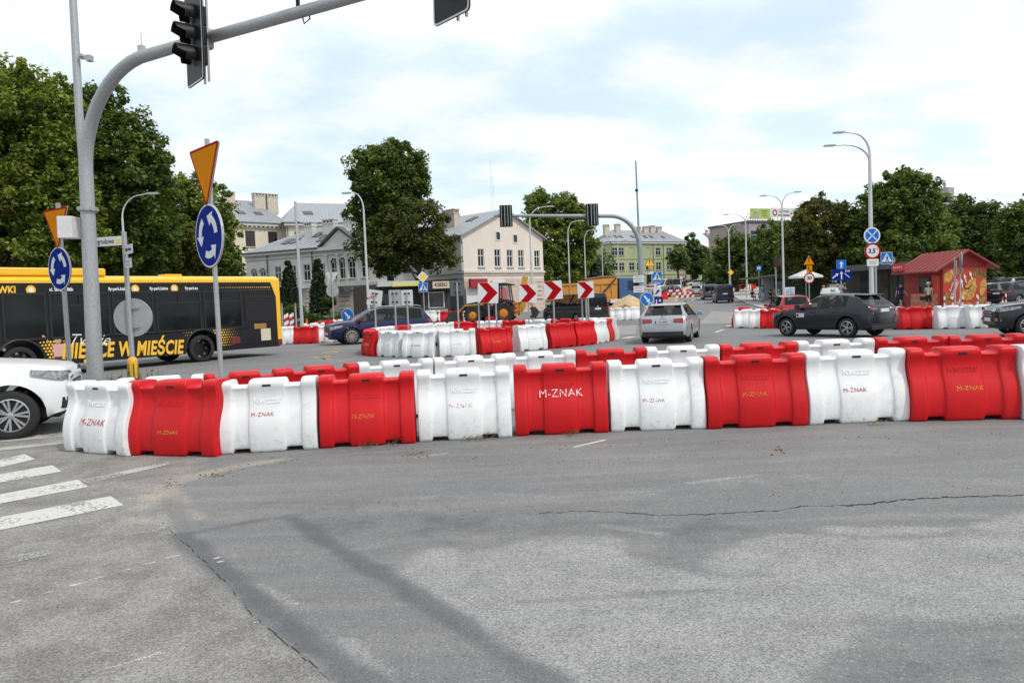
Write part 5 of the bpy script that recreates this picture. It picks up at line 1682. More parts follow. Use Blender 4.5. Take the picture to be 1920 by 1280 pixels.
# far end of the street
def far(u, Y, ang, P, lb, cat='car'):
    return car(lb, GY(u, Y), R_(ang), P, cat=cat)
far(1290, 176, 175, hatch(BP, L=4.5), 'far navy car before the green wall end')
far(1304, 170, 178, hatch(PW, L=4.2), 'far white car right of the navy one by the green wall')
t = far(1250, 108, 215, suv(DP), 'dark car nose towards us behind the mound and red barrier')
t = far(1250, 134, 215, van(PW, L=5.4, H=2.3, W=2.0), 'white delivery van behind the blue crossing sign', 'van')
t = far(1186, 86, 262, van(PW, L=5.6, H=2.5, W=2.05, glassm=glass('van_screen', (.10, .12, .13), .08)), 'white box van facing us beside the blue tipper cab', 'van')

# ------------------------------------------------------------------ bus
BUSD = mat('dark_bus_wrap', (.013, .013, .015), .45, 0, .15, 2, spec=.25)
BUSY = mat('yellow_bus_paint', (.82, .45, .012), .35, 0, .04, 2, coat=.3)
BUSG = mat('bus_window_glass', (.010, .012, .013), .05, 0, .6, .9, spec=.2)
FRAME = mat('dark_window_frame', (.018, .019, .020), .5, spec=.3)
GOLD = mat('golden_print', (.80, .46, .03), .5)
PW_ = mat('white_print', (.72, .72, .72), .5)
hb = math.atan2(-.809, -.5875)
fb = Vector((math.cos(hb), math.sin(hb), 0))
org = Vector((-9.18, 29.75, 0))          # rear left corner on the ground
bus = thing('city_bus', 'dark wrapped city bus with a yellow roof edge and tail, golden slogan on its side', 'bus', org, hb)
BL, BW, BH = 12.0, 2.55, 3.10
# local: x forward from the rear, y<0 is away from the camera side (left side at y=0)
mb = MB()
wx = (3.4, 9.3); wr = .49
prof_b = [(0, .42), (.1, .34)]
for x in wx:
    prof_b += [(x - .66, .34)] + [(x + .64 * math.sin(a), .34 + .64 * math.cos(a) + .18) for a in np.linspace(-1.45, 1.45, 13)] + [(x + .66, .34)]
prof_b += [(BL - .15, .34), (BL, .5), (BL, 1.14), (0, 1.14)]
mb.prism(prof_b, -BW, 0)
mb.box((BL / 2, -BW / 2, 2.725), (BL - .02, BW, .29)); mb.box((.82, -BW / 2, 1.86), (1.64, BW, 1.44))
bays = ((1.72, 3.28, True), (3.40, 5.05, True), (5.15, 6.52, False), (6.62, 8.42, True), (8.52, 9.7, False), (9.8, 11.3, False))
ed = [1.64] + [q for b_ in bays for q in b_[:2]] + [BL]
for a, b in zip(ed[0::2], ed[1::2]):
    for y in (-.03, -BW + .03): mb.box(((a + b) / 2, y, 1.86), (b - a, .06, 1.44))
body = mb.build('body', BUSD, bus)
mb = MB()
q = [(0, 2.80), (.02, 2.68), (0, 2.68)]
cs = [(0.004, 2.87), (0.004, 2.96), (-.06, 3.03), (-.22, BH), (-BW + .22, BH), (-BW + .06, 3.03), (-BW - .004, 2.96), (-BW - .004, 2.87)]
vs = [(x, y, z) for x in (-.03, BL - .1) for y, z in cs]; n = len(cs)
mb.add(vs, [(i, i + 1, n + i + 1, n + i) for i in range(n - 1)] + [tuple(range(n))[::-1], tuple(range(n, 2 * n)), (0, n, 2 * n - 1, n - 1)])
mb.build('roof', BUSY, bus)
mb = MB(); mb.hprism([(6.6, -.10), (11.2, -.10), (11.2, -BW + .1), (6.6, -BW + .1)], BH - .01, BH + .24); mb.build('roof_unit', BUSY, bus, bevel=.05)
mb = MB(); mb.box((4.2, -.5, BH + .04), (.6, .5, .08)); mb.build('roof_hatch', BUSY, bus)
mb = MB()
mb.prism([(-.03, .62), (.16, .62), (.16, 2.30), (.38, 2.87), (-.03, 2.87)], -.02, .006); mb.prism([(-.03, .62), (.16, .62), (.16, 2.30), (.38, 2.87), (-.03, 2.87)], -BW - .006, -BW + .02)
mb.box((-.012, -BW / 2, 1.71), (.024, BW - .03, 2.16)); mb.build('yellow_tail', BUSY, bus)
mb = MB(); mb.box((.06, -BW / 2, .50), (.19, BW + .014, .24)); mb.build('red_bumper', mat('dark_red_bumper', (.20, .012, .015), .5), bus)
mb = MB(); mb.box((-.03, -BW / 2, 2.0), (.02, 1.9, .9)); mb.build('rear_window', BUSG, bus, bevel=.04)
# windows: upper strip and lower pane per bay
BGL = see_glass('bus_window_glass', .30, (.008, .010, .011))
for (x0, x1, hop) in bays:
    for y, o_ in ((0, .006), (-BW, -.006)):
        xc, w_ = (x0 + x1) / 2, x1 - x0
        mb = MB(); yy = y + o_
        for z in (1.18, 2.545): mb.box((xc, yy, z), (w_ + .02, .03, .07))
        for x in (x0 + .02, x1 - .02): mb.box((x, yy, 1.86), (.06, .03, 1.30))
        if hop: mb.box((xc, yy, 2.17), (w_ - .08, .03, .07)); mb.box((xc, yy, 2.36), (.06, .03, .31))
        fr_ = mb.build('window', FRAME, bus)
        mb = MB(); mb.box((xc, y, 1.66 if hop else 1.86), (w_ - .08, .012, .95 if hop else 1.3)); mb.build('pane', BGL, fr_)
        if hop:
            for s in (-1, 1):
                mb = MB(); mb.box((xc + s * w_ / 4, y, 2.36), (w_ / 2 - .1, .012, .30)); mb.build('hopper_pane', BGL, fr_)
BSEAT = mat('bus_seat_fabric', (.16, .05, .04), .9, 0, .3, 9); BRAIL = mat('yellow_handrail', (.55, .33, .03), .4)
for k in range(9):
    for y in (-.42, -BW + .42):
        x = 2.2 + k * .95
        mb = MB(); mb.prism([(x, 1.14), (x + .1, 1.14), (x + .04, 1.84), (x - .05, 1.84)], y - .38, y + .38); mb.box((x + .25, y, 1.22), (.45, .76, .12)); mb.build('seat', BSEAT, bus, bevel=.03)
    if k % 2: mb = MB(); mb.cyl((2.2 + k * .95, -.95, 1.14), (2.2 + k * .95, -.95, 2.6), .02, .02, 6); mb.build('handrail', BRAIL, bus)
mb = MB(); mb.box((BL - .02, -BW / 2, 1.9), (.03, BW - .1, 1.4)); mb.build('windscreen', BGL, bus)
mb = MB(); mb.box((.92, .006, 1.86), (1.3, .02, 1.0)); gl_ = mb.build('engine_grille', FRAME, bus)
for k in range(16):
    mb = MB(); mb.box((.92, .022, 1.42 + k * .058), (1.2, .016, .022)); mb.build('slat', BLACKP, gl_)
for x in wx:
    for y in (-.18, -BW + .18): add_wheel(bus, x, y, wr, .30, 8, False)
    mb = MB()
    pts = [(x + .66 * math.sin(a), .012, .52 + .66 * math.cos(a)) for a in np.linspace(-1.6, 1.6, 21)]
    mb.tube(pts, .028, 6); mb.build('arch_trim', BLACKP, bus, True)
mb = MB(); mb.box((1.3, .004, .78), (1.15, .012, .5)); mb.build('engine_flap', BUSD, bus, bevel=.01)
mb = MB(); mb.box((.95, .012, 1.18), (.55, .008, .20)); mb.build('brown_sticker', mat('brown_sticker_print', (.30, .17, .05), .6), bus)
mb = MB(); mb.box((.72, .012, .84), (.44, .008, .46)); mb.build('pale_sticker', mat('pale_sticker_print', (.55, .50, .36), .6, 0, .35, 60), bus)
mb = MB(); mb.box((2.05, .012, .70), (.36, .008, .24)); mb.build('red_mark', mat('dim_red_print', (.13, .012, .015), .6, 0, .5, 20), bus)
BM = lambda x, z, y=.020: T(x, y, z) @ RZ(PI) @ FRONT        # lettering on the left side: reads towards the tail
text('DZRYWKI', .30, GOLD, bus, BM(9.85, 2.66), 'lettering', bold=.012, sx=.8)
for x, s in ((8.05, 'ul. Skrajna 86b'), (6.30, 'fly-park.kielce'), (4.92, 'fly-park.kielce'), (3.72, 'fly-park.eu')):
    text(s, .15, PW_, bus, BM(x, 2.665), 'lettering', bold=.004, sx=.78)
for x in (8.90, 7.12, 5.74, 4.36):
    mb = MB(); mb.prism(circ(.135, 18), -.004, .004); o = mb.build('round_icon', GOLD, bus); o.matrix_local = T(x, .014, 2.665)
    mb = MB(); mb.prism(circ(.07, 12), -.004, .006); i_ = mb.build('icon_mark', PW_, o)
tl_ = text('MIEJSCE W MIEŚCIE', .66, GOLD, bus, T(6.18, .020, .66) @ RY(R_(-2.2)) @ RZ(PI) @ FRONT, 'slogan_lettering', bold=.022, shear=.18, sx=.66, space=1.06)
text('Twoje', .50, PW_, bus, T(7.35, .024, 1.05) @ RY(R_(-4)) @ RZ(PI) @ FRONT, 'script_lettering', bold=-.004, shear=.45)
# halftone dots fading out around the wheel arches and along the roof edge
def dots(name, x0, x1, z0, z1, dens):
    mb = MB(); st = .095; r0 = random.Random(5)
    for i in range(int((x1 - x0) / st)):
        for j in range(int((z1 - z0) / st)):
            x, z = x0 + (i + .5 * (j % 2)) * st, z0 + j * st
            d_ = dens(x, z)
            if d_ > .08: mb.prism(circ(.038 * min(1, d_), 8, x, z), .011, .014)
    o = mb.build(name, GOLD, bus); o['kind'] = 'stuff'; return o
dots('halftone_dots', 1.9, 3.2, .55, 1.3, lambda x, z: 1.1 - abs(x - 2.75) * 1.1 - abs(z - .9) * .6 if math.hypot(x - 3.4, z - .5) > .72 else 0)
dots('halftone_dots', 3.5, 4.2, 1.0, 1.32, lambda x, z: .9 - (x - 3.4) * .9 if math.hypot(x - 3.4, z - .5) > .72 else 0)
dots('halftone_dots', 7.7, 8.9, .5, 1.25, lambda x, z: 1.1 - abs(x - 8.45) * 1.2 - abs(z - .85) * .5 if math.hypot(x - 9.3, z - .5) > .72 else 0)
dots('halftone_dots', .4, 3.0, 2.58, 2.78, lambda x, z: .25 + (z - 2.56) * 4 - x * .12)
# printed cheering man in a pink shirt
SKIN = mat('printed_skin', (.50, .27, .18), .6); PINK = mat('printed_shirt', (.62, .34, .30), .6); HAIRP = mat('printed_dark', (.05, .03, .03), .6)
mb = MB()
for q_, mi in (([(-.16, 0), (.14, 0), (.17, .38), (-.17, .38)], 1), (circ(.10, 14, 0, .50), 0), ([(.12, .30), (.17, .38), (.45, .66), (.40, .70)], 0), ([(-.14, .34), (-.17, .26), (-.42, .20), (-.40, .27)], 0), ([(-.09, .53), (.09, .53), (.08, .61), (-.08, .61)], 2), ([(-.15, -.12), (.13, -.12), (.14, 0), (-.16, 0)], 2)):
    mb.prism(q_, .012, .016, mi)
o = mb.build('printed_man', [SKIN, PINK, HAIRP], bus); o.matrix_local = T(8.25, 0, .60)

# ------------------------------------------------------------------ tipper truck and digger
ORG = mat('orange_tipper_paint', (.50, .22, .03), .5, 0, .10, 3, dirt=.35)
TBLUE = paint('blue_cab_paint', (.035, .09, .22), .1, .4)
CHAS = mat('dark_chassis', (.03, .03, .032), .8, 0, .3, 4)
p = GY(1128, 62)
tk = thing('tipper_truck', 'tipper truck with an orange body and blue cab behind the black van', 'truck', p, R_(14))
mb = MB(); mb.box((-.4, 0, .9), (6.6, 1.0, .3)); mb.build('chassis', CHAS, tk)
mb = MB()
# body with slanted tail, ribs and a raised rim
mb.prism([(-4.4, 1.25), (.95, 1.25), (1.0, 2.75), (-4.6, 2.55)], -1.22, 1.22); bd_ = mb.build('tipper_body', ORG, tk)
mb = MB()
for x in (-4.0, -3.1, -2.2, -1.3, -.4, .5):
    mb.box((x, -1.25, 1.95), (.12, .07, 1.25)); 
mb.box((-1.8, -1.26, 2.62), (5.5, .09, .14)); mb.box((-1.8, -1.26, 1.28), (5.4, .09, .12)); mb.build('rib', ORG, bd_)
mb = MB(); mb.prism([(-1.7, 2.62), (1.0, 2.76), (1.0, 3.05), (-1.5, 2.92)], -1.2, 1.2); mb.build('upper_board', ORG, bd_)
mb = MB(); mb.tube([(-.9, -1.34, 1.3), (.85, -1.34, 3.0)], .06, 6); mb.build('ram', BLACKP, bd_)
mb = MB(); mb.tube([(-1.7, -1.1, 2.95), (-.4, -1.1, 3.12), (.95, -1.1, 3.1)], .10, 8); mb.build('rolled_cover', mat('brown_tarpaulin', (.16, .10, .06), .9), bd_)
mb = MB(); mb.prism([(1.15, 1.05), (3.0, 1.05), (3.05, 2.0), (2.85, 3.0), (1.15, 3.05)], -1.2, 1.2); cb_ = mb.build('cab', TBLUE, tk, bevel=.06)
for y in (-1.21, 1.21):
    mb = MB(); mb.prism([(1.9, 2.0), (2.85, 1.95), (2.72, 2.75), (1.9, 2.75)], y - .012, y + .012); mb.build('side_window', CGLASS, cb_)
mb = MB(); mb.quad((3.062, -1.05, 2.0), (3.062, 1.05, 2.0), (2.888, 1.05, 2.85), (2.888, -1.05, 2.85)); mb.build('windscreen', CGLASS, cb_)
mb = MB(); mb.box((3.0, 0, .8), (.2, 2.3, .5)); mb.build('bumper', CHAS, cb_, bevel=.03)
for y in (-1.45, 1.45):
    mb = MB(); mb.box((2.75, y, 2.35), (.12, .22, .75)); mb.build('mirror', BLACKP, cb_, bevel=.03)
mb = MB(); mb.box((1.0, -1.3, 1.15), (1.4, .05, .3)); mb.build('side_board', SWHITE, tk)
for x in (2.2, -2.0, -3.3):
    for y in (-1.05, 1.05): add_wheel(tk, x, y, .52, .34, 8, False)

p = GY(915, 56)
DY = mat('digger_yellow', (.52, .26, .025), .5, 0, .15, 3, dirt=.6)
dg = thing('backhoe_digger', 'yellow and black backhoe digger with big tyres behind the chevron boards', 'digger', p, R_(-6))
def big_wheel(x, y, r, w):
    mb = MB(); mb.lathe([(r * .5, -w / 2), (r * .92, -w / 2), (r, -w / 2 + .06), (r, w / 2 - .06), (r * .92, w / 2), (r * .5, w / 2)], 28, M=RX(R_(90)))
    o = mb.build('wheel', TYRE, dg, True, 40); o.matrix_local = T(x, y, r)
    mb = MB()
    for k in range(18):
        a = 2 * PI * k / 18
        for s in (1, -1):
            mb.box((0, s * w * .26, 0), (.06, w * .46, .05), M=RY(-a) @ T(r + .012, 0, 0) @ Matrix.Rotation(s * .5, 4, 'X'))
    mb.build('tread', TYRE, o)
    mb = MB(); mb.lathe([(.02, -w / 2 - .03), (r * .25, -w / 2 - .03), (r * .52, -w / 2 + .02), (r * .56, -w / 2 - .02)], 20, M=RX(R_(-90)), cap=False); mb.lathe([(.02, -w / 2 - .03), (r * .25, -w / 2 - .03), (r * .52, -w / 2 + .02), (r * .56, -w / 2 - .02)], 20, M=RX(R_(90)), cap=False)
    mb.build('rim', mat('orange_rim', (.60, .20, .01), .5), o, True)
for y in (-.92, .92):
    big_wheel(1.35, y, .74, .50); big_wheel(-.95, y, .66, .46)
mb = MB(); mb.box((.2, 0, .75), (3.6, .9, .5)); mb.build('chassis', CHAS, dg)
mb = MB(); mb.prism([(-1.9, 1.05), (.1, 1.0), (.1, 1.7), (-.3, 1.72), (-1.9, 1.45)], -.42, .42); mb.build('engine_hood', CHAS, dg, bevel=.05)
mb = MB()
for a, b in (((.1, -.72, 1.0), (.15, -.72, 2.75)), ((1.05, -.75, 1.6), (1.05, -.72, 2.75)), ((1.9, -.72, 1.3), (1.75, -.7, 2.75)), ((.1, .72, 1.0), (.15, .72, 2.75)), ((1.05, .75, 1.6), (1.05, .72, 2.75)), ((1.9, .72, 1.3), (1.75, .7, 2.75))): mb.tube([a, b], .05, 6)
mb.box((1.0, 0, 1.12), (1.8, 1.45, .35)); mb.build('cab_frame', BLACKP, dg)
mb = MB(); mb.prism([(-.15, 2.75), (2.05, 2.75), (2.1, 2.82), (1.5, 2.95), (.3, 2.95), (-.15, 2.84)], -.82, .82); mb.build('cab_roof', BLACKP, dg)
for y in (-.72, .72):
    for x0, x1 in ((.2, 1.0), (1.1, 1.75)):
        mb = MB(); mb.quad((x0, y, 1.3), (x1, y, 1.3), (x1, y, 2.72), (x0, y, 2.72)); mb.build('cab_window', CABG, dg)
mb = MB(); mb.box((.9, .1, 1.6), (.5, .5, .5)); mb.box((.65, .1, 2.0), (.12, .5, .7)); mb.build('seat', mat('seat_fabric', (.05, .05, .05), .9), dg)
for y in (-.92,.92):
    mb = MB(); mb.tube([(.55 + .0, y, 1.15), (.75, y, 1.55), (1.35, y, 1.68), (1.95, y, 1.5), (2.15, y, 1.1)], .09, 8); mb.build('mudguard', BLACKP, dg, True)
mb = MB(); mb.prism([(2.0, .5), (2.35, .5), (2.4, 1.5), (2.05, 1.5)], -.95, -.6); st1 = mb.build('stabiliser', DY, dg)
mb = MB(); 
for k in range(3): mb.prism([(2.06, .62 + k * .3), (2.36, .74 + k * .3), (2.36, .88 + k * .3), (2.06, .76 + k * .3)], -.965, -.955)
mb.build('red_stripe', STR_R, st1)
mb = MB(); mb.prism([(2.0, .5), (2.35, .5), (2.4, 1.5), (2.05, 1.5)], .6, .95); mb.build('stabiliser', DY, dg)
mb = MB(); mb.prism([(2.2, .9), (2.6, .7), (2.9, 1.2), (3.0, 2.9), (3.15, 3.35), (2.75, 3.4), (2.55, 2.4), (2.4, 1.4)], -.2, .2); mb.build('boom', DY, dg, bevel=.03)
mb = MB(); mb.tube([(2.5, -.26, 1.4), (2.75, -.26, 2.6)], .06, 6); mb.tube([(2.5, .26, 1.4), (2.75, .26, 2.6)], .06, 6); mb.build('ram', CHROME, dg)
mb = MB(); mb.prism([(2.8, 3.3), (3.05, 3.1), (3.25, 2.0), (3.5, 1.1), (3.3, 1.0), (3.0, 2.0)], -.12, .12); mb.build('dipper_arm', DY, dg, bevel=.02)
mb = MB(); mb.prism([(3.2, 1.05), (3.6, 1.1), (3.9, .7), (3.6, .25), (3.1, .3), (3.35, .55)], -.32, .32); mb.build('bucket', CHAS, dg)
mb = MB(); mb.prism([(-2.0, .35), (-2.9, .2), (-3.1, .25), (-2.75, .9), (-2.2, 1.0)], -1.1, 1.1); mb.build('loader_bucket', CHAS, dg)
mb = MB()
for y in (-.55, .55): mb.tube([(-.2, y, 1.4), (-1.6, y, 1.35), (-2.3, y, .7)], .1, 6)
mb.build('loader_arm', mat('dirty_yellow_arm', (.30, .16, .02), .6, 0, .3, 3, dirt=.7), dg)
mb = MB(); mb.lathe([(.09, 2.95), (.09, 3.15), (.05, 3.2), (.001, 3.2)], 10, M=T(.4, 0, 0)); mb.build('beacon', _M['amber_lamp'], dg)
# ------------------------------------------------------------------ buildings
def plaster(name, col, var=.07, scale=.5):
    return mat(name, col, .9, 0, var, scale, .25, 25, spec=.25)
PINKP = plaster('pale_pink_plaster', (.68, .60, .53), .08, .4); PINKB = plaster('pink_stone_base', (.56, .45, .38), .10, 1.2)
GREYP = plaster('grey_white_plaster', (.63, .62, .585), .09, .5); CREAM = plaster('cream_plaster', (.64, .585, .46)); GREENP = plaster('pale_green_plaster', (.36, .385, .225), .08, .3)
TRIM = plaster('pale_stucco_trim', (.56, .55, .52)); BEIGE = plaster('beige_stone_base', (.50, .44, .38), .1)
WINF = mat('white_window_frame', (.66, .66, .65), .5); WINB = mat('brown_window_frame', (.09, .05, .035), .5)
WGL = mat('house_glass', (.025, .03, .034), .06, 0, .5, .7, spec=.4)
WGL2 = mat('blue_house_glass', (.05, .075, .11), .08, 0, .5, .7, spec=.5)
SEAMR = mat('zinc_roof', (.33, .35, .37), .45, .35, .10, 1.2, dirt=.15)
GUT = mat('dark_gutter', (.10, .09, .085), .5, .2)
CHIM = plaster('chimney_render', (.50, .45, .38), .12, 2)
SKYL = mat('skylight_glass', (.10, .12, .14), .08, 0, .3, 1)

def frame_at(u0, Y0, u1, Y1, z=None):
    """wall frame from the left end (u0, depth Y0) to the right end (u1, depth Y1): matrix and length; -y is outdoors"""
    a, b = GY(u0, Y0), GY(u1, Y1)
    d = Vector((b.x - a.x, b.y - a.y, 0))
    return T(a.x, a.y, 0) @ RZ(math.atan2(d.y, d.x)), d.length
def col_x(M, u, L_):
    """distance along the wall that shows under pixel column u"""
    lo, hi = -5.0, L_ + 5
    for _ in range(40):
        m = (lo + hi) / 2
        if proj(M @ Vector((m, 0, 5)))[0] < u: lo = m
        else: hi = m
    return lo
def row_z(M, x, v):
    p = M @ Vector((x, 0, 0)); 
    lo, hi = -5., 40.
    for _ in range(40):
        m = (lo + hi) / 2
        if proj((p.x, p.y, m))[1] > v: lo = m
        else: hi = m
    return lo
def wall(parent, M, x0, x1, z0, z1, ops, m, name='wall', rev=.16, th=None):
    """plastered wall with real openings and their reveals"""
    X = sorted({x0, x1} | {o[0] for o in ops} | {o[1] for o in ops}); Z = sorted({z0, z1} | {o[2] for o in ops} | {o[3] for o in ops})
    mb = MB()
    for a, b in zip(X[:-1], X[1:]):
        for c, d in zip(Z[:-1], Z[1:]):
            if any(o[0] - 1e-4 <= a and b <= o[1] + 1e-4 and o[2] - 1e-4 <= c and d <= o[3] + 1e-4 for o in ops): continue
            mb.quad((a, 0, c), (b, 0, c), (b, 0, d), (a, 0, d))
    for a, b, c, d in ops:
        mb.quad((a, 0, c), (b, 0, c), (b, rev, c), (a, rev, c)); mb.quad((a, rev, d), (b, rev, d), (b, 0, d), (a, 0, d))
        mb.quad((a, 0, c), (a, rev, c), (a, rev, d), (a, 0, d)); mb.quad((b, rev, c), (b, 0, c), (b, 0, d), (b, rev, d))
    o = mb.build(name, m, parent); o.matrix_local = M
    return o
def window(parent, M, x0, x1, z0, z1, fm=WINF, gm=WGL, bars=(1, 1), arch=False, sill=True, rev=.16, fw=.07, trim=None):
    w, h = x1 - x0, z1 - z0
    mb = MB()
    y = rev - .05
    mb.box((x0 + fw / 2, y, (z0 + z1) / 2), (fw, .06, h)); mb.box((x1 - fw / 2, y, (z0 + z1) / 2), (fw, .06, h))
    mb.box(((x0 + x1) / 2, y, z0 + fw / 2), (w - 2 * fw, .06, fw)); mb.box(((x0 + x1) / 2, y, z1 - fw / 2), (w - 2 * fw, .06, fw))
    nx_, nz_ = bars
    for k in range(1, nx_ + 1): mb.box((x0 + w * k / (nx_ + 1), y - .004, (z0 + z1) / 2), (fw * .9, .06, h - 2 * fw))
    for k in range(1, nz_ + 1): mb.box(((x0 + x1) / 2, y - .008, z0 + h * (.62 if nz_ == 1 else k / (nz_ + 1))), (w - 2 * fw, .06, fw * .9))
    f_ = mb.build('window', fm, parent); f_.matrix_local = M
    for k in range(nx_ + 1):
        mb = MB(); a = x0 + w * k / (nx_ + 1); b = x0 + w * (k + 1) / (nx_ + 1)
        mb.quad((a, rev - .03, z0), (b, rev - .03, z0), (b, rev - .03, z1), (a, rev - .03, z1)); mb.build('pane', gm, f_)
    if sill:
        mb = MB(); mb.box(((x0 + x1) / 2, -.05, z0 - .04), (w + .16, .22, .07)); mb.build('sill', trim or TRIM, f_)
    if arch:
        # round head standing proud above the square opening
        c = (x0 + x1) / 2; r = w / 2
        mb = MB(); n = 12
        out = [(c + (r + .14) * math.cos(PI * k / n), z1 + (r + .14) * math.sin(PI * k / n)) for k in range(n + 1)]; inn = [(c + r * math.cos(PI * k / n), z1 + r * math.sin(PI * k / n)) for k in range(n + 1)]
        for k in range(n): mb.prism([inn[k], out[k], out[k + 1], inn[k + 1]], -.07, .0)
        mb.build('arch_moulding', trim or TRIM, f_)
        mb = MB(); mb.prism([(c + r * math.cos(PI * k / n), z1 + r * math.sin(PI * k / n)) for k in range(n + 1)], -.012, .0); mb.build('pane', gm, f_)
        mb = MB()
        for a in (45, 90, 135): mb.tube([(c, -.03, z1), (c + r * math.cos(R_(a)), -.03, z1 + r * math.sin(R_(a)))], .03, 4)
        mb.build('glazing_bar', fm, f_)
    return f_
def roof_plane(parent, M, a, b, c, d, m, name='roof', seams=0, th=.10):
    """sloping roof slab through four corners (a,b along the eave; c,d at the ridge) with standing seams"""
    a, b, c, d = (Vector(p) for p in (a, b, c, d))
    n = (b - a).cross(d - a).normalized()
    if n.z < 0: n = -n
    mb = MB(); lo = [p - n * th for p in (a, b, c, d)]
    mb.add([a, b, c, d] + lo, [(0, 1, 2, 3), (7, 6, 5, 4), (0, 4, 5, 1), (1, 5, 6, 2), (2, 6, 7, 3), (3, 7, 4, 0)])
    o = mb.build(name, m, parent); o.matrix_local = M
    if seams:
        mb = MB()
        for k in range(1, seams):
            p, q = a.lerp(b, k / seams), d.lerp(c, k / seams)
            mb.tube([p + n * .02, q + n * .02], .035, 4)
        s = mb.build('roof_seams', m, o); s['kind'] = 'stuff'
    return o
def chimney(parent, M, x, y, z0, z1, w=.9, d=.6, m=CHIM):
    mb = MB(); mb.box((x, y, (z0 + z1) / 2), (w, d, z1 - z0)); mb.box((x, y, z1 - .38), (w + .10, d + .10, .08))
    mb.box((x, y, z1 + .04), (w + .16, d + .16, .10)); c = mb.build('chimney', m, parent); c.matrix_local = M
    for k in range(3):
        mb = MB(); mb.box((x + (k - 1) * w * .28, y - d / 2 - .003, z1 - .18), (w * .14, .02, .2)); mb.build('flue_opening', BLK, c)
    return c
def skylight(parent, M, p, q, w, m=SKYL):
    """flat roof window between p (low) and q (high), slope given by both"""
    p, q = Vector(p), Vector(q); d = (q - p); up = Vector((1, 0, 0)).cross(d).normalized()
    if up.z < 0: up = -up
    mb = MB(); vs = [p + up * .03, p + Vector((w, 0, 0)) + up * .03, q + Vector((w, 0, 0)) + up * .03, q + up * .03]; vt = [v_ + up * .08 for v_ in vs]
    mb.add(vs + vt, [(4, 5, 6, 7), (0, 4, 7, 3), (1, 2, 6, 5), (0, 1, 5, 4), (2, 3, 7, 6)]); o = mb.build('skylight', GUT, parent); o.matrix_local = M
    mb = MB(); e = d * .08; f = Vector((w * .1, 0, 0)); k = up * .086
    mb.quad(p + e + f + k, p + e + Vector((w, 0, 0)) - f + k, q - e + Vector((w, 0, 0)) - f + k, q - e + f + k); g = mb.build('pane', m, o)
def band(parent, M, x0, x1, z, h, dep, m, name='cornice', y=0):
    mb = MB(); mb.box(((x0 + x1) / 2, y - dep / 2 + .02, z), (x1 - x0, dep + .04, h)); o = mb.build(name, m, parent); o.matrix_local = M; return o
def downpipe(parent, M, x, z0, z1, m=GUT):
    mb = MB(); mb.tube([(x, -.10, z0), (x, -.10, z1)], .06, 6); o = mb.build('downpipe', m, parent); o.matrix_local = M

# ---- pink house with its gable to the right
ZE, ZA = 8.35, 10.95
M, L_ = frame_at(873, 72, 1022, 80)
hs = thing('gabled_house', 'pale pink two storey house with a plain gable and zinc roof, behind the chevron boards', 'house')
ops = []
for u in (903, 934, 957, 978, 1008):
    x = col_x(M, u, L_); ops.append((x - .42, x + .42, 5.25, 7.0))
x9 = col_x(M, 1010, L_); ops.append((x9 - .42, x9 + .42, 2.0, 3.7))
wall(hs, M, 0, L_, -.5, ZE, [o for o in ops if o[2] > 4.75] + [o for o in ops if o[2] < 4.75], PINKP)
mb = MB(); xa = col_x(M, 950, L_); mb.prism([(0, ZE), (L_, ZE - .5 + .5), (xa, ZA)], 0, .2); g_ = mb.build('gable', PINKP, hs); g_.matrix_local = M
for o in ops: window(hs, M, *o, bars=(1, 1), trim=TRIM)
for u in (936, 968):
    x = col_x(M, u, L_); z = 8.15 if u < 950 else 7.95
    mb = MB(); mb.box((x, -.02, z + .2), (.72, .06, .95)); w_ = mb.build('attic_window', WINF, hs); w_.matrix_local = M
    mb = MB(); mb.box((x, -.045, z + .2), (.52, .02, .75)); mb.build('pane', WGL, w_)
band(hs, M, -.12, L_ + .1, 4.75, .22, .18, TRIM); band(hs, M, -.05, L_ + .05, 4.45, .10, .08, PINKB, 'string_course')
for k in range(8): band(hs, M, 0, L_, .6 + k * .47, .40, .03, PINKB, 'base_course')
Mf, Lf = frame_at(700, 87.5, 873, 72); Mf = T(*(M @ Vector((0, 0, 0)))) @ RZ(math.atan2((M.to_3x3() @ Vector((1, 0, 0))).y, (M.to_3x3() @ Vector((1, 0, 0))).x) - PI / 2) @ T(-8, 0, 0); Lf = 8
fo = []
for k in range(2):
    x = 6.1 - k * 3.2; fo.append((x - .5, x + .5, 5.2, 7.0)); fo.append((x - .5, x + .5, 1.9, 3.8))
wall(hs, Mf, 0, Lf, -.5, ZE, fo, GREYP)
for o in fo: window(hs, Mf, *o, bars=(1, 1), arch=o[2] > 4)
band(hs, Mf, 0, Lf, 4.75, .22, .17, TRIM); band(hs, Mf, 0, Lf + .1, ZE - .25, .4, .3, TRIM); band(hs, Mf, 0, Lf + .1, ZE - .7, .12, .12, TRIM, 'string_course')
mb = MB(); mb.box((Lf - .45, -.06, (4.9 + ZE - .5) / 2), (.7, .14, ZE - 5.4)); o = mb.build('pilaster', TRIM, hs); o.matrix_local = Mf
wall(hs, M @ T(L_, 0, 0) @ RZ(PI / 2), 0, 8, -.5, ZE - .3, [], PINKP)
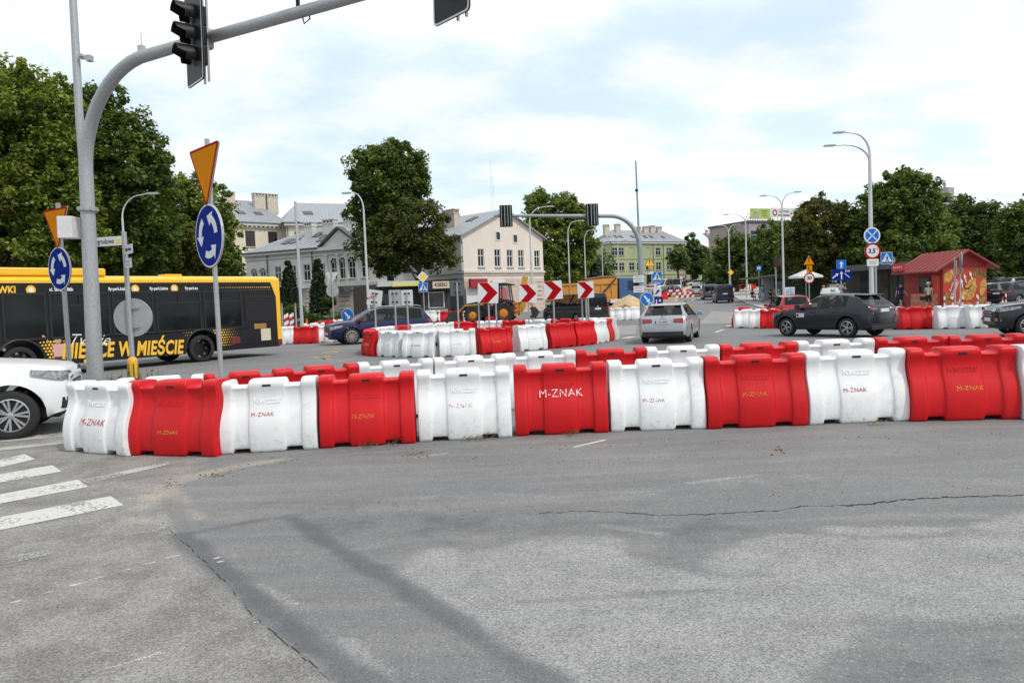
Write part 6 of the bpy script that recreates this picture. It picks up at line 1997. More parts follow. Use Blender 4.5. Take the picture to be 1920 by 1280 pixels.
# roof: two slopes with the ridge running back from the gable
roof_plane(hs, M, (-.45, -.35, ZE - .12), (-.45, 8, ZE - .12), (xa, 8, ZA + .12), (xa, -.35, ZA + .12), SEAMR, seams=14)
roof_plane(hs, M, (L_ + .4, 8, ZE - .12), (L_ + .4, -.35, ZE - .12), (xa, -.35, ZA + .12), (xa, 8, ZA + .12), SEAMR, seams=14)
mb = MB(); mb.tube([(-.5, -.3, ZE - .18), (-.5, 8, ZE - .18)], .08, 6); o = mb.build('gutter', GUT, hs); o.matrix_local = M
chimney(hs, M, 2.6, 4.6, ZE + .6, ZE + 2.9, .7, 1.9)
sl = (ZA + .24 - ZE) / (xa + .45)
for y, x0 in ((2.4, 3.4), (5.9, 1.0), (6.3, 2.8)):
    Ms = M @ T(0, 0, 0) @ RZ(PI / 2)
    # on the rotated frame x runs back along the ridge
    skylight(hs, Ms, (y, -x0, ZE - .12 + sl * (x0 + .45)), (y, -(x0 + 1.1), ZE - .12 + sl * (x0 + 1.55)), .8)
mb = MB(); mb.box((5.6, -.35, 3.6), (4.4, .7, 1.1)); mb.box((5.6, -.18, 1.6), (4.4, .32, 3.0)); sh_ = mb.build('shop_front', mat('dark_blue_grey_panel', (.045, .05, .06), .5), hs); sh_.matrix_local = Mf
mb = MB(); mb.box((1.1, -.8, 3.62), (2.2, .3, .85)); sg_ = mb.build('shop_sign', mat('red_shop_sign', (.30, .02, .03), .5), hs); sg_.matrix_local = M
mb = MB(); mb.box((1.3, -.33, 3.62), (.8, .04, .45)); mb.build('blue_patch', SBLUE, sg_)
mb = MB(); mb.box((3.9, -.12, 3.58), (2.8, .22, .75)); sg2 = mb.build('shop_sign', SWHITE, hs); sg2.matrix_local = M
mb = MB(); mb.box((3.2, -.12, 1.7), (4.6, .2, 2.8)); o = mb.build('grey_shutter', mat('blue_grey_shutter', (.8, .19, .22), .5), hs); o.matrix_local = M
mb = MB(); mb.box((.6, -.4, 1.9), (1.5, .05, 2.4)); ps_ = mb.build('poster', SWHITE, hs); ps_.matrix_local = M
mb = MB(); mb.box((.6, -.43, 1.2), (1.4, .02, .9)); mb.build('poster_picture', mat('poster_print', (.40, .26, .12), .6, 0, .5, 3), ps_)

# ---- ornate grey white house with a pediment
M, L_ = frame_at(467, 86, 700, 79); L_ *= 1.45
ob = thing('ornate_house', 'ornate grey white two storey house with pediment and arched windows, behind the cypresses', 'house')
ZE = 8.35
X = lambda u: col_x(M, u, L_)
ops = []
for u in (522, 550, 576, 607): ops.append((X(u) - .45, X(u) + .45, 4.9, 6.7, False))
for u in (478, 494): ops.append((X(u) - .42, X(u) + .42, 4.9, 6.2, True))
for u in (628, 644, 661): ops.append((X(u) - .46, X(u) + .46, 4.9, 6.7, True))
ops.append((X(685) - .45, X(685) + .45, 4.9, 6.7, False))
for u in (485, 522, 576, 607, 668, 686): ops.append((X(u) - .45, X(u) + .45, 1.4, 3.2, False))
ops.append((X(644) - .8, X(644) + .8, .6, 3.2, None))
wall(ob, M, 0, L_, -.6, ZE, [o[:4] for o in ops], GREYP)
for o in ops:
    if o[4] is None:
        mb = MB(); mb.box(((o[0] + o[1]) / 2, .12, (o[2] + o[3]) / 2), (1.6, .06, 2.6)); d_ = mb.build('door', mat('dark_red_door', (.07, .025, .022), .5), ob); d_.matrix_local = M
        mb = MB()
        for s in (-.4, .4): mb.box(((o[0] + o[1]) / 2 + s, .07, 2.0), (.5, .03, .9))
        mb.build('pane', WGL, d_)
    else: window(ob, M, *o[:4], bars=(1, 1), arch=o[4])
band(ob, M, -.15, L_, ZE - .15, .35, .45, TRIM); band(ob, M, -.05, L_, ZE - .75, .14, .14, TRIM, 'string_course'); band(ob, M, -.05, L_, 4.25, .30, .2, TRIM); band(ob, M, -.05, L_, 3.75, .10, .1, TRIM, 'string_course')
for k in range(7): band(ob, M, 0, L_, .4 + k * .46, .40, .035, BEIGE, 'base_course')
for u in (614, 636, 652, 671):
    mb = MB(); mb.box((X(u), -.07, 5.9), (.34, .16, 3.1)); mb.box((X(u), -.10, 7.5), (.5, .22, .2)); o = mb.build('pilaster', TRIM, ob); o.matrix_local = M
mb = MB(); xa, xb = X(608), X(676); xm = (xa + xb) / 2
mb.prism([(xa, ZE + .03), (xb, ZE + .03), (xm, ZE + 1.75)], -.25, .4); pd_ = mb.build('pediment', GREYP, ob); pd_.matrix_local = M
mb = MB()
for a, b in (((xa - .25, ZE + .0), (xm, ZE + 1.95)), ((xm, ZE + 1.95), (xb + .25, ZE + .0))):
    dx, dz = b[0] - a[0], b[1] - a[1]; l = math.hypot(dx, dz); nx_, nz_ = -dz / l * .22, dx / l * .22
    mb.prism([a, b, (b[0] + nx_ * .9, b[1] + nz_ * .9), (a[0] + nx_ * .9, a[1] + nz_ * .9)], -.5, .5)
mb.build('raking_cornice', GUT, pd_)
roof_plane(ob, M, (-.4, -.45, ZE + .03), (L_ + .3, -.45, ZE + .03), (L_ + .3, 5.5, ZE + 2.9), (5.0, 5.5, ZE + 2.9), SEAMR, seams=30)
roof_plane(ob, M, (-.4, 11, ZE + .03), (-.4, -.45, ZE + .03), (5.0, 5.5, ZE + 2.9), (5.0, 5.6, ZE + 2.9), SEAMR, seams=0)
roof_plane(ob, M, (xm, -.4, ZE + 2.02), (xm + .01, 3.6, ZE + 2.02), (xb + .3, 3.6, ZE + .1), (xb + .3, -.4, ZE + .1), SEAMR, name='pediment_roof')
roof_plane(ob, M, (xm, 3.6, ZE + 2.02), (xm - .01, -.4, ZE + 2.02), (xa - .3, -.4, ZE + .1), (xa - .3, 3.6, ZE + .1), SEAMR, name='pediment_roof')
wall(ob, M @ T(0, 12, 0) @ RZ(-PI / 2), 0, 12, -.6, ZE, [], GREYP)
mb = MB(); mb.tube([(-.4, -.5, ZE + .0), (xa - .4, -.5, ZE + .0)], .09, 6); o = mb.build('gutter', GUT, ob); o.matrix_local = M
for u in (504, 588): downpipe(ob, M, X(u), 0, ZE)
sl = 2.87 / 5.95
for u, zt, w in ((552, 2.9, 1.1), (590, 3.0, 1.6), (627, 3.0, 1.2)): chimney(ob, M, X(u), 3.2, ZE + 1.2, ZE + zt + .35, w, .8, TRIM)
chimney(ob, M, X(640) + .6, 5.2, ZE + 2.0, ZE + 5.4, 1.5, 1.0, TRIM)
for u, y0, m_ in ((515, 1.3, SKYL), (530, 1.3, SKYL), (560, 2.6, SKYL), (578, 2.2, BLK), (584, 1.1, SKYL), (604, 2.2, SKYL)):
    skylight(ob, M, (X(u), y0, ZE + .03 + sl * (y0 + .45)), (X(u), y0 + 1.3, ZE + .03 + sl * (y0 + 1.75)), .9, m_)
mb = MB(); mb.box((X(545), -.55, 4.15), (4.0, 1.1, .14)); bl_ = mb.build('balcony', TRIM, ob); bl_.matrix_local = M
mb = MB()
for k in range(25): mb.box((X(545) - 1.92 + k * .16, -1.05, 4.7), (.03, .03, .95))
mb.box((X(545), -1.05, 5.18), (3.9, .05, .05)); o = mb.build('iron_railing', BLK, bl_)
mb = MB(); mb.prism([(X(631), 3.5), (X(660), 3.5), (X(657), 3.95), (X(634), 3.95)], -1.4, 0); o = mb.build('awning', mat('dark_awning', (.06, .062, .065), .5), ob); o.matrix_local = M
mb = MB()
for k in range(4): mb.box((X(644) + .4, -.5 - k * .3, .62 - k * .16), (2.6 + k * .3, .32, .15))
o = mb.build('entrance_step', BEIGE, ob); o.matrix_local = M
mb = MB(); mb.tube([(X(650), -.3, 1.6), (X(658), -1.6, .9)], .04, 5); mb.tube([(X(658), -1.6, .9), (X(658), -1.6, 0)], .04, 5); o = mb.build('handrail', BLK, ob); o.matrix_local = M

# ---- large cream block behind
M, L_ = frame_at(330, 104, 548, 116)
cb = thing('cream_building', 'large three storey cream building with a seamed zinc roof behind the ornate house', 'building')
ZE = 15.1
ops = []
for u in (345, 383, 426, 475, 517): 
    x = col_x(M, u, L_)
    for z in (4.0, 8.2, 11.4): ops.append((x - .75, x + .75, z, z + 2.35))
wall(cb, M, 0, L_, -.5, ZE, ops, CREAM)
for o in ops: window(cb, M, *o, fm=WINB, bars=(2, 1), trim=CREAM)
band(cb, M, 0, L_ + .2, ZE - .35, .5, .5, TRIM); band(cb, M, 0, L_, ZE - .95, .18, .16, CREAM, 'string_course'); band(cb, M, 0, L_, 10.4, .22, .14, CREAM, 'string_course'); band(cb, M, 0, L_, 7.3, .22, .14, CREAM, 'string_course')
mb = MB()
for k in range(int(L_ / .7)): mb.box((.35 + k * .7, -.28, ZE - .72), (.3, .3, .22))
o = mb.build('dentils', TRIM, cb); o.matrix_local = M; o['kind'] = 'stuff'
roof_plane(cb, M, (-2, -.7, ZE - .1), (L_ + .3, -.7, ZE - .1), (L_ - 2, 8, ZE + 4.3), (-2, 8, ZE + 4.3), SEAMR, seams=44)
for u, z in ((467, 3.8), (525, 3.9), (549, 3.9)): chimney(cb, M, col_x(M, u, L_), 5.5, ZE + 2.0, ZE + z + 1.2, 1.8, 1.0)
for u in (467, 500): skylight(cb, M, (col_x(M, u, L_), 2.2, ZE - .1 + .506 * 2.9), (col_x(M, u, L_), 3.2, ZE - .1 + .506 * 3.9), 1.2, BLK)
M2, L2 = frame_at(545, 112, 712, 118)
ops = []
for u in (565, 590, 615, 640):
    x = col_x(M2, u, L2)
    for z in (8.2, 11.2): ops.append((x - .6, x + .6, z, z + 2.2))
wall(cb, M2, 0, L2, -.5, ZE - .2, ops, CREAM)
for o in ops: window(cb, M2, *o, fm=WINB, bars=(1, 1), trim=CREAM)
band(cb, M2, -.3, L2 + .2, ZE - .55, .5, .5, TRIM)
roof_plane(cb, M2, (-.6, -.7, ZE - .3), (L2 + .3, -.7, ZE - .3), (L2, 7, ZE + 3.6), (3, 7, ZE + 3.6), SEAMR, seams=30)
roof_plane(cb, M2, (-.6, 14, ZE - .3), (-.6, -.7, ZE - .3), (3, 7, ZE + 3.6), (3, 7.1, ZE + 3.6), SEAMR)
skylight(cb, M2, (col_x(M2, 583, L2), 2.2, ZE - .3 + .506 * 2.9), (col_x(M2, 583, L2), 3.4, ZE - .3 + .506 * 4.1), 1.4, BLK)
downpipe(cb, M2, .2, 0, ZE - .4)

# ---- green building up the road
M, L_ = frame_at(1148, 165, 1287, 176)
gb = thing('green_building', 'long pale green three storey building with a grey hipped roof, beyond the tipper truck', 'building')
ZE = 14.0
ops, blind = [], []
for u, k in ((1155, 3), (1167, 3), (1186, 2), (1200, 2), (1217, 2), (1236, 3), (1256, 3), (1268, 3), (1280, 3)):
    x = col_x(M, u, L_)
    for i, z in enumerate((3.9, 7.55, 10.9)):
        (ops if i < k else blind).append((x - .75, x + .75, z, z + 1.75))
wall(gb, M, 0, L_, 1, ZE, ops + blind, GREENP)
for o in ops: window(gb, M, *o, bars=(1, 1), trim=GREENP)
for o in blind:
    mb = MB(); mb.quad((o[0], .09, o[2]), (o[1], .09, o[2]), (o[1], .09, o[3]), (o[0], .09, o[3])); q = mb.build('blind_window', GREENP, gb); q.matrix_local = M
Ml = M @ RZ(-PI / 2) @ T(-9, 0, 0)
ops = [(x, x + 1.4, z, z + 1.75) for x in (1.6, 5.6) for z in (3.9, 7.55, 10.9)]
wall(gb, Ml, 0, 9, 1, ZE, ops, GREENP)
for o in ops: window(gb, Ml, *o, bars=(1, 1), trim=GREENP)
for MM, LL in ((M, L_), (Ml, 9)):
    band(gb, MM, -.1, LL + .1, ZE - .25, .4, .35, TRIM); band(gb, MM, 0, LL, 10.2, .2, .12, GREENP, 'string_course'); band(gb, MM, 0, LL, 6.6, .2, .12, GREENP, 'string_course')
for x in (.15, col_x(M, 1226, L_), col_x(M, 1245, L_), L_ - .2): downpipe(gb, M, x, 3, ZE)
roof_plane(gb, M, (-.5, -.5, ZE), (L_ + .5, -.5, ZE), (L_ - 3, 4.5, ZE + 3.0), (4, 4.5, ZE + 3.0), SEAMR, seams=40)
roof_plane(gb, M, (-.5, 9.5, ZE), (-.5, -.5, ZE), (4, 4.5, ZE + 3.0), (4, 4.6, ZE + 3.0), SEAMR, seams=10)
roof_plane(gb, M, (L_ + .5, -.5, ZE), (L_ + .5, 9.5, ZE), (L_ - 3, 4.6, ZE + 3.0), (L_ - 3, 4.5, ZE + 3.0), SEAMR)
for x, z in ((1.8, 3.4), (5.0, 3.6), (11.0, 3.0), (13.2, 3.2), (15.2, 3.4), (17.3, 3.2)): chimney(gb, M, x, 3.8, ZE + 1.5, ZE + z + .6, 1.3, .8)
for x in (2.2, 3.6, 7, 8.4, 10.6, 12.5, 16): skylight(gb, M, (x, 1.0, ZE + .6 * 1.5), (x, 2.0, ZE + .6 * 2.5), .8, SWHITE if x in (3.6, 8.4) else SKYL)

# ---- far blocks
def block(name, lb, u0, Y0, u1, Y1, zt, m, dep=10, rows_=(), cols=(), gm=WGL2, fm=WINF, ww=1.5, wh=1.8, roofm=GUT, z0=0, bars=(1, 1)):
    M, L_ = frame_at(u0, Y0, u1, Y1)
    t = thing(name, lb, 'building')
    ops = []
    for u in cols:
        x = col_x(M, u, L_)
        for z in rows_: ops.append((x - ww / 2, x + ww / 2, z, z + wh))
    wall(t, M, 0, L_, z0, zt, ops, m)
    for o in ops: window(t, M, *o, fm=fm, gm=gm, bars=bars, trim=m)
    mb = MB(); mb.box((L_ / 2, dep / 2, zt + .15), (L_ + .5, dep + .5, .4)); o = mb.build('flat_roof', roofm, t); o.matrix_local = M
    for Ms, w in ((M @ RZ(-PI / 2) @ T(-dep, 0, 0), dep), (M @ T(L_, 0, 0) @ RZ(PI / 2), dep)): wall(t, Ms, 0, w, z0, zt, [], m)
    return t, M, L_
PGREY = plaster('pinkish_concrete', (.36, .30, .29)); PCON = plaster('grey_concrete', (.34, .34, .34), .1, .3)
t, M, L_ = block('office_block', 'flat roofed office block with two billboards on top, above the right street trees', 1406, 150, 1510, 156, 15.6, PGREY, 12, (5, 8.4, 11.6), (1419, 1436, 1452, 1470, 1490), ww=2.6, wh=2.3)
for u in (1419, 1436, 1452):
    mb = MB(); x = col_x(M, u, L_); mb.box((x, -.02, 10.6), (2.6, .05, 1.6)); o = mb.build('blue_panel', SBLUE, t); o.matrix_local = M
bb = thing('billboard', 'green and yellow billboard with a figure on the office block roof', 'billboard', group='roof billboards'); bb.matrix_world = M
x0, x1 = col_x(M, 1412, L_), col_x(M, 1449, L_)
mb = MB(); mb.box(((x0 + x1) / 2, .4, 17.35), (x1 - x0, .12, 2.1)); pn = mb.build('panel', mat('lime_print', (.36, .44, .10), .5, 0, .25, 1), bb)
mb = MB(); mb.prism([(x0 + .9, 16.35), (x0 + 2.1, 16.35), (x0 + 1.8, 17.4), (x0 + 1.2, 17.4)], .325, .335); mb.prism(circ(.3, 12, x0 + 1.5, 17.7), .325, .335); mb.build('printed_figure', SBACK, pn)
mb = MB()
for k in range(3): mb.box(((x0 + x1) / 2 + 1, .33, 17.9 - k * .45), (1.6, .012, .16))
mb.build('print_line', mat('dark_green_print', (.10, .20, .03), .5), pn)
mb = MB()
for k in range(5): mb.tube([(x0 + (x1 - x0) * k / 4, .5, 15.9), (x0 + (x1 - x0) * k / 4, .5, 16.6)], .06, 5); mb.tube([(x0 + (x1 - x0) * k / 4, 1.5, 15.9), (x0 + (x1 - x0) * k / 4, .5, 16.9)], .05, 5)
mb.build('support', GUT, bb)
bb = thing('billboard', 'white billboard with a red ring emblem on the office block roof', 'billboard', group='roof billboards'); bb.matrix_world = M
x0, x1 = col_x(M, 1450.5, L_), col_x(M, 1502, L_)
mb = MB(); mb.box(((x0 + x1) / 2, .4, 17.6), (x1 - x0, .12, 2.0)); pn = mb.build('panel', SWHITE, bb)
mb = MB(); mb.lathe([(.62, 0), (.62, .02), (.40, .02), (.40, 0)], 20, M=T(x0 + 1.0, .33, 17.6) @ RX(R_(90)), cap=False); mb.build('ring_emblem', SRED, pn)
text('CENTRUM', .6, BLK, pn, T(x0 + 3.4, .325, 17.85) @ FRONT, bold=.008, sx=.9)
mb = MB(); mb.box((x0 + 3.4, .33, 17.1), (3.2, .012, .25)); mb.build('print_line', SRED, pn)
mb = MB()
for k in range(5): mb.tube([(x0 + (x1 - x0) * k / 4, .5, 15.9), (x0 + (x1 - x0) * k / 4, .5, 16.8)], .06, 5)
mb.build('support', GUT, bb)
t, M, L_ = block('apartment_block', 'grey concrete apartment block with a roof tower behind the trees at the right', 1690, 128, 1850, 140, 15.5, PGREY, 12, (6, 9.3, 12.4), (1770, 1782, 1822, 1835, 1700, 1720, 1745), ww=1.9, wh=2.0)
x0, x1 = col_x(M, 1700, L_), col_x(M, 1789, L_)
mb = MB(); mb.box(((x0 + x1) / 2, 4, 16.7), (x1 - x0, 7, 2.4)); mb.box(((x0 + x1) / 2, 4, 18.05), (x1 - x0 + .6, 7.6, .3)); o = mb.build('penthouse', PCON, t); o.matrix_local = M
x0 = col_x(M, 1800, L_); mb = MB(); mb.box((x0, 3, 17.4), (1.9, 3, 3.8)); mb.box((x0 - .3, 2.5, 19.6), (.3, .3, .9)); o = mb.build('stair_tower', PCON, t); o.matrix_local = M
x0 = col_x(M, 1838, L_); mb = MB(); mb.box((x0, 3, 16.2), (1.6, 1.6, 1.6)); o = mb.build('vent_tower', PCON, t); o.matrix_local = M
BRN = plaster('brown_far_plaster', (.34, .25, .20)); TILE = mat('brown_far_roof', (.13, .09, .07), .8)
for u0, u1, Y, zt, lb in ((1307, 1334, 262, 19.0, 'brown far house on the hill, left one above the road end'), (1330, 1352, 275, 23.5, 'taller brown far house on the hill, right one above the road end'), (1285, 1316, 290, 15.5, 'pale far house low on the hill behind the poplar')):
    M, L_ = frame_at(u0, Y, u1, Y + 3)
    t = thing('far_house', lb, 'house', group='far houses on the hill')
    ops = [(L_ * k / 4 - .7, L_ * k / 4 + .7, zt - 4.6, zt - 2.8) for k in (1, 2, 3)]
    wall(t, M, 0, L_, 3, zt - 1.6, ops, BRN if 'brown' in lb else CREAM)
    for o in ops: window(t, M, *o, bars=(1, 0), trim=BRN)
    roof_plane(t, M, (-.4, -.5, zt - 1.7), (L_ + .4, -.5, zt - 1.7), (L_ * .8, 4, zt + .6), (L_ * .2, 4, zt + .6), TILE)
    chimney(t, M, L_ * .4, 3, zt - .5, zt + 1.6, 1.0, .8)
M, L_ = frame_at(1287, 186, 1345, 200)
t = thing('boundary_wall', 'low pale wall with dark green gates at the top of the road', 'wall')
mb = MB(); mb.box((L_ * .25, 0, 5.0), (L_ * .5, .3, 3.2)); o = mb.build('wall', GREENP, t); o.matrix_local = M
mb = MB()
for k in range(2): mb.box((L_ * (.62 + .22 * k), 0, 5.2), (L_ * .20, .15, 2.9))
o = mb.build('green_gate', mat('dark_green_gate', (.02, .07, .04), .6), t); o.matrix_local = M

# ---- kiosks at the left
DWOOD = mat('dark_boards', (.035, .03, .028), .7, 0, .2, 6); KGREY = mat('kiosk_grey_panel', (.30, .30, .30), .6, 0, .06, 2)
M, L_ = frame_at(664, 61, 792, 62)
t = thing('grey_kiosk', 'long dark kiosk with a pale canopy and yellow green sign behind the blue car', 'kiosk')
mb = MB(); mb.box((L_ / 2, 1.4, 1.9), (L_, 2.6, 3.2)); o = mb.build('body', DWOOD, t); o.matrix_local = M
mb = MB()
for k in range(14): mb.box((.1 + k * .1, .085, 1.85), (.085, .03, 3.0))
o = mb.build('wall_boards', DWOOD, t); o.matrix_local = M; o['kind'] = 'stuff'
mb = MB(); mb.prism([(1.9, 3.35), (L_ + .1, 3.35), (L_ + .1, 3.72), (2.1, 3.8)], -.9, 2.6); o = mb.build('canopy', mat('pale_canopy', (.46, .47, .47), .5), t); o.matrix_local = M
mb = MB(); mb.box((4.2, -.92, 3.48), (2.1, .06, .34)); sg = mb.build('sign', mat('lime_yellow_sign', (.66, .60, .12), .5), t); sg.matrix_local = M
mb = MB(); 
for k in range(9): mb.box((3.35 + k * .2, -.955, 3.48), (.11, .012, .12))
mb.build('print_line', SWHITE, sg)
for x0, x1 in ((2.2, 3.2), (3.35, 4.35)):
    mb = MB(); mb.box(((x0 + x1) / 2, .06, 2.0), (x1 - x0, .06, 1.6)); w_ = mb.build('shop_window', FRAME, t); w_.matrix_local = M
    mb = MB(); mb.box(((x0 + x1) / 2, .02, 2.0), (x1 - x0 - .1, .02, 1.5)); mb.build('pane', WGL, w_)
M, L_ = frame_at(792, 60, 846, 60.5)
t = thing('copy_kiosk', 'small copy shop kiosk with a black fascia, lettered sign and pale counter wall', 'kiosk')
mb = MB(); mb.box((L_ / 2, 1.2, 1.75), (L_, 2.2, 3.3)); o = mb.build('body', DWOOD, t); o.matrix_local = M
mb = MB(); mb.box((1.25, .06, .72), (1.7, .1, 1.25)); o = mb.build('counter_wall', KGREY, t); o.matrix_local = M
mb = MB(); mb.box((L_ / 2, -.25, 3.25), (L_ + .2, .6, .75)); o = mb.build('fascia', BLK, t); o.matrix_local = M
mb = MB(); mb.box((1.55, -.60, 3.28), (1.35, .06, .56)); sg = mb.build('sign', mat('beige_sign', (.58, .46, .34), .5), t); sg.matrix_local = M
text('KSERO', .40, BLK, sg, T(1.55, -.635, 3.28) @ FRONT, bold=.012, sx=.85)
mb = MB(); mb.box((1.2, .05, 2.1), (1.3, .08, 1.3)); w_ = mb.build('window', WINF, t); w_.matrix_local = M
mb = MB(); mb.box((1.2, .0, 2.1), (1.15, .03, 1.15)); mb.build('pane', WGL, w_)
# ---- red food kiosk
REDK = mat('red_kiosk_paint', (.24, .014, .012), .6, 0, .10, 2); REDR = mat('red_roof_sheet', (.21, .025, .02), .6, 0, .12, 3)
a = GY(1767, 46); Mg = T(a.x, a.y, 0) @ RZ(R_(6)); gw = 2.95; sd = 2.7
rk = thing('food_kiosk', 'red gabled food kiosk with a pastry mural, beside the car park', 'kiosk')
mb = MB(); mb.prism([(0, -.2), (gw, -.2), (gw, 2.85), (gw / 2, 3.68), (0, 2.85)], 0, sd + 1.0); o = mb.build('walls', REDK, rk); o.matrix_local = Mg
for s in (0, 1):
    x0 = -.75 if s == 0 else gw + .55; z0 = 2.85 - (.75 if s == 0 else .55) * .5
    roof_plane(rk, Mg, (x0, -.45, z0 + .08), (x0, sd + 1.3, z0 + .08), (gw / 2, sd + 1.3, 3.80), (gw / 2, -.45, 3.80), REDR, seams=9)
mb = MB(); mb.box((4.15 / 2, -.02, 1.42), (4.05, .05, 2.5)); mu = mb.build('mural', mat('mural_red', (.38, .035, .012), .6, 0, .3, 2), rk); mu.matrix_local = Mg @ Matrix.Diagonal((gw / 4.15, 1, 1, 1))
PAST = mat('pastry_gold', (.44, .22, .04), .6, 0, .75, 5); PAST2 = mat('pastry_brown', (.24, .11, .025), .6, 0, .8, 6)
def blob(cx, cz, rx, rz_, y, m, rot=0, seed=1, name='painted_pastry'):
    q = random.Random(seed); pts = []
    for k in range(18):
        a_ = 2 * PI * k / 18; f_ = q.uniform(.85, 1.12); x, z = rx * f_ * math.cos(a_), rz_ * f_ * math.sin(a_)
        pts.append((cx + x * math.cos(rot) - z * math.sin(rot), cz + x * math.sin(rot) + z * math.cos(rot)))
    mb = MB(); mb.prism(pts, y - .004, y); mb.build(name, m, mu)
for k, (cx, cz, rx, rz_, rot) in enumerate(((.55, 2.2, .5, .35, .6), (3.4, 2.3, .6, .3, -.2), (3.75, 1.5, .3, .55, -.4), (.4, .8, .35, .4, 0), (1.2, .4, .5, .25, .2), (3.5, .5, .6, .35, .3), (2.4, .35, .5, .2, 0), (1.4, 2.45, .4, .15, .2))): blob(cx, cz, rx, rz_, -.05, PAST2 if k % 2 else PAST, rot, k)
blob(2.35, 1.1, .75, .42, -.056, PAST, .2, 21); blob(2.75, 1.55, .40, .55, -.062, PAST, -.2, 22); blob(2.3, 1.55, .35, .22, -.066, mat('mural_dark', (.08, .03, .01), .6), .3, 23); blob(2.35, 1.62, .3, .14, -.07, PAST, .3, 24)
mb = MB()
for x, z, r_ in ((1.75, 1.75, .2), (2.05, 2.05, .35), (2.6, 2.2, .5)):
    mb.prism(straight_arrow(.6, .09, .26, .26, r_, x, z), -.08, -.076)
mb.prism([(3.05, .9), (3.2, .75), (3.35, .62), (3.28, .9), (3.12, 1.05)], -.08, -.076); mb.prism([(1.3, .35), (1.62, .72), (1.5, .8)], -.08, -.076); mb.build('painted_fork', SWHITE, mu)
text('Klonek!', .42, SWHITE, mu, T(1.05, -.085, 1.35) @ RY(R_(-62)) @ FRONT, 'mural_lettering', bold=.006, shear=.1)
text('Świeże', .2, SWHITE, mu, T(.78, -.085, 1.55) @ RY(R_(-62)) @ FRONT, 'mural_lettering', bold=.003, shear=.1)
Ms = Mg @ RZ(-PI / 2) @ T(-3.6, 0, 0)
mb = MB(); mb.box((2.0, -.02, 1.75), (1.1, .06, 1.0)); w_ = mb.build('hatch_window', FRAME, rk); w_.matrix_local = Ms
mb = MB(); mb.box((2.0, -.055, 1.75), (.95, .02, .85)); mb.build('pane', WGL, w_)
mb = MB(); mb.box((3.05, -.02, 1.2), (.75, .06, 2.2)); o = mb.build('door', mat('bright_red_door', (.45, .03, .02), .5), rk); o.matrix_local = Ms
mb = MB(); mb.box((1.9, -.03, .62), (2.6, .06, 1.1)); o = mb.build('menu_panel', mat('menu_print', (.42, .16, .10), .6, 0, .5, 5), rk); o.matrix_local = Ms
mb = MB(); mb.box((.2, -.6, 2.95), (1.3, .12, .5)); sg = mb.build('sign', mat('red_sign_board', (.45, .03, .03), .5), rk); sg.matrix_local = Ms
mb = MB()
for k in range(5): mb.box((-.2 + k * .2, -.665, 2.95), (.13, .012, .14))
mb.build('print_line', mat('pinkish_print', (.62, .35, .33), .5), sg)
# ---- dark shop row behind
SHOP = mat('black_shop_front', (.014, .015, .016), .5, 0, .2, 2)
M, L_ = frame_at(1586, 58, 1728, 52)
t = thing('dark_shop_row', 'row of dark shop fronts with small round signs, left of the red kiosk', 'shop')
mb = MB(); mb.box((L_ / 2, 2, 1.7), (L_, 4, 3.4)); o = mb.build('body', SHOP, t); o.matrix_local = M
mb = MB(); mb.box((L_ / 2, -.3, 3.2), (L_, .7, .45)); o = mb.build('fascia', mat('grey_fascia', (.07, .075, .08), .5), t); o.matrix_local = M
for u0, u1 in ((1650, 1666), (1668, 1684), (1690, 1704), (1706, 1718), (1612, 1630)):
    x0, x1 = col_x(M, u0, L_), col_x(M, u1, L_)
    mb = MB(); mb.box(((x0 + x1) / 2, -.02, 1.6), (x1 - x0, .06, 2.3)); w_ = mb.build('shop_window', FRAME, t); w_.matrix_local = M
    mb = MB(); mb.box(((x0 + x1) / 2, -.055, 1.6), (x1 - x0 - .14, .02, 2.1)); mb.build('pane', WGL if u0 != 1706 else mat('pale_shutter', (.30, .30, .32), .5), w_)
for u, v, r_ in ((1687, 489, .27), (1655, 492, .25)):
    x, z = col_x(M, u, L_), row_z(M, col_x(M, u, L_), v)
    mb = MB(); mb.prism(circ(r_ * 1.25, 18, x, z), -.85, -.78); sg = mb.build('round_sign', mat('dark_round_sign', (.06, .05, .05), .5), t); sg.matrix_local = M
    mb = MB(); mb.box((x, -.86, z), (r_ * 1.5, .01, r_ * .4)); mb.lathe([(r_ * 1.05, 0), (r_ * 1.05, .012), (r_ * .95, .012)], 18, M=T(x, -.85, z) @ RX(R_(90)), cap=False); mb.build('print_line', PW_, sg)
# ---- advertising column, shelter, umbrella, poster case
SALM = mat('salmon_dome', (.46, .15, .10), .6)
p = GY(1602, 60)
t = thing('advertising_column', 'round advertising column with a salmon pink dome and posters', 'advertising column', p)
mb = MB(); mb.lathe([(.58, 0), (.58, 2.15), (.66, 2.2), (.66, 2.35)], 22); mb.build('drum', mat('pale_poster_paper', (.42, .33, .28), .7, 0, .35, 3), t, True)
mb = MB(); mb.lathe([(.68, 2.35), (.66, 2.5), (.56, 2.78), (.38, 2.98), (.15, 3.08), (.001, 3.1)], 22, cap=False); mb.build('dome', SALM, t, True)
for a0, z0, w, h, m_ in ((-100, 1.5, .5, .7, SALM), (-60, 1.2, .4, .9, SWHITE), (-135, .8, .45, .6, SWHITE), (-75, .4, .5, .6, SRED)):
    mb = MB(); n = 5
    for k in range(n):
        a1, a2 = R_(a0 - w * 48 + k * w * 96 / n), R_(a0 - w * 48 + (k + 1) * w * 96 / n)
        mb.quad((.59 * math.cos(a1), .59 * math.sin(a1), z0), (.59 * math.cos(a2), .59 * math.sin(a2), z0), (.59 * math.cos(a2), .59 * math.sin(a2), z0 + h), (.59 * math.cos(a1), .59 * math.sin(a1), z0 + h))
    mb.build('poster', m_, t)
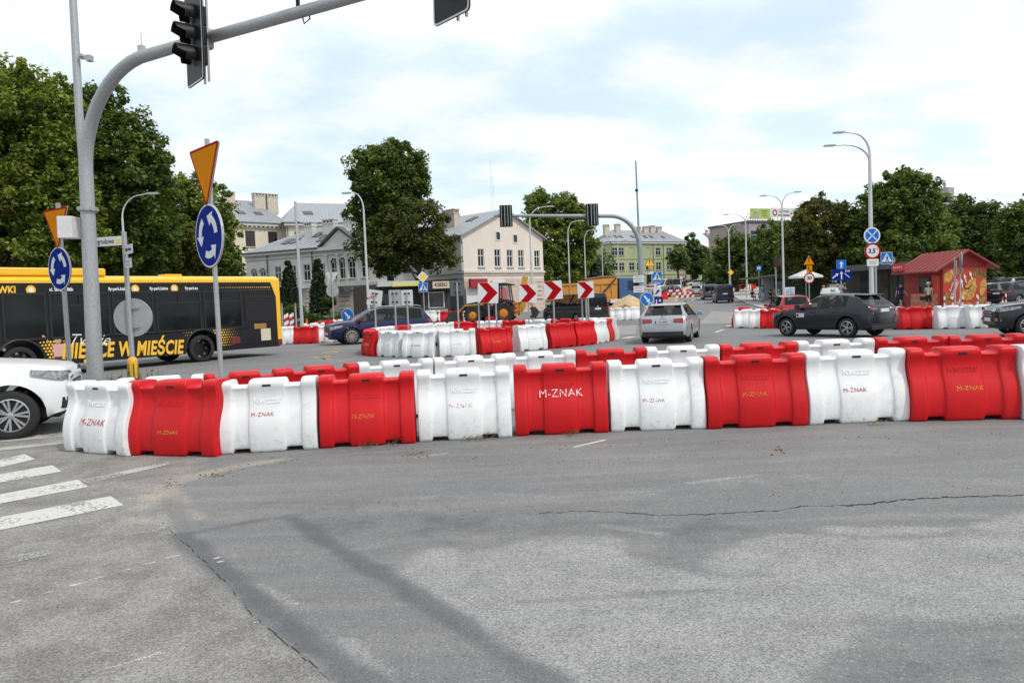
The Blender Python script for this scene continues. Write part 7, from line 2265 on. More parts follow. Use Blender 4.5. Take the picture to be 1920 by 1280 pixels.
M, L_ = frame_at(1404, 84, 1472, 72)
t = thing('bus_shelter', 'long dark glass bus shelter where people wait, on the right pavement', 'bus shelter')
gzz = 1.0
mb = MB(); mb.prism([(-.5, 3.15), (L_ + .3, 3.15), (L_ + .3, 3.32), (-.5, 3.32)], -.9, 1.3); o = mb.build('roof', GUT, t); o.matrix_local = M
for k in range(8):
    mb = MB(); mb.box((L_ * k / 7, 1.2, 1.9), (.09, .09, 2.7)); o = mb.build('post', BLK, t); o.matrix_local = M
SHG = see_glass('shelter_glass', .55, (.03, .035, .035))
for k in range(7):
    mb = MB(); mb.box((L_ * (k + .5) / 7, 1.2, 1.95), (L_ / 7 - .12, .02, 2.0)); o = mb.build('glass_panel', SHG, t); o.matrix_local = M
mb = MB(); mb.box((L_ / 2, .85, 1.1), (L_ * .8, .4, .07)); o = mb.build('bench', DWOOD, t); o.matrix_local = M
mb = MB(); mb.box((L_ * .62, -.2, 1.9), (.25, 1.2, 2.2)); o = mb.build('poster_panel', KGREY, t); o.matrix_local = M
t = thing('information_board', 'dark display board on a post above the bus shelter', 'display board', GY(1456, 68))
post(t, .06, 4.2); mb = MB(); mb.box((.25, -.08, 3.9), (.95, .15, .82)); b_ = mb.build('display', BLK, t, bevel=.02); mb = MB(); mb.box((.25, -.165, 3.9), (.8, .012, .66)); mb.build('screen', mat('dim_display', (.05, .015, .01), .3, 0, .6, 9), b_)
t = thing('poster_case', 'white framed poster case standing on the pavement beside the shelter', 'poster case', GY(1481, 62))
mb = MB(); mb.box((0, 0, .95), (.80, .14, 1.5)); mb.box((0, 0, .1), (.5, .12, .2)); c_ = mb.build('case', WINF, t); mb = MB(); mb.box((0, -.078, 1.0), (.64, .012, 1.2)); mb.build('poster', mat('blue_poster_print', (.30, .38, .46), .5, 0, .6, 4), c_)
t = thing('cafe_umbrella', 'large white cafe umbrella behind the speed limit sign', 'umbrella', GY(1512, 67))
post(t, .04, 2.9, 'pole'); mb = MB(); n = 8
for k in range(n):
    a1, a2 = 2 * PI * k / n, 2 * PI * (k + 1) / n
    mb.add([(0, 0, 3.15), (1.55 * math.cos(a1), 1.55 * math.sin(a1), 2.55), (1.55 * math.cos(a2), 1.55 * math.sin(a2), 2.55), (1.55 * math.cos(a1), 1.55 * math.sin(a1), 2.38), (1.55 * math.cos(a2), 1.55 * math.sin(a2), 2.38)], [(0, 1, 2), (1, 3, 4, 2)])
mb.build('canopy', SWHITE, t)
t = thing('cafe_booth', 'dark green booth under the white umbrella', 'booth', GY(1512, 70))
mb = MB(); mb.box((0, 1, 1.1), (4.2, 1.6, 2.2)); mb.box((0, .1, .6), (4.0, .2, 1.1)); mb.build('body', mat('dark_green_booth', (.012, .035, .022), .6), t)
for x, lb in ((1771, 'first'), (1786, 'second'), (1805, 'third'), (1833, 'fourth')):
    t = thing('striped_bollard', 'red and white striped bollard in front of the kiosk mural, %s from the left' % lb, 'bollard', GY(x, 44.5), 0, 'striped bollards')
    for k in range(5):
        mb = MB(); mb.cyl((0, 0, k * .19), (0, 0, k * .19 + .188), .045, .045, 10); mb.build('stripe_ring', STR_R if k % 2 else STR_W, t)
for x, h, lb in ((1886, 5, 'taller striped bollard on the grass patch before the parked cars'), (1880, 4, 'shorter striped bollard on the grass patch before the parked cars')):
    t = thing('striped_bollard', lb, 'bollard', GY(x, 45.5), 0, 'striped bollards')
    for k in range(h):
        mb = MB(); mb.cyl((0, 0, k * .19), (0, 0, k * .19 + .188), .045, .045, 10); mb.build('stripe_ring', STR_R if k % 2 else STR_W, t)
# radio mast on the far skyline
t = thing('radio_mast', 'thin lattice radio mast far behind the pink house roof', 'mast', GY(930, 240))
mb = MB()
for k in range(3):
    a = 2 * PI * k / 3; mb.tube([(.5 * math.cos(a), .5 * math.sin(a), 0), (.5 * math.cos(a), .5 * math.sin(a), 36)], .05, 4)
for k in range(24):
    a = 2 * PI * (k % 3) / 3; b = 2 * PI * ((k + 1) % 3) / 3; mb.tube([(.5 * math.cos(a), .5 * math.sin(a), k * 1.5), (.5 * math.cos(b), .5 * math.sin(b), k * 1.5 + 1.5)], .04, 4)
mb.build('lattice', LAMPM, t); mb = MB(); mb.tube([(0, 0, 36), (0, 0, 41)], .06, 5); mb.build('antenna', LAMPM, t)

# ---- pavement, kerb, lawn, heaps
PAVE = mat('pale_paving', (.33, .315, .29), .9, 0, .14, .8, .2, 30)
def strip_sheet(name, near, far, m, dz, n=24):
    """surface between two lines given in pixels on the ground, following the slope"""
    A = [GR(*p) if len(p) == 2 else GY(p[0], p[2]) for p in near]; B = [GR(*p) if len(p) == 2 else GY(p[0], p[2]) for p in far]
    def res(P, t):
        k = t * (len(P) - 1); i = min(int(k), len(P) - 2); return P[i].lerp(P[i + 1], k - i)
    mb = MB(); vs = []
    for i in range(n + 1):
        a, b = res(A, i / n), res(B, i / n)
        for j in range(9):
            p = a.lerp(b, j / 8); vs.append((p.x, p.y, gz(p.x, p.y) + dz))
    fs = [(i * 9 + j, (i + 1) * 9 + j, (i + 1) * 9 + j + 1, i * 9 + j + 1) for i in range(n) for j in range(8)]
    mb.add(vs, fs); return tag(mb.build(name, m), kind='structure'), [res(A, i / n) for i in range(n + 1)]
pv, edge = strip_sheet('pavement', [(1368, 0, 130), (1382, 0, 92), (1420, 0, 66), (1462, 0, 54), (1560, 0, 47), (1680, 0, 41), (1800, 0, 38), (2000, 0, 36), (2300, 0, 36)], [(1440, 0, 140), (1480, 0, 110), (1560, 0, 90), (1640, 0, 75), (1700, 0, 66), (1800, 0, 60), (1900, 0, 56), (2050, 0, 54), (2300, 0, 54)], PAVE, .11, 40)
mb = MB()
KERB = mat('kerb_stone', (.42, .40, .37), .9, 0, .15, 3)
for a, b in zip(edge[:-1], edge[1:]):
    d = (b - a).normalized(); n_ = Vector((-d.y, d.x, 0)) * .09
    z0, z1 = gz(a.x, a.y), gz(b.x, b.y)
    P8 = [(a + n_, z0), (b + n_, z1), (b - n_, z1), (a - n_, z0)]
    mb.add([(p.x, p.y, z - .1) for p, z in P8] + [(p.x, p.y, z + .125) for p, z in P8], [(0, 1, 5, 4), (1, 2, 6, 5), (2, 3, 7, 6), (3, 0, 4, 7), (4, 5, 6, 7)])
o = mb.build('kerb', KERB, pv)
LOT = mat('car_park_gravel', (.26, .25, .235), .95, 0, .2, .5, .3, 30)
strip_sheet('car_park', [(1860, 0, 54), (2000, 0, 44), (2400, 0, 44)], [(1700, 0, 100), (1900, 0, 100), (2300, 0, 100)], LOT, .02, 20)
DIRT = mat('dry_dirt', (.28, .20, .13), 1.0, 0, .3, 2, .6, 12); SAND = mat('yellow_sand', (.46, .34, .19), 1.0, 0, .18, 2, .5, 15)
strip_sheet('work_site', [(1150, 0, 58), (1215, 0, 56), (1262, 0, 74)], [(1160, 0, 150), (1225, 0, 150), (1283, 0, 150)], DIRT, .02, 20)
for (u0, Y0), (u1, Y1) in (((1300, 62), (1275, 110)),): pass
def heap(name, lb, u, Y, rx, ry, h, m, seed=1):
    p = GY(u, Y); q = random.Random(seed); mb = MB(); n, k = 22, 8; vs, fs = [], []
    for i in range(k + 1):
        t_ = i / k
        for j in range(n):
            a = 2 * PI * j / n; f_ = q.uniform(.93, 1.07)
            vs.append((p.x + rx * (1 - t_ ** 1.7) * math.cos(a) * f_, p.y + ry * (1 - t_ ** 1.7) * math.sin(a) * f_, p.z - .1 + h * t_ ** .95 * q.uniform(.95, 1.05)))
    for i in range(k):
        for j in range(n): fs.append((i * n + j, i * n + (j + 1) % n, (i + 1) * n + (j + 1) % n, (i + 1) * n + j))
    mb.add(vs, fs); return tag(mb.build(name, m, None, True, 60), lb, 'heap')
heap('sand_heap', 'heap of yellow sand beside the blue tipper cab, behind the white barriers', 1180, 59, 2.1, 2.4, 1.75, SAND, 1)
heap('rubble_heap', 'low heap of reddish rubble under the blue tipper cab', 1172, 55.5, 1.6, 1.4, 1.1, mat('reddish_rubble', (.24, .14, .10), 1.0, 0, .4, 3, .7, 10), 2)
heap('rubble_heap', 'long heap of brown earth beside the work barriers, above the silver car', 1248, 75, 2.6, 6, .9, DIRT, 3)
heap('earth_heap', 'brown earth heap before the hedges, left of the small round blue sign', 603, 49, 1.5, 1.4, .9, mat('dark_earth', (.11, .075, .05), 1.0, 0, .3, 3, .7, 10), 4)
heap('earth_heap', 'far sand coloured heap beside the road works barriers', 1293, 112, 2.6, 2, 1.5, SAND, 5)
# ------------------------------------------------------------------ trees and other planting
def leaf_mat(name, dark, mid, light, trans=.42):
    m = bpy.data.materials.new(name); m.use_nodes = True
    t = m.node_tree; t.nodes.clear()
    o = t.nodes.new('ShaderNodeOutputMaterial')
    a = t.nodes.new('ShaderNodeAttribute'); a.attribute_name = 'tint'
    r = t.nodes.new('ShaderNodeValToRGB')
    e = r.color_ramp.elements
    e[0].position = 0; e[0].color = (*dark, 1); e[1].position = 1; e[1].color = (*light, 1)
    k = r.color_ramp.elements.new(.5); k.color = (*mid, 1)
    t.links.new(a.outputs['Fac'], r.inputs[0])
    p = t.nodes.new('ShaderNodeBsdfPrincipled'); p.inputs['Roughness'].default_value = .5; p.inputs['Specular IOR Level'].default_value = .35
    tr = t.nodes.new('ShaderNodeBsdfTranslucent')
    t.links.new(r.outputs[0], p.inputs['Base Color'])
    g = t.nodes.new('ShaderNodeMix'); g.data_type = 'RGBA'; g.blend_type = 'MULTIPLY'; g.inputs[0].default_value = 1; g.inputs[7].default_value = (1.1, 1.15, .45, 1)
    t.links.new(r.outputs[0], g.inputs[6]); t.links.new(g.outputs[2], tr.inputs['Color'])
    mx = t.nodes.new('ShaderNodeMixShader'); mx.inputs[0].default_value = trans
    t.links.new(p.outputs[0], mx.inputs[1]); t.links.new(tr.outputs[0], mx.inputs[2]); t.links.new(mx.outputs[0], o.inputs['Surface'])
    return m
LV_LIGHT = leaf_mat('bright_maple_leaves', (0.056, 0.088, 0.015), (0.156, 0.206, 0.033), (0.312, 0.338, 0.062))
LV_DARK = leaf_mat('dark_maple_leaves', (0.033, 0.060, 0.014), (0.094, 0.144, 0.027), (0.206, 0.256, 0.057))
LV_DEEP = leaf_mat('deep_green_leaves', (0.025, 0.048, 0.014), (0.070, 0.112, 0.025), (0.150, 0.200, 0.045))
LV_CHEST = leaf_mat('chestnut_leaves', (0.033, 0.045, 0.013), (0.083, 0.100, 0.022), (0.188, 0.188, 0.045))
LV_BROWN = leaf_mat('browning_chestnut_leaves', (0.069, 0.062, 0.018), (0.156, 0.119, 0.031), (0.300, 0.150, 0.044))
LV_FAR = leaf_mat('far_green_leaves', (0.043, 0.070, 0.021), (0.106, 0.152, 0.040), (0.200, 0.244, 0.068))
LV_CYP = leaf_mat('cypress_scales', (.014, .030, .012), (.026, .050, .018), (.042, .072, .024), .15)
LV_SPR = leaf_mat('spruce_needles', (.008, .018, .010), (.016, .030, .016), (.028, .046, .022), .1)
LV_HEDGE = leaf_mat('hedge_leaves', (.030, .050, .010), (.065, .095, .018), (.11, .14, .03))
BARK = mat('tree_bark', (.055, .043, .034), .95, 0, .3, 4, .6, 20)

def leaves(C, Rc, per, size, nr, squash=.8, tint0=None, droop=.25):
    """leaf quads spread through clumps: C centres (n,3), Rc radii (n,)"""
    n = len(C) * per
    ci = np.repeat(np.arange(len(C)), per)
    d = nr.normal(size=(n, 3)); d /= np.linalg.norm(d, axis=1)[:, None]
    rad = nr.random(n) ** .42
    P = C[ci] + d * (rad * Rc[ci])[:, None] * np.array([1, 1, squash])
    up = np.array([0, 0, 1.0])
    nrm = d * .7 + up * .75 + nr.normal(size=(n, 3)) * .55
    nrm /= np.linalg.norm(nrm, axis=1)[:, None]
    a = np.cross(nrm, nr.normal(size=(n, 3))); a /= np.linalg.norm(a, axis=1)[:, None]
    b = np.cross(nrm, a)
    s = size * (.6 + .8 * nr.random(n))
    a *= (s * .62)[:, None]; b *= s[:, None]
    fold = nrm * (s * droop)[:, None]
    V = np.stack([P - b * .9 - fold, P + a, P + b - fold, P - a], 1)
    tc_ = nr.random(len(C)) ** 1.3 * .62 if tint0 is None else tint0
    tint = np.clip(tc_[ci] + nr.normal(size=n) * .18 + .20, 0, 1)
    return V.reshape(-1, 3), tint
def leaf_mesh(name, V, tint, m):
    F = np.arange(len(V)).reshape(-1, 4)
    return np_mesh(name, V, F, [m], {'tint': ('FACE', 'FLOAT', tint)})

def tree(lb, base, ells, leafm, seed, size=.22, density=1.0, trunk_r=.28, trunk_h=None, cat='tree', name='leafy_tree', group=None, clump=.85, patchy=.0, lean=0, accents=None):
    """ells: ellipsoids (dx, dy, z, rx, ry, rz) that make up the crown, relative to the base"""
    nr = np.random.default_rng(seed); q = random.Random(seed)
    size *= .60; patchy = (patchy or .14) + .2; clump *= .80
    t = thing(name, lb, cat, base, 0, group)
    Cs = []
    for (x, y, z, rx, ry, rz) in ells:
        k = int(26 * density * (rx * ry * rz) ** (2 / 3) / clump ** 2 * .62) + 10
        d = nr.normal(size=(k, 3)); d /= np.linalg.norm(d, axis=1)[:, None]
        d[:, 1] = np.where(d[:, 1] > .3, -d[:, 1] * .9, d[:, 1]) if False else d[:, 1]
        rr_ = .50 + .60 * nr.random(k) ** .7
        lump = 1 + .13 * np.sin(d[:, 0] * 5 + seed) * np.cos(d[:, 2] * 6 + seed * 2) + .07 * np.sin(d[:, 1] * 9 + d[:, 0] * 7 + seed)
        Cs.append(np.array([x, y, z]) + d * (rr_ * lump)[:, None] * np.array([rx, ry, rz]))
    C = np.concatenate(Cs)
    if patchy: C = C[nr.random(len(C)) > patchy]
    Rc = clump * (.40 + .85 * nr.random(len(C)) ** 1.4)
    per = int(56 * (clump / .85) ** 2 * (.22 / size) ** 1.45)
    V, ti = leaves(C, Rc, per, size, nr)
    o = link('crown', leaf_mesh('crown', V, ti, leafm), t)
    if accents:
        sel = C[nr.random(len(C)) < accents[1]]
        if len(sel):
            V, ti = leaves(sel, clump * .5 * np.ones(len(sel)), per // 3, size, nr); link('discoloured_leaves', leaf_mesh('discoloured_leaves', V, ti, accents[0]), t)
    # trunk and limbs reaching into the clumps
    top = max(e[2] for e in ells); th = trunk_h or max(1.5, min(e[2] - e[5] for e in ells) + 1.0)
    mb = MB(); mb.tube([(0, 0, -.2), (.05, 0, th * .5), (lean * .4, 0, th), (lean, 0, top)], [trunk_r * 1.25, trunk_r, trunk_r * .85, trunk_r * .3], 9); tr = mb.build('trunk', BARK, t, True)
    idx = nr.choice(len(C), min(len(C), 26), replace=False)
    mb = MB()
    for i in idx:
        p = Vector(C[i]); z0 = q.uniform(th * .75, max(th, min(top, p.z)) )
        a = Vector((lean * (z0 / top) ** 2, 0, z0)); m_ = a.lerp(p, .5) + Vector((q.uniform(-.3, .3), q.uniform(-.3, .3), q.uniform(.0, .5)))
        mb.tube([a, m_, p], [trunk_r * .32, trunk_r * .2, trunk_r * .07], 5)
    b_ = mb.build('limbs', BARK, tr); b_['kind'] = 'stuff'
    return t
def T_at(u, Y): return GY(u, Y)
def zz_(u, v, Y):
    """height above the ground of pixel (u, v) at depth Y"""
    p = PT(u, v, Y); return p.z - gz(p.x, Y)
def ell(u, v, hu, hv, Y, base, dy=0, ry=None):
    """crown ellipsoid seen at pixel centre (u, v) with half sizes (hu, hv)"""
    p = PT(u, v, Y + dy); rx = hu * (Y + dy) / F_PX
    return (p.x - base.x, dy, p.z - base.z, rx, ry or rx * .85, hv * (Y + dy) / F_PX)

AUT = leaf_mat('rusty_leaves', (.12, .05, .012), (.22, .08, .015), (.30, .12, .02))
b = T_at(10, 49)
tree('big bright green maple at the left edge behind the bus, with a few rusty leaves', b, [ell(10, 300, 150, 150, 49, b), ell(-90, 330, 130, 170, 49, b), ell(40, 430, 150, 90, 49, b), ell(30, 205, 95, 80, 49, b), ell(110, 370, 70, 110, 49, b, -1)], LV_LIGHT, 11, .24, 1.0, .40, 4, accents=(AUT, .02))
b = T_at(215, 53)
tree('tall dark maple behind the mast and the bus', b, [ell(200, 290, 85, 115, 53, b), ell(250, 340, 72, 110, 53, b, -1), ell(170, 400, 90, 110, 53, b), ell(240, 440, 85, 75, 53, b), ell(150, 240, 55, 65, 53, b)], LV_DARK, 12, .24, 1.05, .38, 4)
b = T_at(375, 62)
tree('round green tree between the maple and the cream building', b, [ell(365, 420, 68, 85, 62, b), ell(395, 450, 48, 65, 62, b, -1), ell(345, 385, 40, 50, 62, b), ell(330, 470, 45, 50, 62, b)], LV_LIGHT, 13, .24, 1.0, .28, 4)
b = T_at(355, 57)
tree('low brownish tree right above the bus roof', b, [ell(350, 480, 55, 45, 57, b), ell(310, 490, 40, 40, 57, b)], LV_CHEST, 14, .22, 1.0, .2, 2.5)
b = T_at(90, 66)
tree('deep green tree filling the shade behind the two left maples', b, [ell(60, 440, 150, 90, 66, b), ell(230, 460, 110, 70, 66, b), ell(-80, 450, 110, 110, 66, b)], LV_DEEP, 15, .30, .9, .3, 3, clump=1.1)
b = T_at(735, 69)
tree('tall dark chestnut in the middle, taller than the houses beside it', b, [ell(726, 340, 66, 70, 69, b), ell(722, 420, 64, 90, 69, b), ell(745, 300, 45, 36, 69, b), ell(690, 330, 34, 42, 69, b), ell(780, 340, 22, 44, 69, b)], LV_DARK, 16, .24, 1.15, .36, 3.2)
b = T_at(790, 66)
tree('broad brownish chestnut crown below the tall one, over the kiosks', b, [ell(775, 432, 64, 52, 66, b), ell(818, 468, 40, 36, 66, b), ell(735, 470, 52, 40, 66, b)], LV_CHEST, 17, .22, 1.15, .3, 3.0, accents=(LV_BROWN, .10))
b = T_at(1048, 92)
tree('light green tree with a ragged top right of the pink gable', b, [ell(1050, 450, 56, 75, 92, b), ell(1010, 395, 26, 34, 92, b), ell(1055, 400, 34, 36, 92, b), ell(1085, 440, 30, 55, 92, b), ell(1035, 495, 55, 45, 92, b)], LV_LIGHT, 18, .34, 1.0, .35, 4, clump=1.15)
b = T_at(1272, 150)
tree('slender street tree in front of the green building end', b, [ell(1272, 482, 17, 20, 150, b), ell(1280, 492, 10, 14, 150, b)], LV_FAR, 19, .45, 1.0, .22, 4, clump=1.1)
b = T_at(1300, 188)
tree('dark poplar like tree at the end of the road', b, [ell(1297, 460, 11, 22, 188, b), ell(1305, 490, 18, 28, 188, b)], LV_DEEP, 20, .55, 1.0, .3, 4, clump=1.5)
b = T_at(1322, 196)
tree('dark pointed tree beside the poplar at the road end', b, [ell(1322, 478, 9, 18, 196, b), ell(1322, 500, 15, 16, 196, b)], LV_DEEP, 21, .55, 1.0, .3, 4, clump=1.4)
b = T_at(1382, 116)
tree('round street tree left of the others on the right pavement', b, [ell(1380, 478, 40, 42, 116, b), ell(1362, 495, 28, 35, 116, b), ell(1405, 490, 28, 40, 116, b)], LV_FAR, 22, .38, 1.1, .3, 4, clump=1.2)
b = T_at(1450, 100)
tree('mid green street tree under the billboards', b, [ell(1448, 460, 36, 44, 100, b), ell(1430, 490, 30, 35, 100, b), ell(1475, 470, 36, 50, 100, b)], LV_DARK, 23, .34, 1.1, .3, 4, clump=1.1)
b = T_at(1545, 69)
tree('rusty brown chestnut behind the orange warning triangle', b, [ell(1545, 450, 66, 62, 69, b), ell(1520, 480, 50, 45, 69, b), ell(1590, 470, 42, 52, 69, b), ell(1540, 400, 45, 30, 69, b), ell(1500, 450, 30, 36, 69, b)], LV_CHEST, 24, .22, .9, .3, 3.0, accents=(LV_BROWN, .5), clump=.75, patchy=.12)
b = T_at(1690, 66)
tree('large dark leafy tree behind the big lamp and red kiosk', b, [ell(1690, 400, 74, 74, 66, b), ell(1650, 430, 50, 60, 66, b), ell(1730, 440, 56, 60, 66, b), ell(1685, 470, 90, 50, 66, b), ell(1700, 350, 38, 30, 66, b)], LV_DARK, 25, .26, 1.1, .36, 3.2)
b = T_at(1815, 82)
tree('dark tree right behind the red kiosk roof, before the apartment block', b, [ell(1810, 445, 56, 55, 82, b), ell(1800, 400, 22, 30, 82, b), ell(1845, 440, 42, 62, 82, b), ell(1770, 480, 45, 40, 82, b)], LV_DEEP, 26, .30, 1.05, .32, 3.5, clump=1.0)
b = T_at(1925, 74)
tree('leafy tree cut off by the right edge over the car park', b, [ell(1925, 450, 52, 70, 74, b), ell(1900, 430, 28, 40, 74, b), ell(1960, 420, 60, 70, 74, b)], LV_DARK, 27, .28, 1.05, .32, 3.5)
# the mass of trees that closes the gaps far behind
def wood(lb, rows_, m, seed, size=.6, clump=2.0):
    nr = np.random.default_rng(seed); Cs = []
    for u0, u1, v0, v1, Y, n in rows_:
        for _ in range(n):
            u = nr.uniform(u0, u1); v = v1 + (v0 - v1) * nr.random() ** .8 * (.8 + .2 * math.sin(u * .05 + seed)); p = PT(u, v, Y + nr.uniform(-4, 4)); Cs.append(tuple(p))
    C = np.array(Cs); V, ti = leaves(C, clump * (.5 + .7 * nr.random(len(C))), 90, size * .62, nr)
    return tag(link('wood', leaf_mesh('wood', V, ti, m)), lb, 'trees', kind='stuff')
wood('continuous dark trees closing the view far behind the right car park', [(1590, 2050, 440, 525, 112, 420), (1330, 1600, 470, 530, 150, 220)], LV_DEEP, 31)
wood('far trees on the hill at the end of the street', [(1020, 1130, 480, 560, 135, 120), (1275, 1360, 490, 525, 230, 120)], LV_DEEP, 32, .7, 2.6)
wood('dense trees far behind the bus at the left', [(-160, 440, 430, 560, 92, 420)], LV_DEEP, 33)

def cone_plant(name, lb, u, Y, r, h, m, seed, size=.10, per=60, layers=16, spread=False, cat='shrub'):
    nr = np.random.default_rng(seed); base = GY(u, Y); t = thing(name, lb, cat, base)
    C, Rr = [], []
    for k in range(layers):
        f = k / layers; rr_ = r * ((1 - f) ** (.55 if not spread else 1.0)) * (1 if f > .06 else .8)
        for j in range(max(3, int(10 * rr_ / r) + 2)):
            a = nr.uniform(0, 2 * PI); q = rr_ * (.62 if not spread else nr.uniform(.3, 1.0))
            C.append((q * math.cos(a), q * math.sin(a), h * f + .15 - (q * .25 if spread else 0))); Rr.append(max(.16, rr_ * (.5 if not spread else .3)))
    V, ti = leaves(np.array(C), np.array(Rr), per, size, nr, 1.3 if not spread else .5)
    link('foliage', leaf_mesh('foliage', V, ti, m), t)
    mb = MB(); mb.tube([(0, 0, -.1), (0, 0, h * .9)], [r * .16, .02], 6); mb.build('stem', BARK, t)
    return t
cone_plant('cypress', 'narrow columnar cypress left of the bare pole before the ornate house', 545, 66, .95, zz_(545, 489, 66), LV_CYP, 41, .13, 90)
cone_plant('cypress', 'narrow columnar cypress right of the bare pole before the ornate house', 600, 64, .90, zz_(600, 486, 64), LV_CYP, 42, .13, 90)
cone_plant('spruce', 'dark spruce right of the tree beside the pink gable', 1106, 104, 2.6, zz_(1104, 436, 104), LV_SPR, 43, .30, 40, 20, True, 'tree')
cone_plant('spruce', 'small bluish spruce before the cream building, above the bus tail', 442, 78, 1.3, zz_(442, 493, 78), LV_SPR, 44, .2, 40, 14, True, 'tree')
def bush(name, lb, u, Y, rx, rz, zc, m, seed, size=.09, ry=None, n=40, stem=0):
    nr = np.random.default_rng(seed); base = GY(u, Y); t = thing(name, lb, 'shrub', base)
    d = nr.normal(size=(n, 3)); d /= np.linalg.norm(d, axis=1)[:, None]; d[:, 2] = np.abs(d[:, 2]) if not stem else d[:, 2]
    C = np.array([0, 0, zc]) + d * np.array([rx, ry or rx, rz]) * .72
    V, ti = leaves(C, np.full(n, min(rx, rz) * .38), 70, size, nr)
    link('foliage', leaf_mesh('foliage', V, ti, m), t)
    mb = MB(); mb.tube([(0, 0, -.1), (0, 0, zc)], .05, 6); mb.build('stem', BARK, t)
    return t
bush('round_shrub', 'bright round shrub left of the bare pole, behind the traffic lights', 553, 54, 1.05, .95, .55, LV_HEDGE, 51)
bush('round_shrub', 'small ball shaped tree on a stem before the ornate entrance', 619, 56, .52, .55, 1.35, LV_HEDGE, 52, stem=1)
bush('round_shrub', 'low rounded yellow green shrub behind the orange cone', 588, 52, .85, .7, .3, LV_HEDGE, 53)
bush('hedge', 'dark clipped hedge right of the rounded shrub, before the entrance', 618, 51, 1.1, .55, .25, LV_CYP, 54, ry=.7)
bush('hedge', 'bright clipped hedge behind the small round blue arrow sign', 641, 52, .8, .5, .3, LV_HEDGE, 55)
bush('hedge', 'dark shrub at the left end behind the bus tail', 540, 50, .7, .8, .3, LV_CYP, 56)
LAWN = mat('lawn', (.055, .085, .022), 1.0, 0, .3, 1.5, .4, 30)
strip_sheet('lawn', [(480, 0, 49), (560, 0, 47), (655, 0, 49)], [(440, 0, 78), (560, 0, 76), (700, 0, 74)], LAWN, .03, 16)
# weeds and grass tufts
def weeds(lb, spots, m, seed, h=(.15, .4), n=26, w=.012):
    q = random.Random(seed); mb = MB()
    for p, s in spots:
        for _ in range(n):
            a = q.uniform(0, 2 * PI); r = q.uniform(0, s); x, y = p.x + r * math.cos(a), p.y + r * math.sin(a); z = gz(x, y); hh = q.uniform(*h); dx, dy = q.uniform(-.12, .12), q.uniform(-.12, .12); b_ = q.uniform(0, PI); ex, ey = w * math.cos(b_), w * math.sin(b_)
            mb.add([(x - ex, y - ey, z), (x + ex, y + ey, z), (x + dx * .5 + ex, y + dy * .5 + ey, z + hh * .6), (x + dx * .5 - ex, y + dy * .5 - ey, z + hh * .6), (x + dx, y + dy, z + hh)], [(0, 1, 2, 3), (3, 2, 4)])
            if q.random() < .4:
                zz = z + hh * q.uniform(.4, .9); mb.add([(x, y, zz), (x + .05, y + .02, zz + .02), (x + .09, y + .01, zz + .06), (x + .04, y - .02, zz + .03)], [(0, 1, 2, 3)])
    return tag(mb.build('weeds', m), lb, 'weeds', kind='stuff')
GRS = mat('weed_green', (.085, .115, .030), .8, 0, .3, 5)
weeds('ragged weeds around the foot of the mast behind the first barriers', [(PT(u, 700, Y), .35) for u, Y in ((196, 13.4), (212, 13.2), (225, 13.6), (160, 13.6), (268, 14.6), (282, 14.4), (236, 15.2), (150, 13.0))], GRS, 61, (.25, .75), 40)
weeds('dry grass growing at the foot of the food kiosk mural', [(GY(u, 45), .5) for u in range(1765, 1860, 7)], mat('dry_grass', (.16, .15, .06), .9, 0, .3, 5), 62, (.15, .5), 60)
weeds('small grass patch at the striped bollards before the parked cars', [(GY(u, 45.3), .4) for u in (1876, 1884, 1892)], GRS, 63, (.08, .2), 60)
weeds('wisps of grass along the foot of the nearest barriers', [(GR(u, v), .12) for u, v in ((690, 838), (735, 836), (880, 826), (905, 824), (1070, 817), (1640, 797))], mat('straw', (.22, .17, .08), .9), 64, (.02, .07), 14, .003)
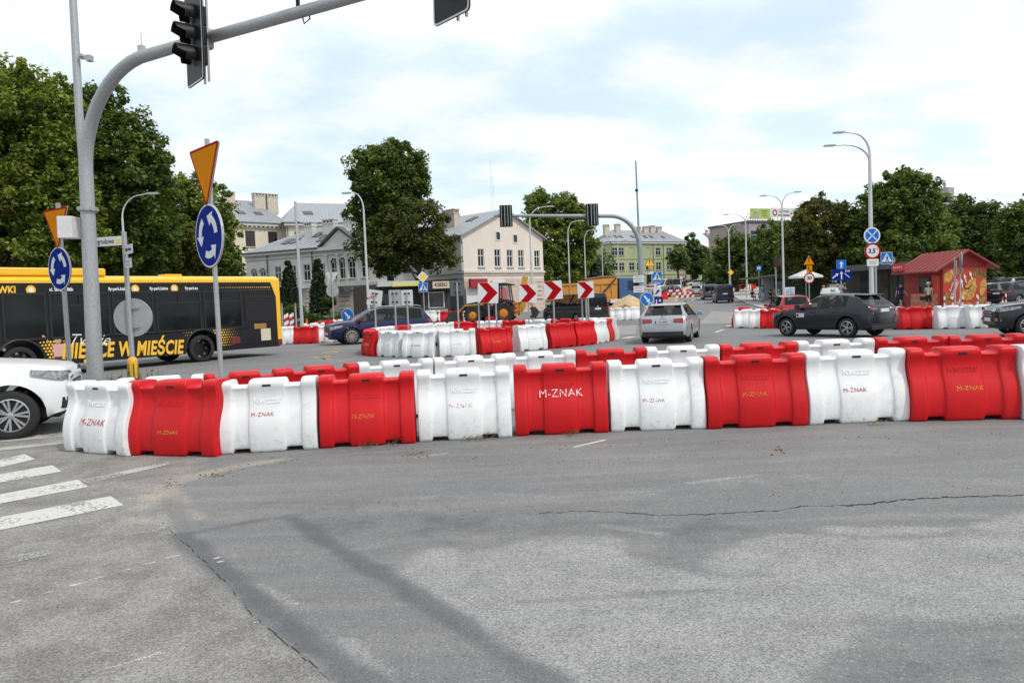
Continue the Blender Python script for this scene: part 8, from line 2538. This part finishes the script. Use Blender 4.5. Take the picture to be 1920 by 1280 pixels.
# ------------------------------------------------------------------ people
SKN = mat('skin', (.42, .24, .17), .6)
def person(lb, pos, head, top, leg, hair, pose='stand', h=1.72, shoe=BLK, sleeves='short', legs='long', hat=None, bag=None, group=None):
    """one continuous skinned figure; clothing goes by which limb a face belongs to"""
    t = thing('person', lb, 'person', pos, head, group)
    k = h / 1.75
    sit = pose == 'sit'
    hz_ = .48 if sit else .93
    J = {'pel': (0, 0, hz_), 'wai': (0, .01, hz_ + .18), 'che': (0, .0 if not sit else .03, hz_ + .40), 'nek': (0, .0, hz_ + .56), 'hd0': (0, -.01, hz_ + .64), 'hd1': (0, -.02, hz_ + .74), 'hd2': (0, -.01, hz_ + .82)}
    for s, n in ((1, 'l'), (-1, 'r')):
        J['sh' + n] = (s * .19, 0, hz_ + .50)
        if pose == 'walk':
            sw = s * .16
            J['el' + n] = (s * .24, -sw * .6, hz_ + .23); J['ha' + n] = (s * .23, -sw * 1.6 - .08, hz_ + .02)
            J['hi' + n] = (s * .09, 0, hz_ - .03); J['kn' + n] = (s * .10, -.10 if s < 0 else .02, .50); J['an' + n] = (s * .10, -.20 if s < 0 else .28, .09 if s < 0 else .13); J['to' + n] = (s * .11, (-.34 if s < 0 else .14), .04)
        elif sit:
            J['el' + n] = (s * .25, -.06, hz_ + .24); J['ha' + n] = (s * .14, -.30, hz_ + .14)
            J['hi' + n] = (s * .10, -.02, hz_); J['kn' + n] = (s * .13, -.44, hz_ + .04); J['an' + n] = (s * .12, -.42, .09); J['to' + n] = (s * .13, -.58, .04)
        else:
            J['el' + n] = (s * .25, .03, hz_ + .23); J['ha' + n] = (s * .26, -.05, hz_ - .02)
            J['hi' + n] = (s * .09, 0, hz_ - .03); J['kn' + n] = (s * .10, -.02, .50); J['an' + n] = (s * .10, .02, .09); J['to' + n] = (s * .11, -.13, .04)
        hx, hy, hzz = J['ha' + n]
        for f_ in range(5):
            L_ = (.055, .085, .095, .088, .07)[f_]; off = (f_ - 2) * .017
            dz = -1 if not sit else -.3
            J['f%d%s' % (f_, n)] = (hx + (-s * .035 if f_ == 0 else 0), hy + off - .01 - (0 if not sit else L_ * .6), hzz + dz * L_ - .03)
    E = [('pel', 'wai'), ('wai', 'che'), ('che', 'nek'), ('nek', 'hd0'), ('hd0', 'hd1'), ('hd1', 'hd2')]
    for n in 'lr': E += [('che', 'sh' + n), ('sh' + n, 'el' + n), ('el' + n, 'ha' + n), ('pel', 'hi' + n), ('hi' + n, 'kn' + n), ('kn' + n, 'an' + n), ('an' + n, 'to' + n)] + [('ha' + n, 'f%d%s' % (f_, n)) for f_ in range(5)]
    rad = {'pel': (.15, .11), 'wai': (.135, .10), 'che': (.16, .11), 'nek': (.055, .055), 'hd0': (.07, .08), 'hd1': (.085, .10), 'hd2': (.07, .08), 'sh': (.07, .07), 'el': (.045, .045), 'ha': (.034, .026), 'hi': (.10, .10), 'kn': (.065, .065), 'an': (.045, .05), 'to': (.035, .03)}
    names = list(J); ix = {n: i for i, n in enumerate(names)}
    me = bpy.data.meshes.new('body'); me.from_pydata([J[n] for n in names], [(ix[a], ix[b]) for a, b in E], []); me.update()
    o = link('body', me); md = o.modifiers.new('skin', 'SKIN'); md.use_smooth_shade = True
    for i, n in enumerate(names):
        r = rad.get(n) or rad.get(n[:2]) or (.009, .009)
        me.skin_vertices[0].data[i].radius = r
    me.skin_vertices[0].data[ix['pel']].use_root = True
    sb = o.modifiers.new('sub', 'SUBSURF'); sb.levels = 1
    out = baked(o); out.name = 'body'
    kind = {'wai': 1, 'che': 1, 'sh': 1}
    segs = [(a, b, np.array(J[a]), np.array(J[b])) for a, b in E]
    for m_ in (SKN, top, leg, shoe): out.materials.append(m_)
    for p in out.polygons:
        c = np.array(p.center); best = (9, None)
        for a, b, A, B in segs:
            d = B - A; tt = np.clip(np.dot(c - A, d) / np.dot(d, d), 0, 1); q = np.linalg.norm(c - A - tt * d)
            if q < best[0]: best = (q, (a, b, tt))
        a, b, tt = best[1]; mi = 0
        if b in ('wai', 'che') or b[:2] == 'sh' or (b == 'nek' and tt < .6): mi = 1
        elif b[:2] == 'el': mi = 1 if sleeves == 'long' or tt < .75 else 0
        elif b[:2] == 'ha': mi = 1 if sleeves == 'long' else 0
        elif b[:2] in ('hi', 'kn'): mi = 2 if legs != 'short' or b[:2] == 'hi' or tt < .75 else 0
        elif b[:2] == 'an': mi = 2 if legs == 'long' else 0
        elif b[:2] == 'to': mi = 3
        p.material_index = mi
        p.use_smooth = True
    out.transform(Matrix.Scale(k, 4))
    link('body', out, t)
    hx, hy, hzz = J['hd1']
    mb = MB(); mb.lathe([(.112, -.02), (.118, .04), (.10, .10), (.05, .135), (.001, .14)], 14, M=T(hx * k, (hy + .015) * k, (hzz - .0) * k) @ RX(R_(12))); mb.build('hair', hair, t, True)
    if hat:
        mb = MB(); mb.lathe([(.19, .05), (.19, .062), (.125, .07), (.11, .16), (.001, .18)], 16, M=T(hx * k, hy * k, hzz * k)); mb.build('hat', hat, t, True)
    if bag:
        b_ = tag(MB().box((0, 0, 0), (.32, .14, .24)).build('handbag', bag, None, bevel=.03), 'dark handbag held by the woman in the white hat', 'handbag'); b_.matrix_world = t.matrix_basis @ T(-.33, -.05, .72)
    mb = MB(); mb.lathe([(.016, 0), (.010, .02), (.001, .026)], 6, M=T(hx * k, (hy - .105) * k, hzz * k - .02) @ RX(R_(90))); mb.build('nose', SKN, t)
    return t
CL = {n: mat(n + '_cloth', c, .9, 0, .2, 8) for n, c in dict(navy=(.015, .025, .10), black=(.014, .014, .016), cream=(.52, .48, .36), white=(.66, .65, .63), blue=(.10, .20, .45), grey=(.15, .15, .16), red=(.35, .03, .03), denim=(.06, .09, .17), tan=(.35, .24, .14), pale=(.42, .45, .52), dark=(.03, .03, .04)).items()}
HB = mat('dark_hair', (.025, .018, .013), .8); HG = mat('grey_hair', (.35, .34, .32), .8); HF = mat('fair_hair', (.30, .20, .10), .8)
def at(u, Y, dz=.11):
    p = GY(u, Y); p.z += dz; return p
person('person in a navy shirt and dark shorts walking past the dark shops', at(1689, 49), R_(20), CL['navy'], CL['black'], HB, 'walk', 1.75, legs='short')
person('person in a patterned cream top, white hat and dark trousers walking by the red kiosk', at(1742, 47), R_(-40), CL['cream'], CL['black'], HG, 'walk', 1.66, hat=CL['white'], bag=CL['black'], legs='mid', shoe=CL['tan'])
person('person in a white shirt standing left of the blue lane signs, behind the taxi', at(1553, 55), R_(30), CL['white'], CL['denim'], HB, 'stand', 1.75)
person('person in a tan top beside the one in white, behind the taxi', at(1545, 57), R_(-30), CL['tan'], CL['grey'], HF, 'stand', 1.64)
person('person in dark grey clothes walking under the blue lane signs', at(1571, 57), R_(60), CL['grey'], CL['dark'], HG, 'walk', 1.72, sleeves='long')
person('person in dark clothes standing near the advertising column', at(1585, 56), R_(160), CL['dark'], CL['dark'], HB, 'stand', 1.7, sleeves='long')
for u, Y, tp, lg, hr, po, lb in ((1411, 80, 'dark', 'dark', HB, 'sit', 'person in dark clothes sitting at the left end of the shelter'), (1425, 76, 'pale', 'denim', HG, 'sit', 'person in a pale blue shirt sitting and leaning forward at the shelter'),
                                 (1431, 74, 'blue', 'pale', HB, 'stand', 'person in a blue top standing at the kerb before the shelter'), (1445, 74, 'dark', 'black', HB, 'sit', 'person in black sitting in the middle of the shelter'),
                                 (1453, 72, 'grey', 'dark', HF, 'sit', 'person in a grey top sitting right of the middle in the shelter'), (1461, 70.5, 'pale', 'dark', HG, 'sit', 'person in a pale top sitting near the right end of the shelter'), (1467, 71, 'red', 'dark', HB, 'stand', 'person in a reddish top standing by the display board post')):
    person(lb, at(u, Y), R_(10 + (u % 7) * 9 - 30), CL[tp], CL[lg], hr, po, 1.7, group='people waiting at the bus stop')

pb = org + fb * 2.55 + Vector((-fb.y, fb.x, 0)) * -.45
person('person with fair hair and a pale top sitting inside the bus at the rear window', (pb.x, pb.y, .70), hb + PI / 2, CL['pale'], CL['dark'], HF, 'sit', 1.7)
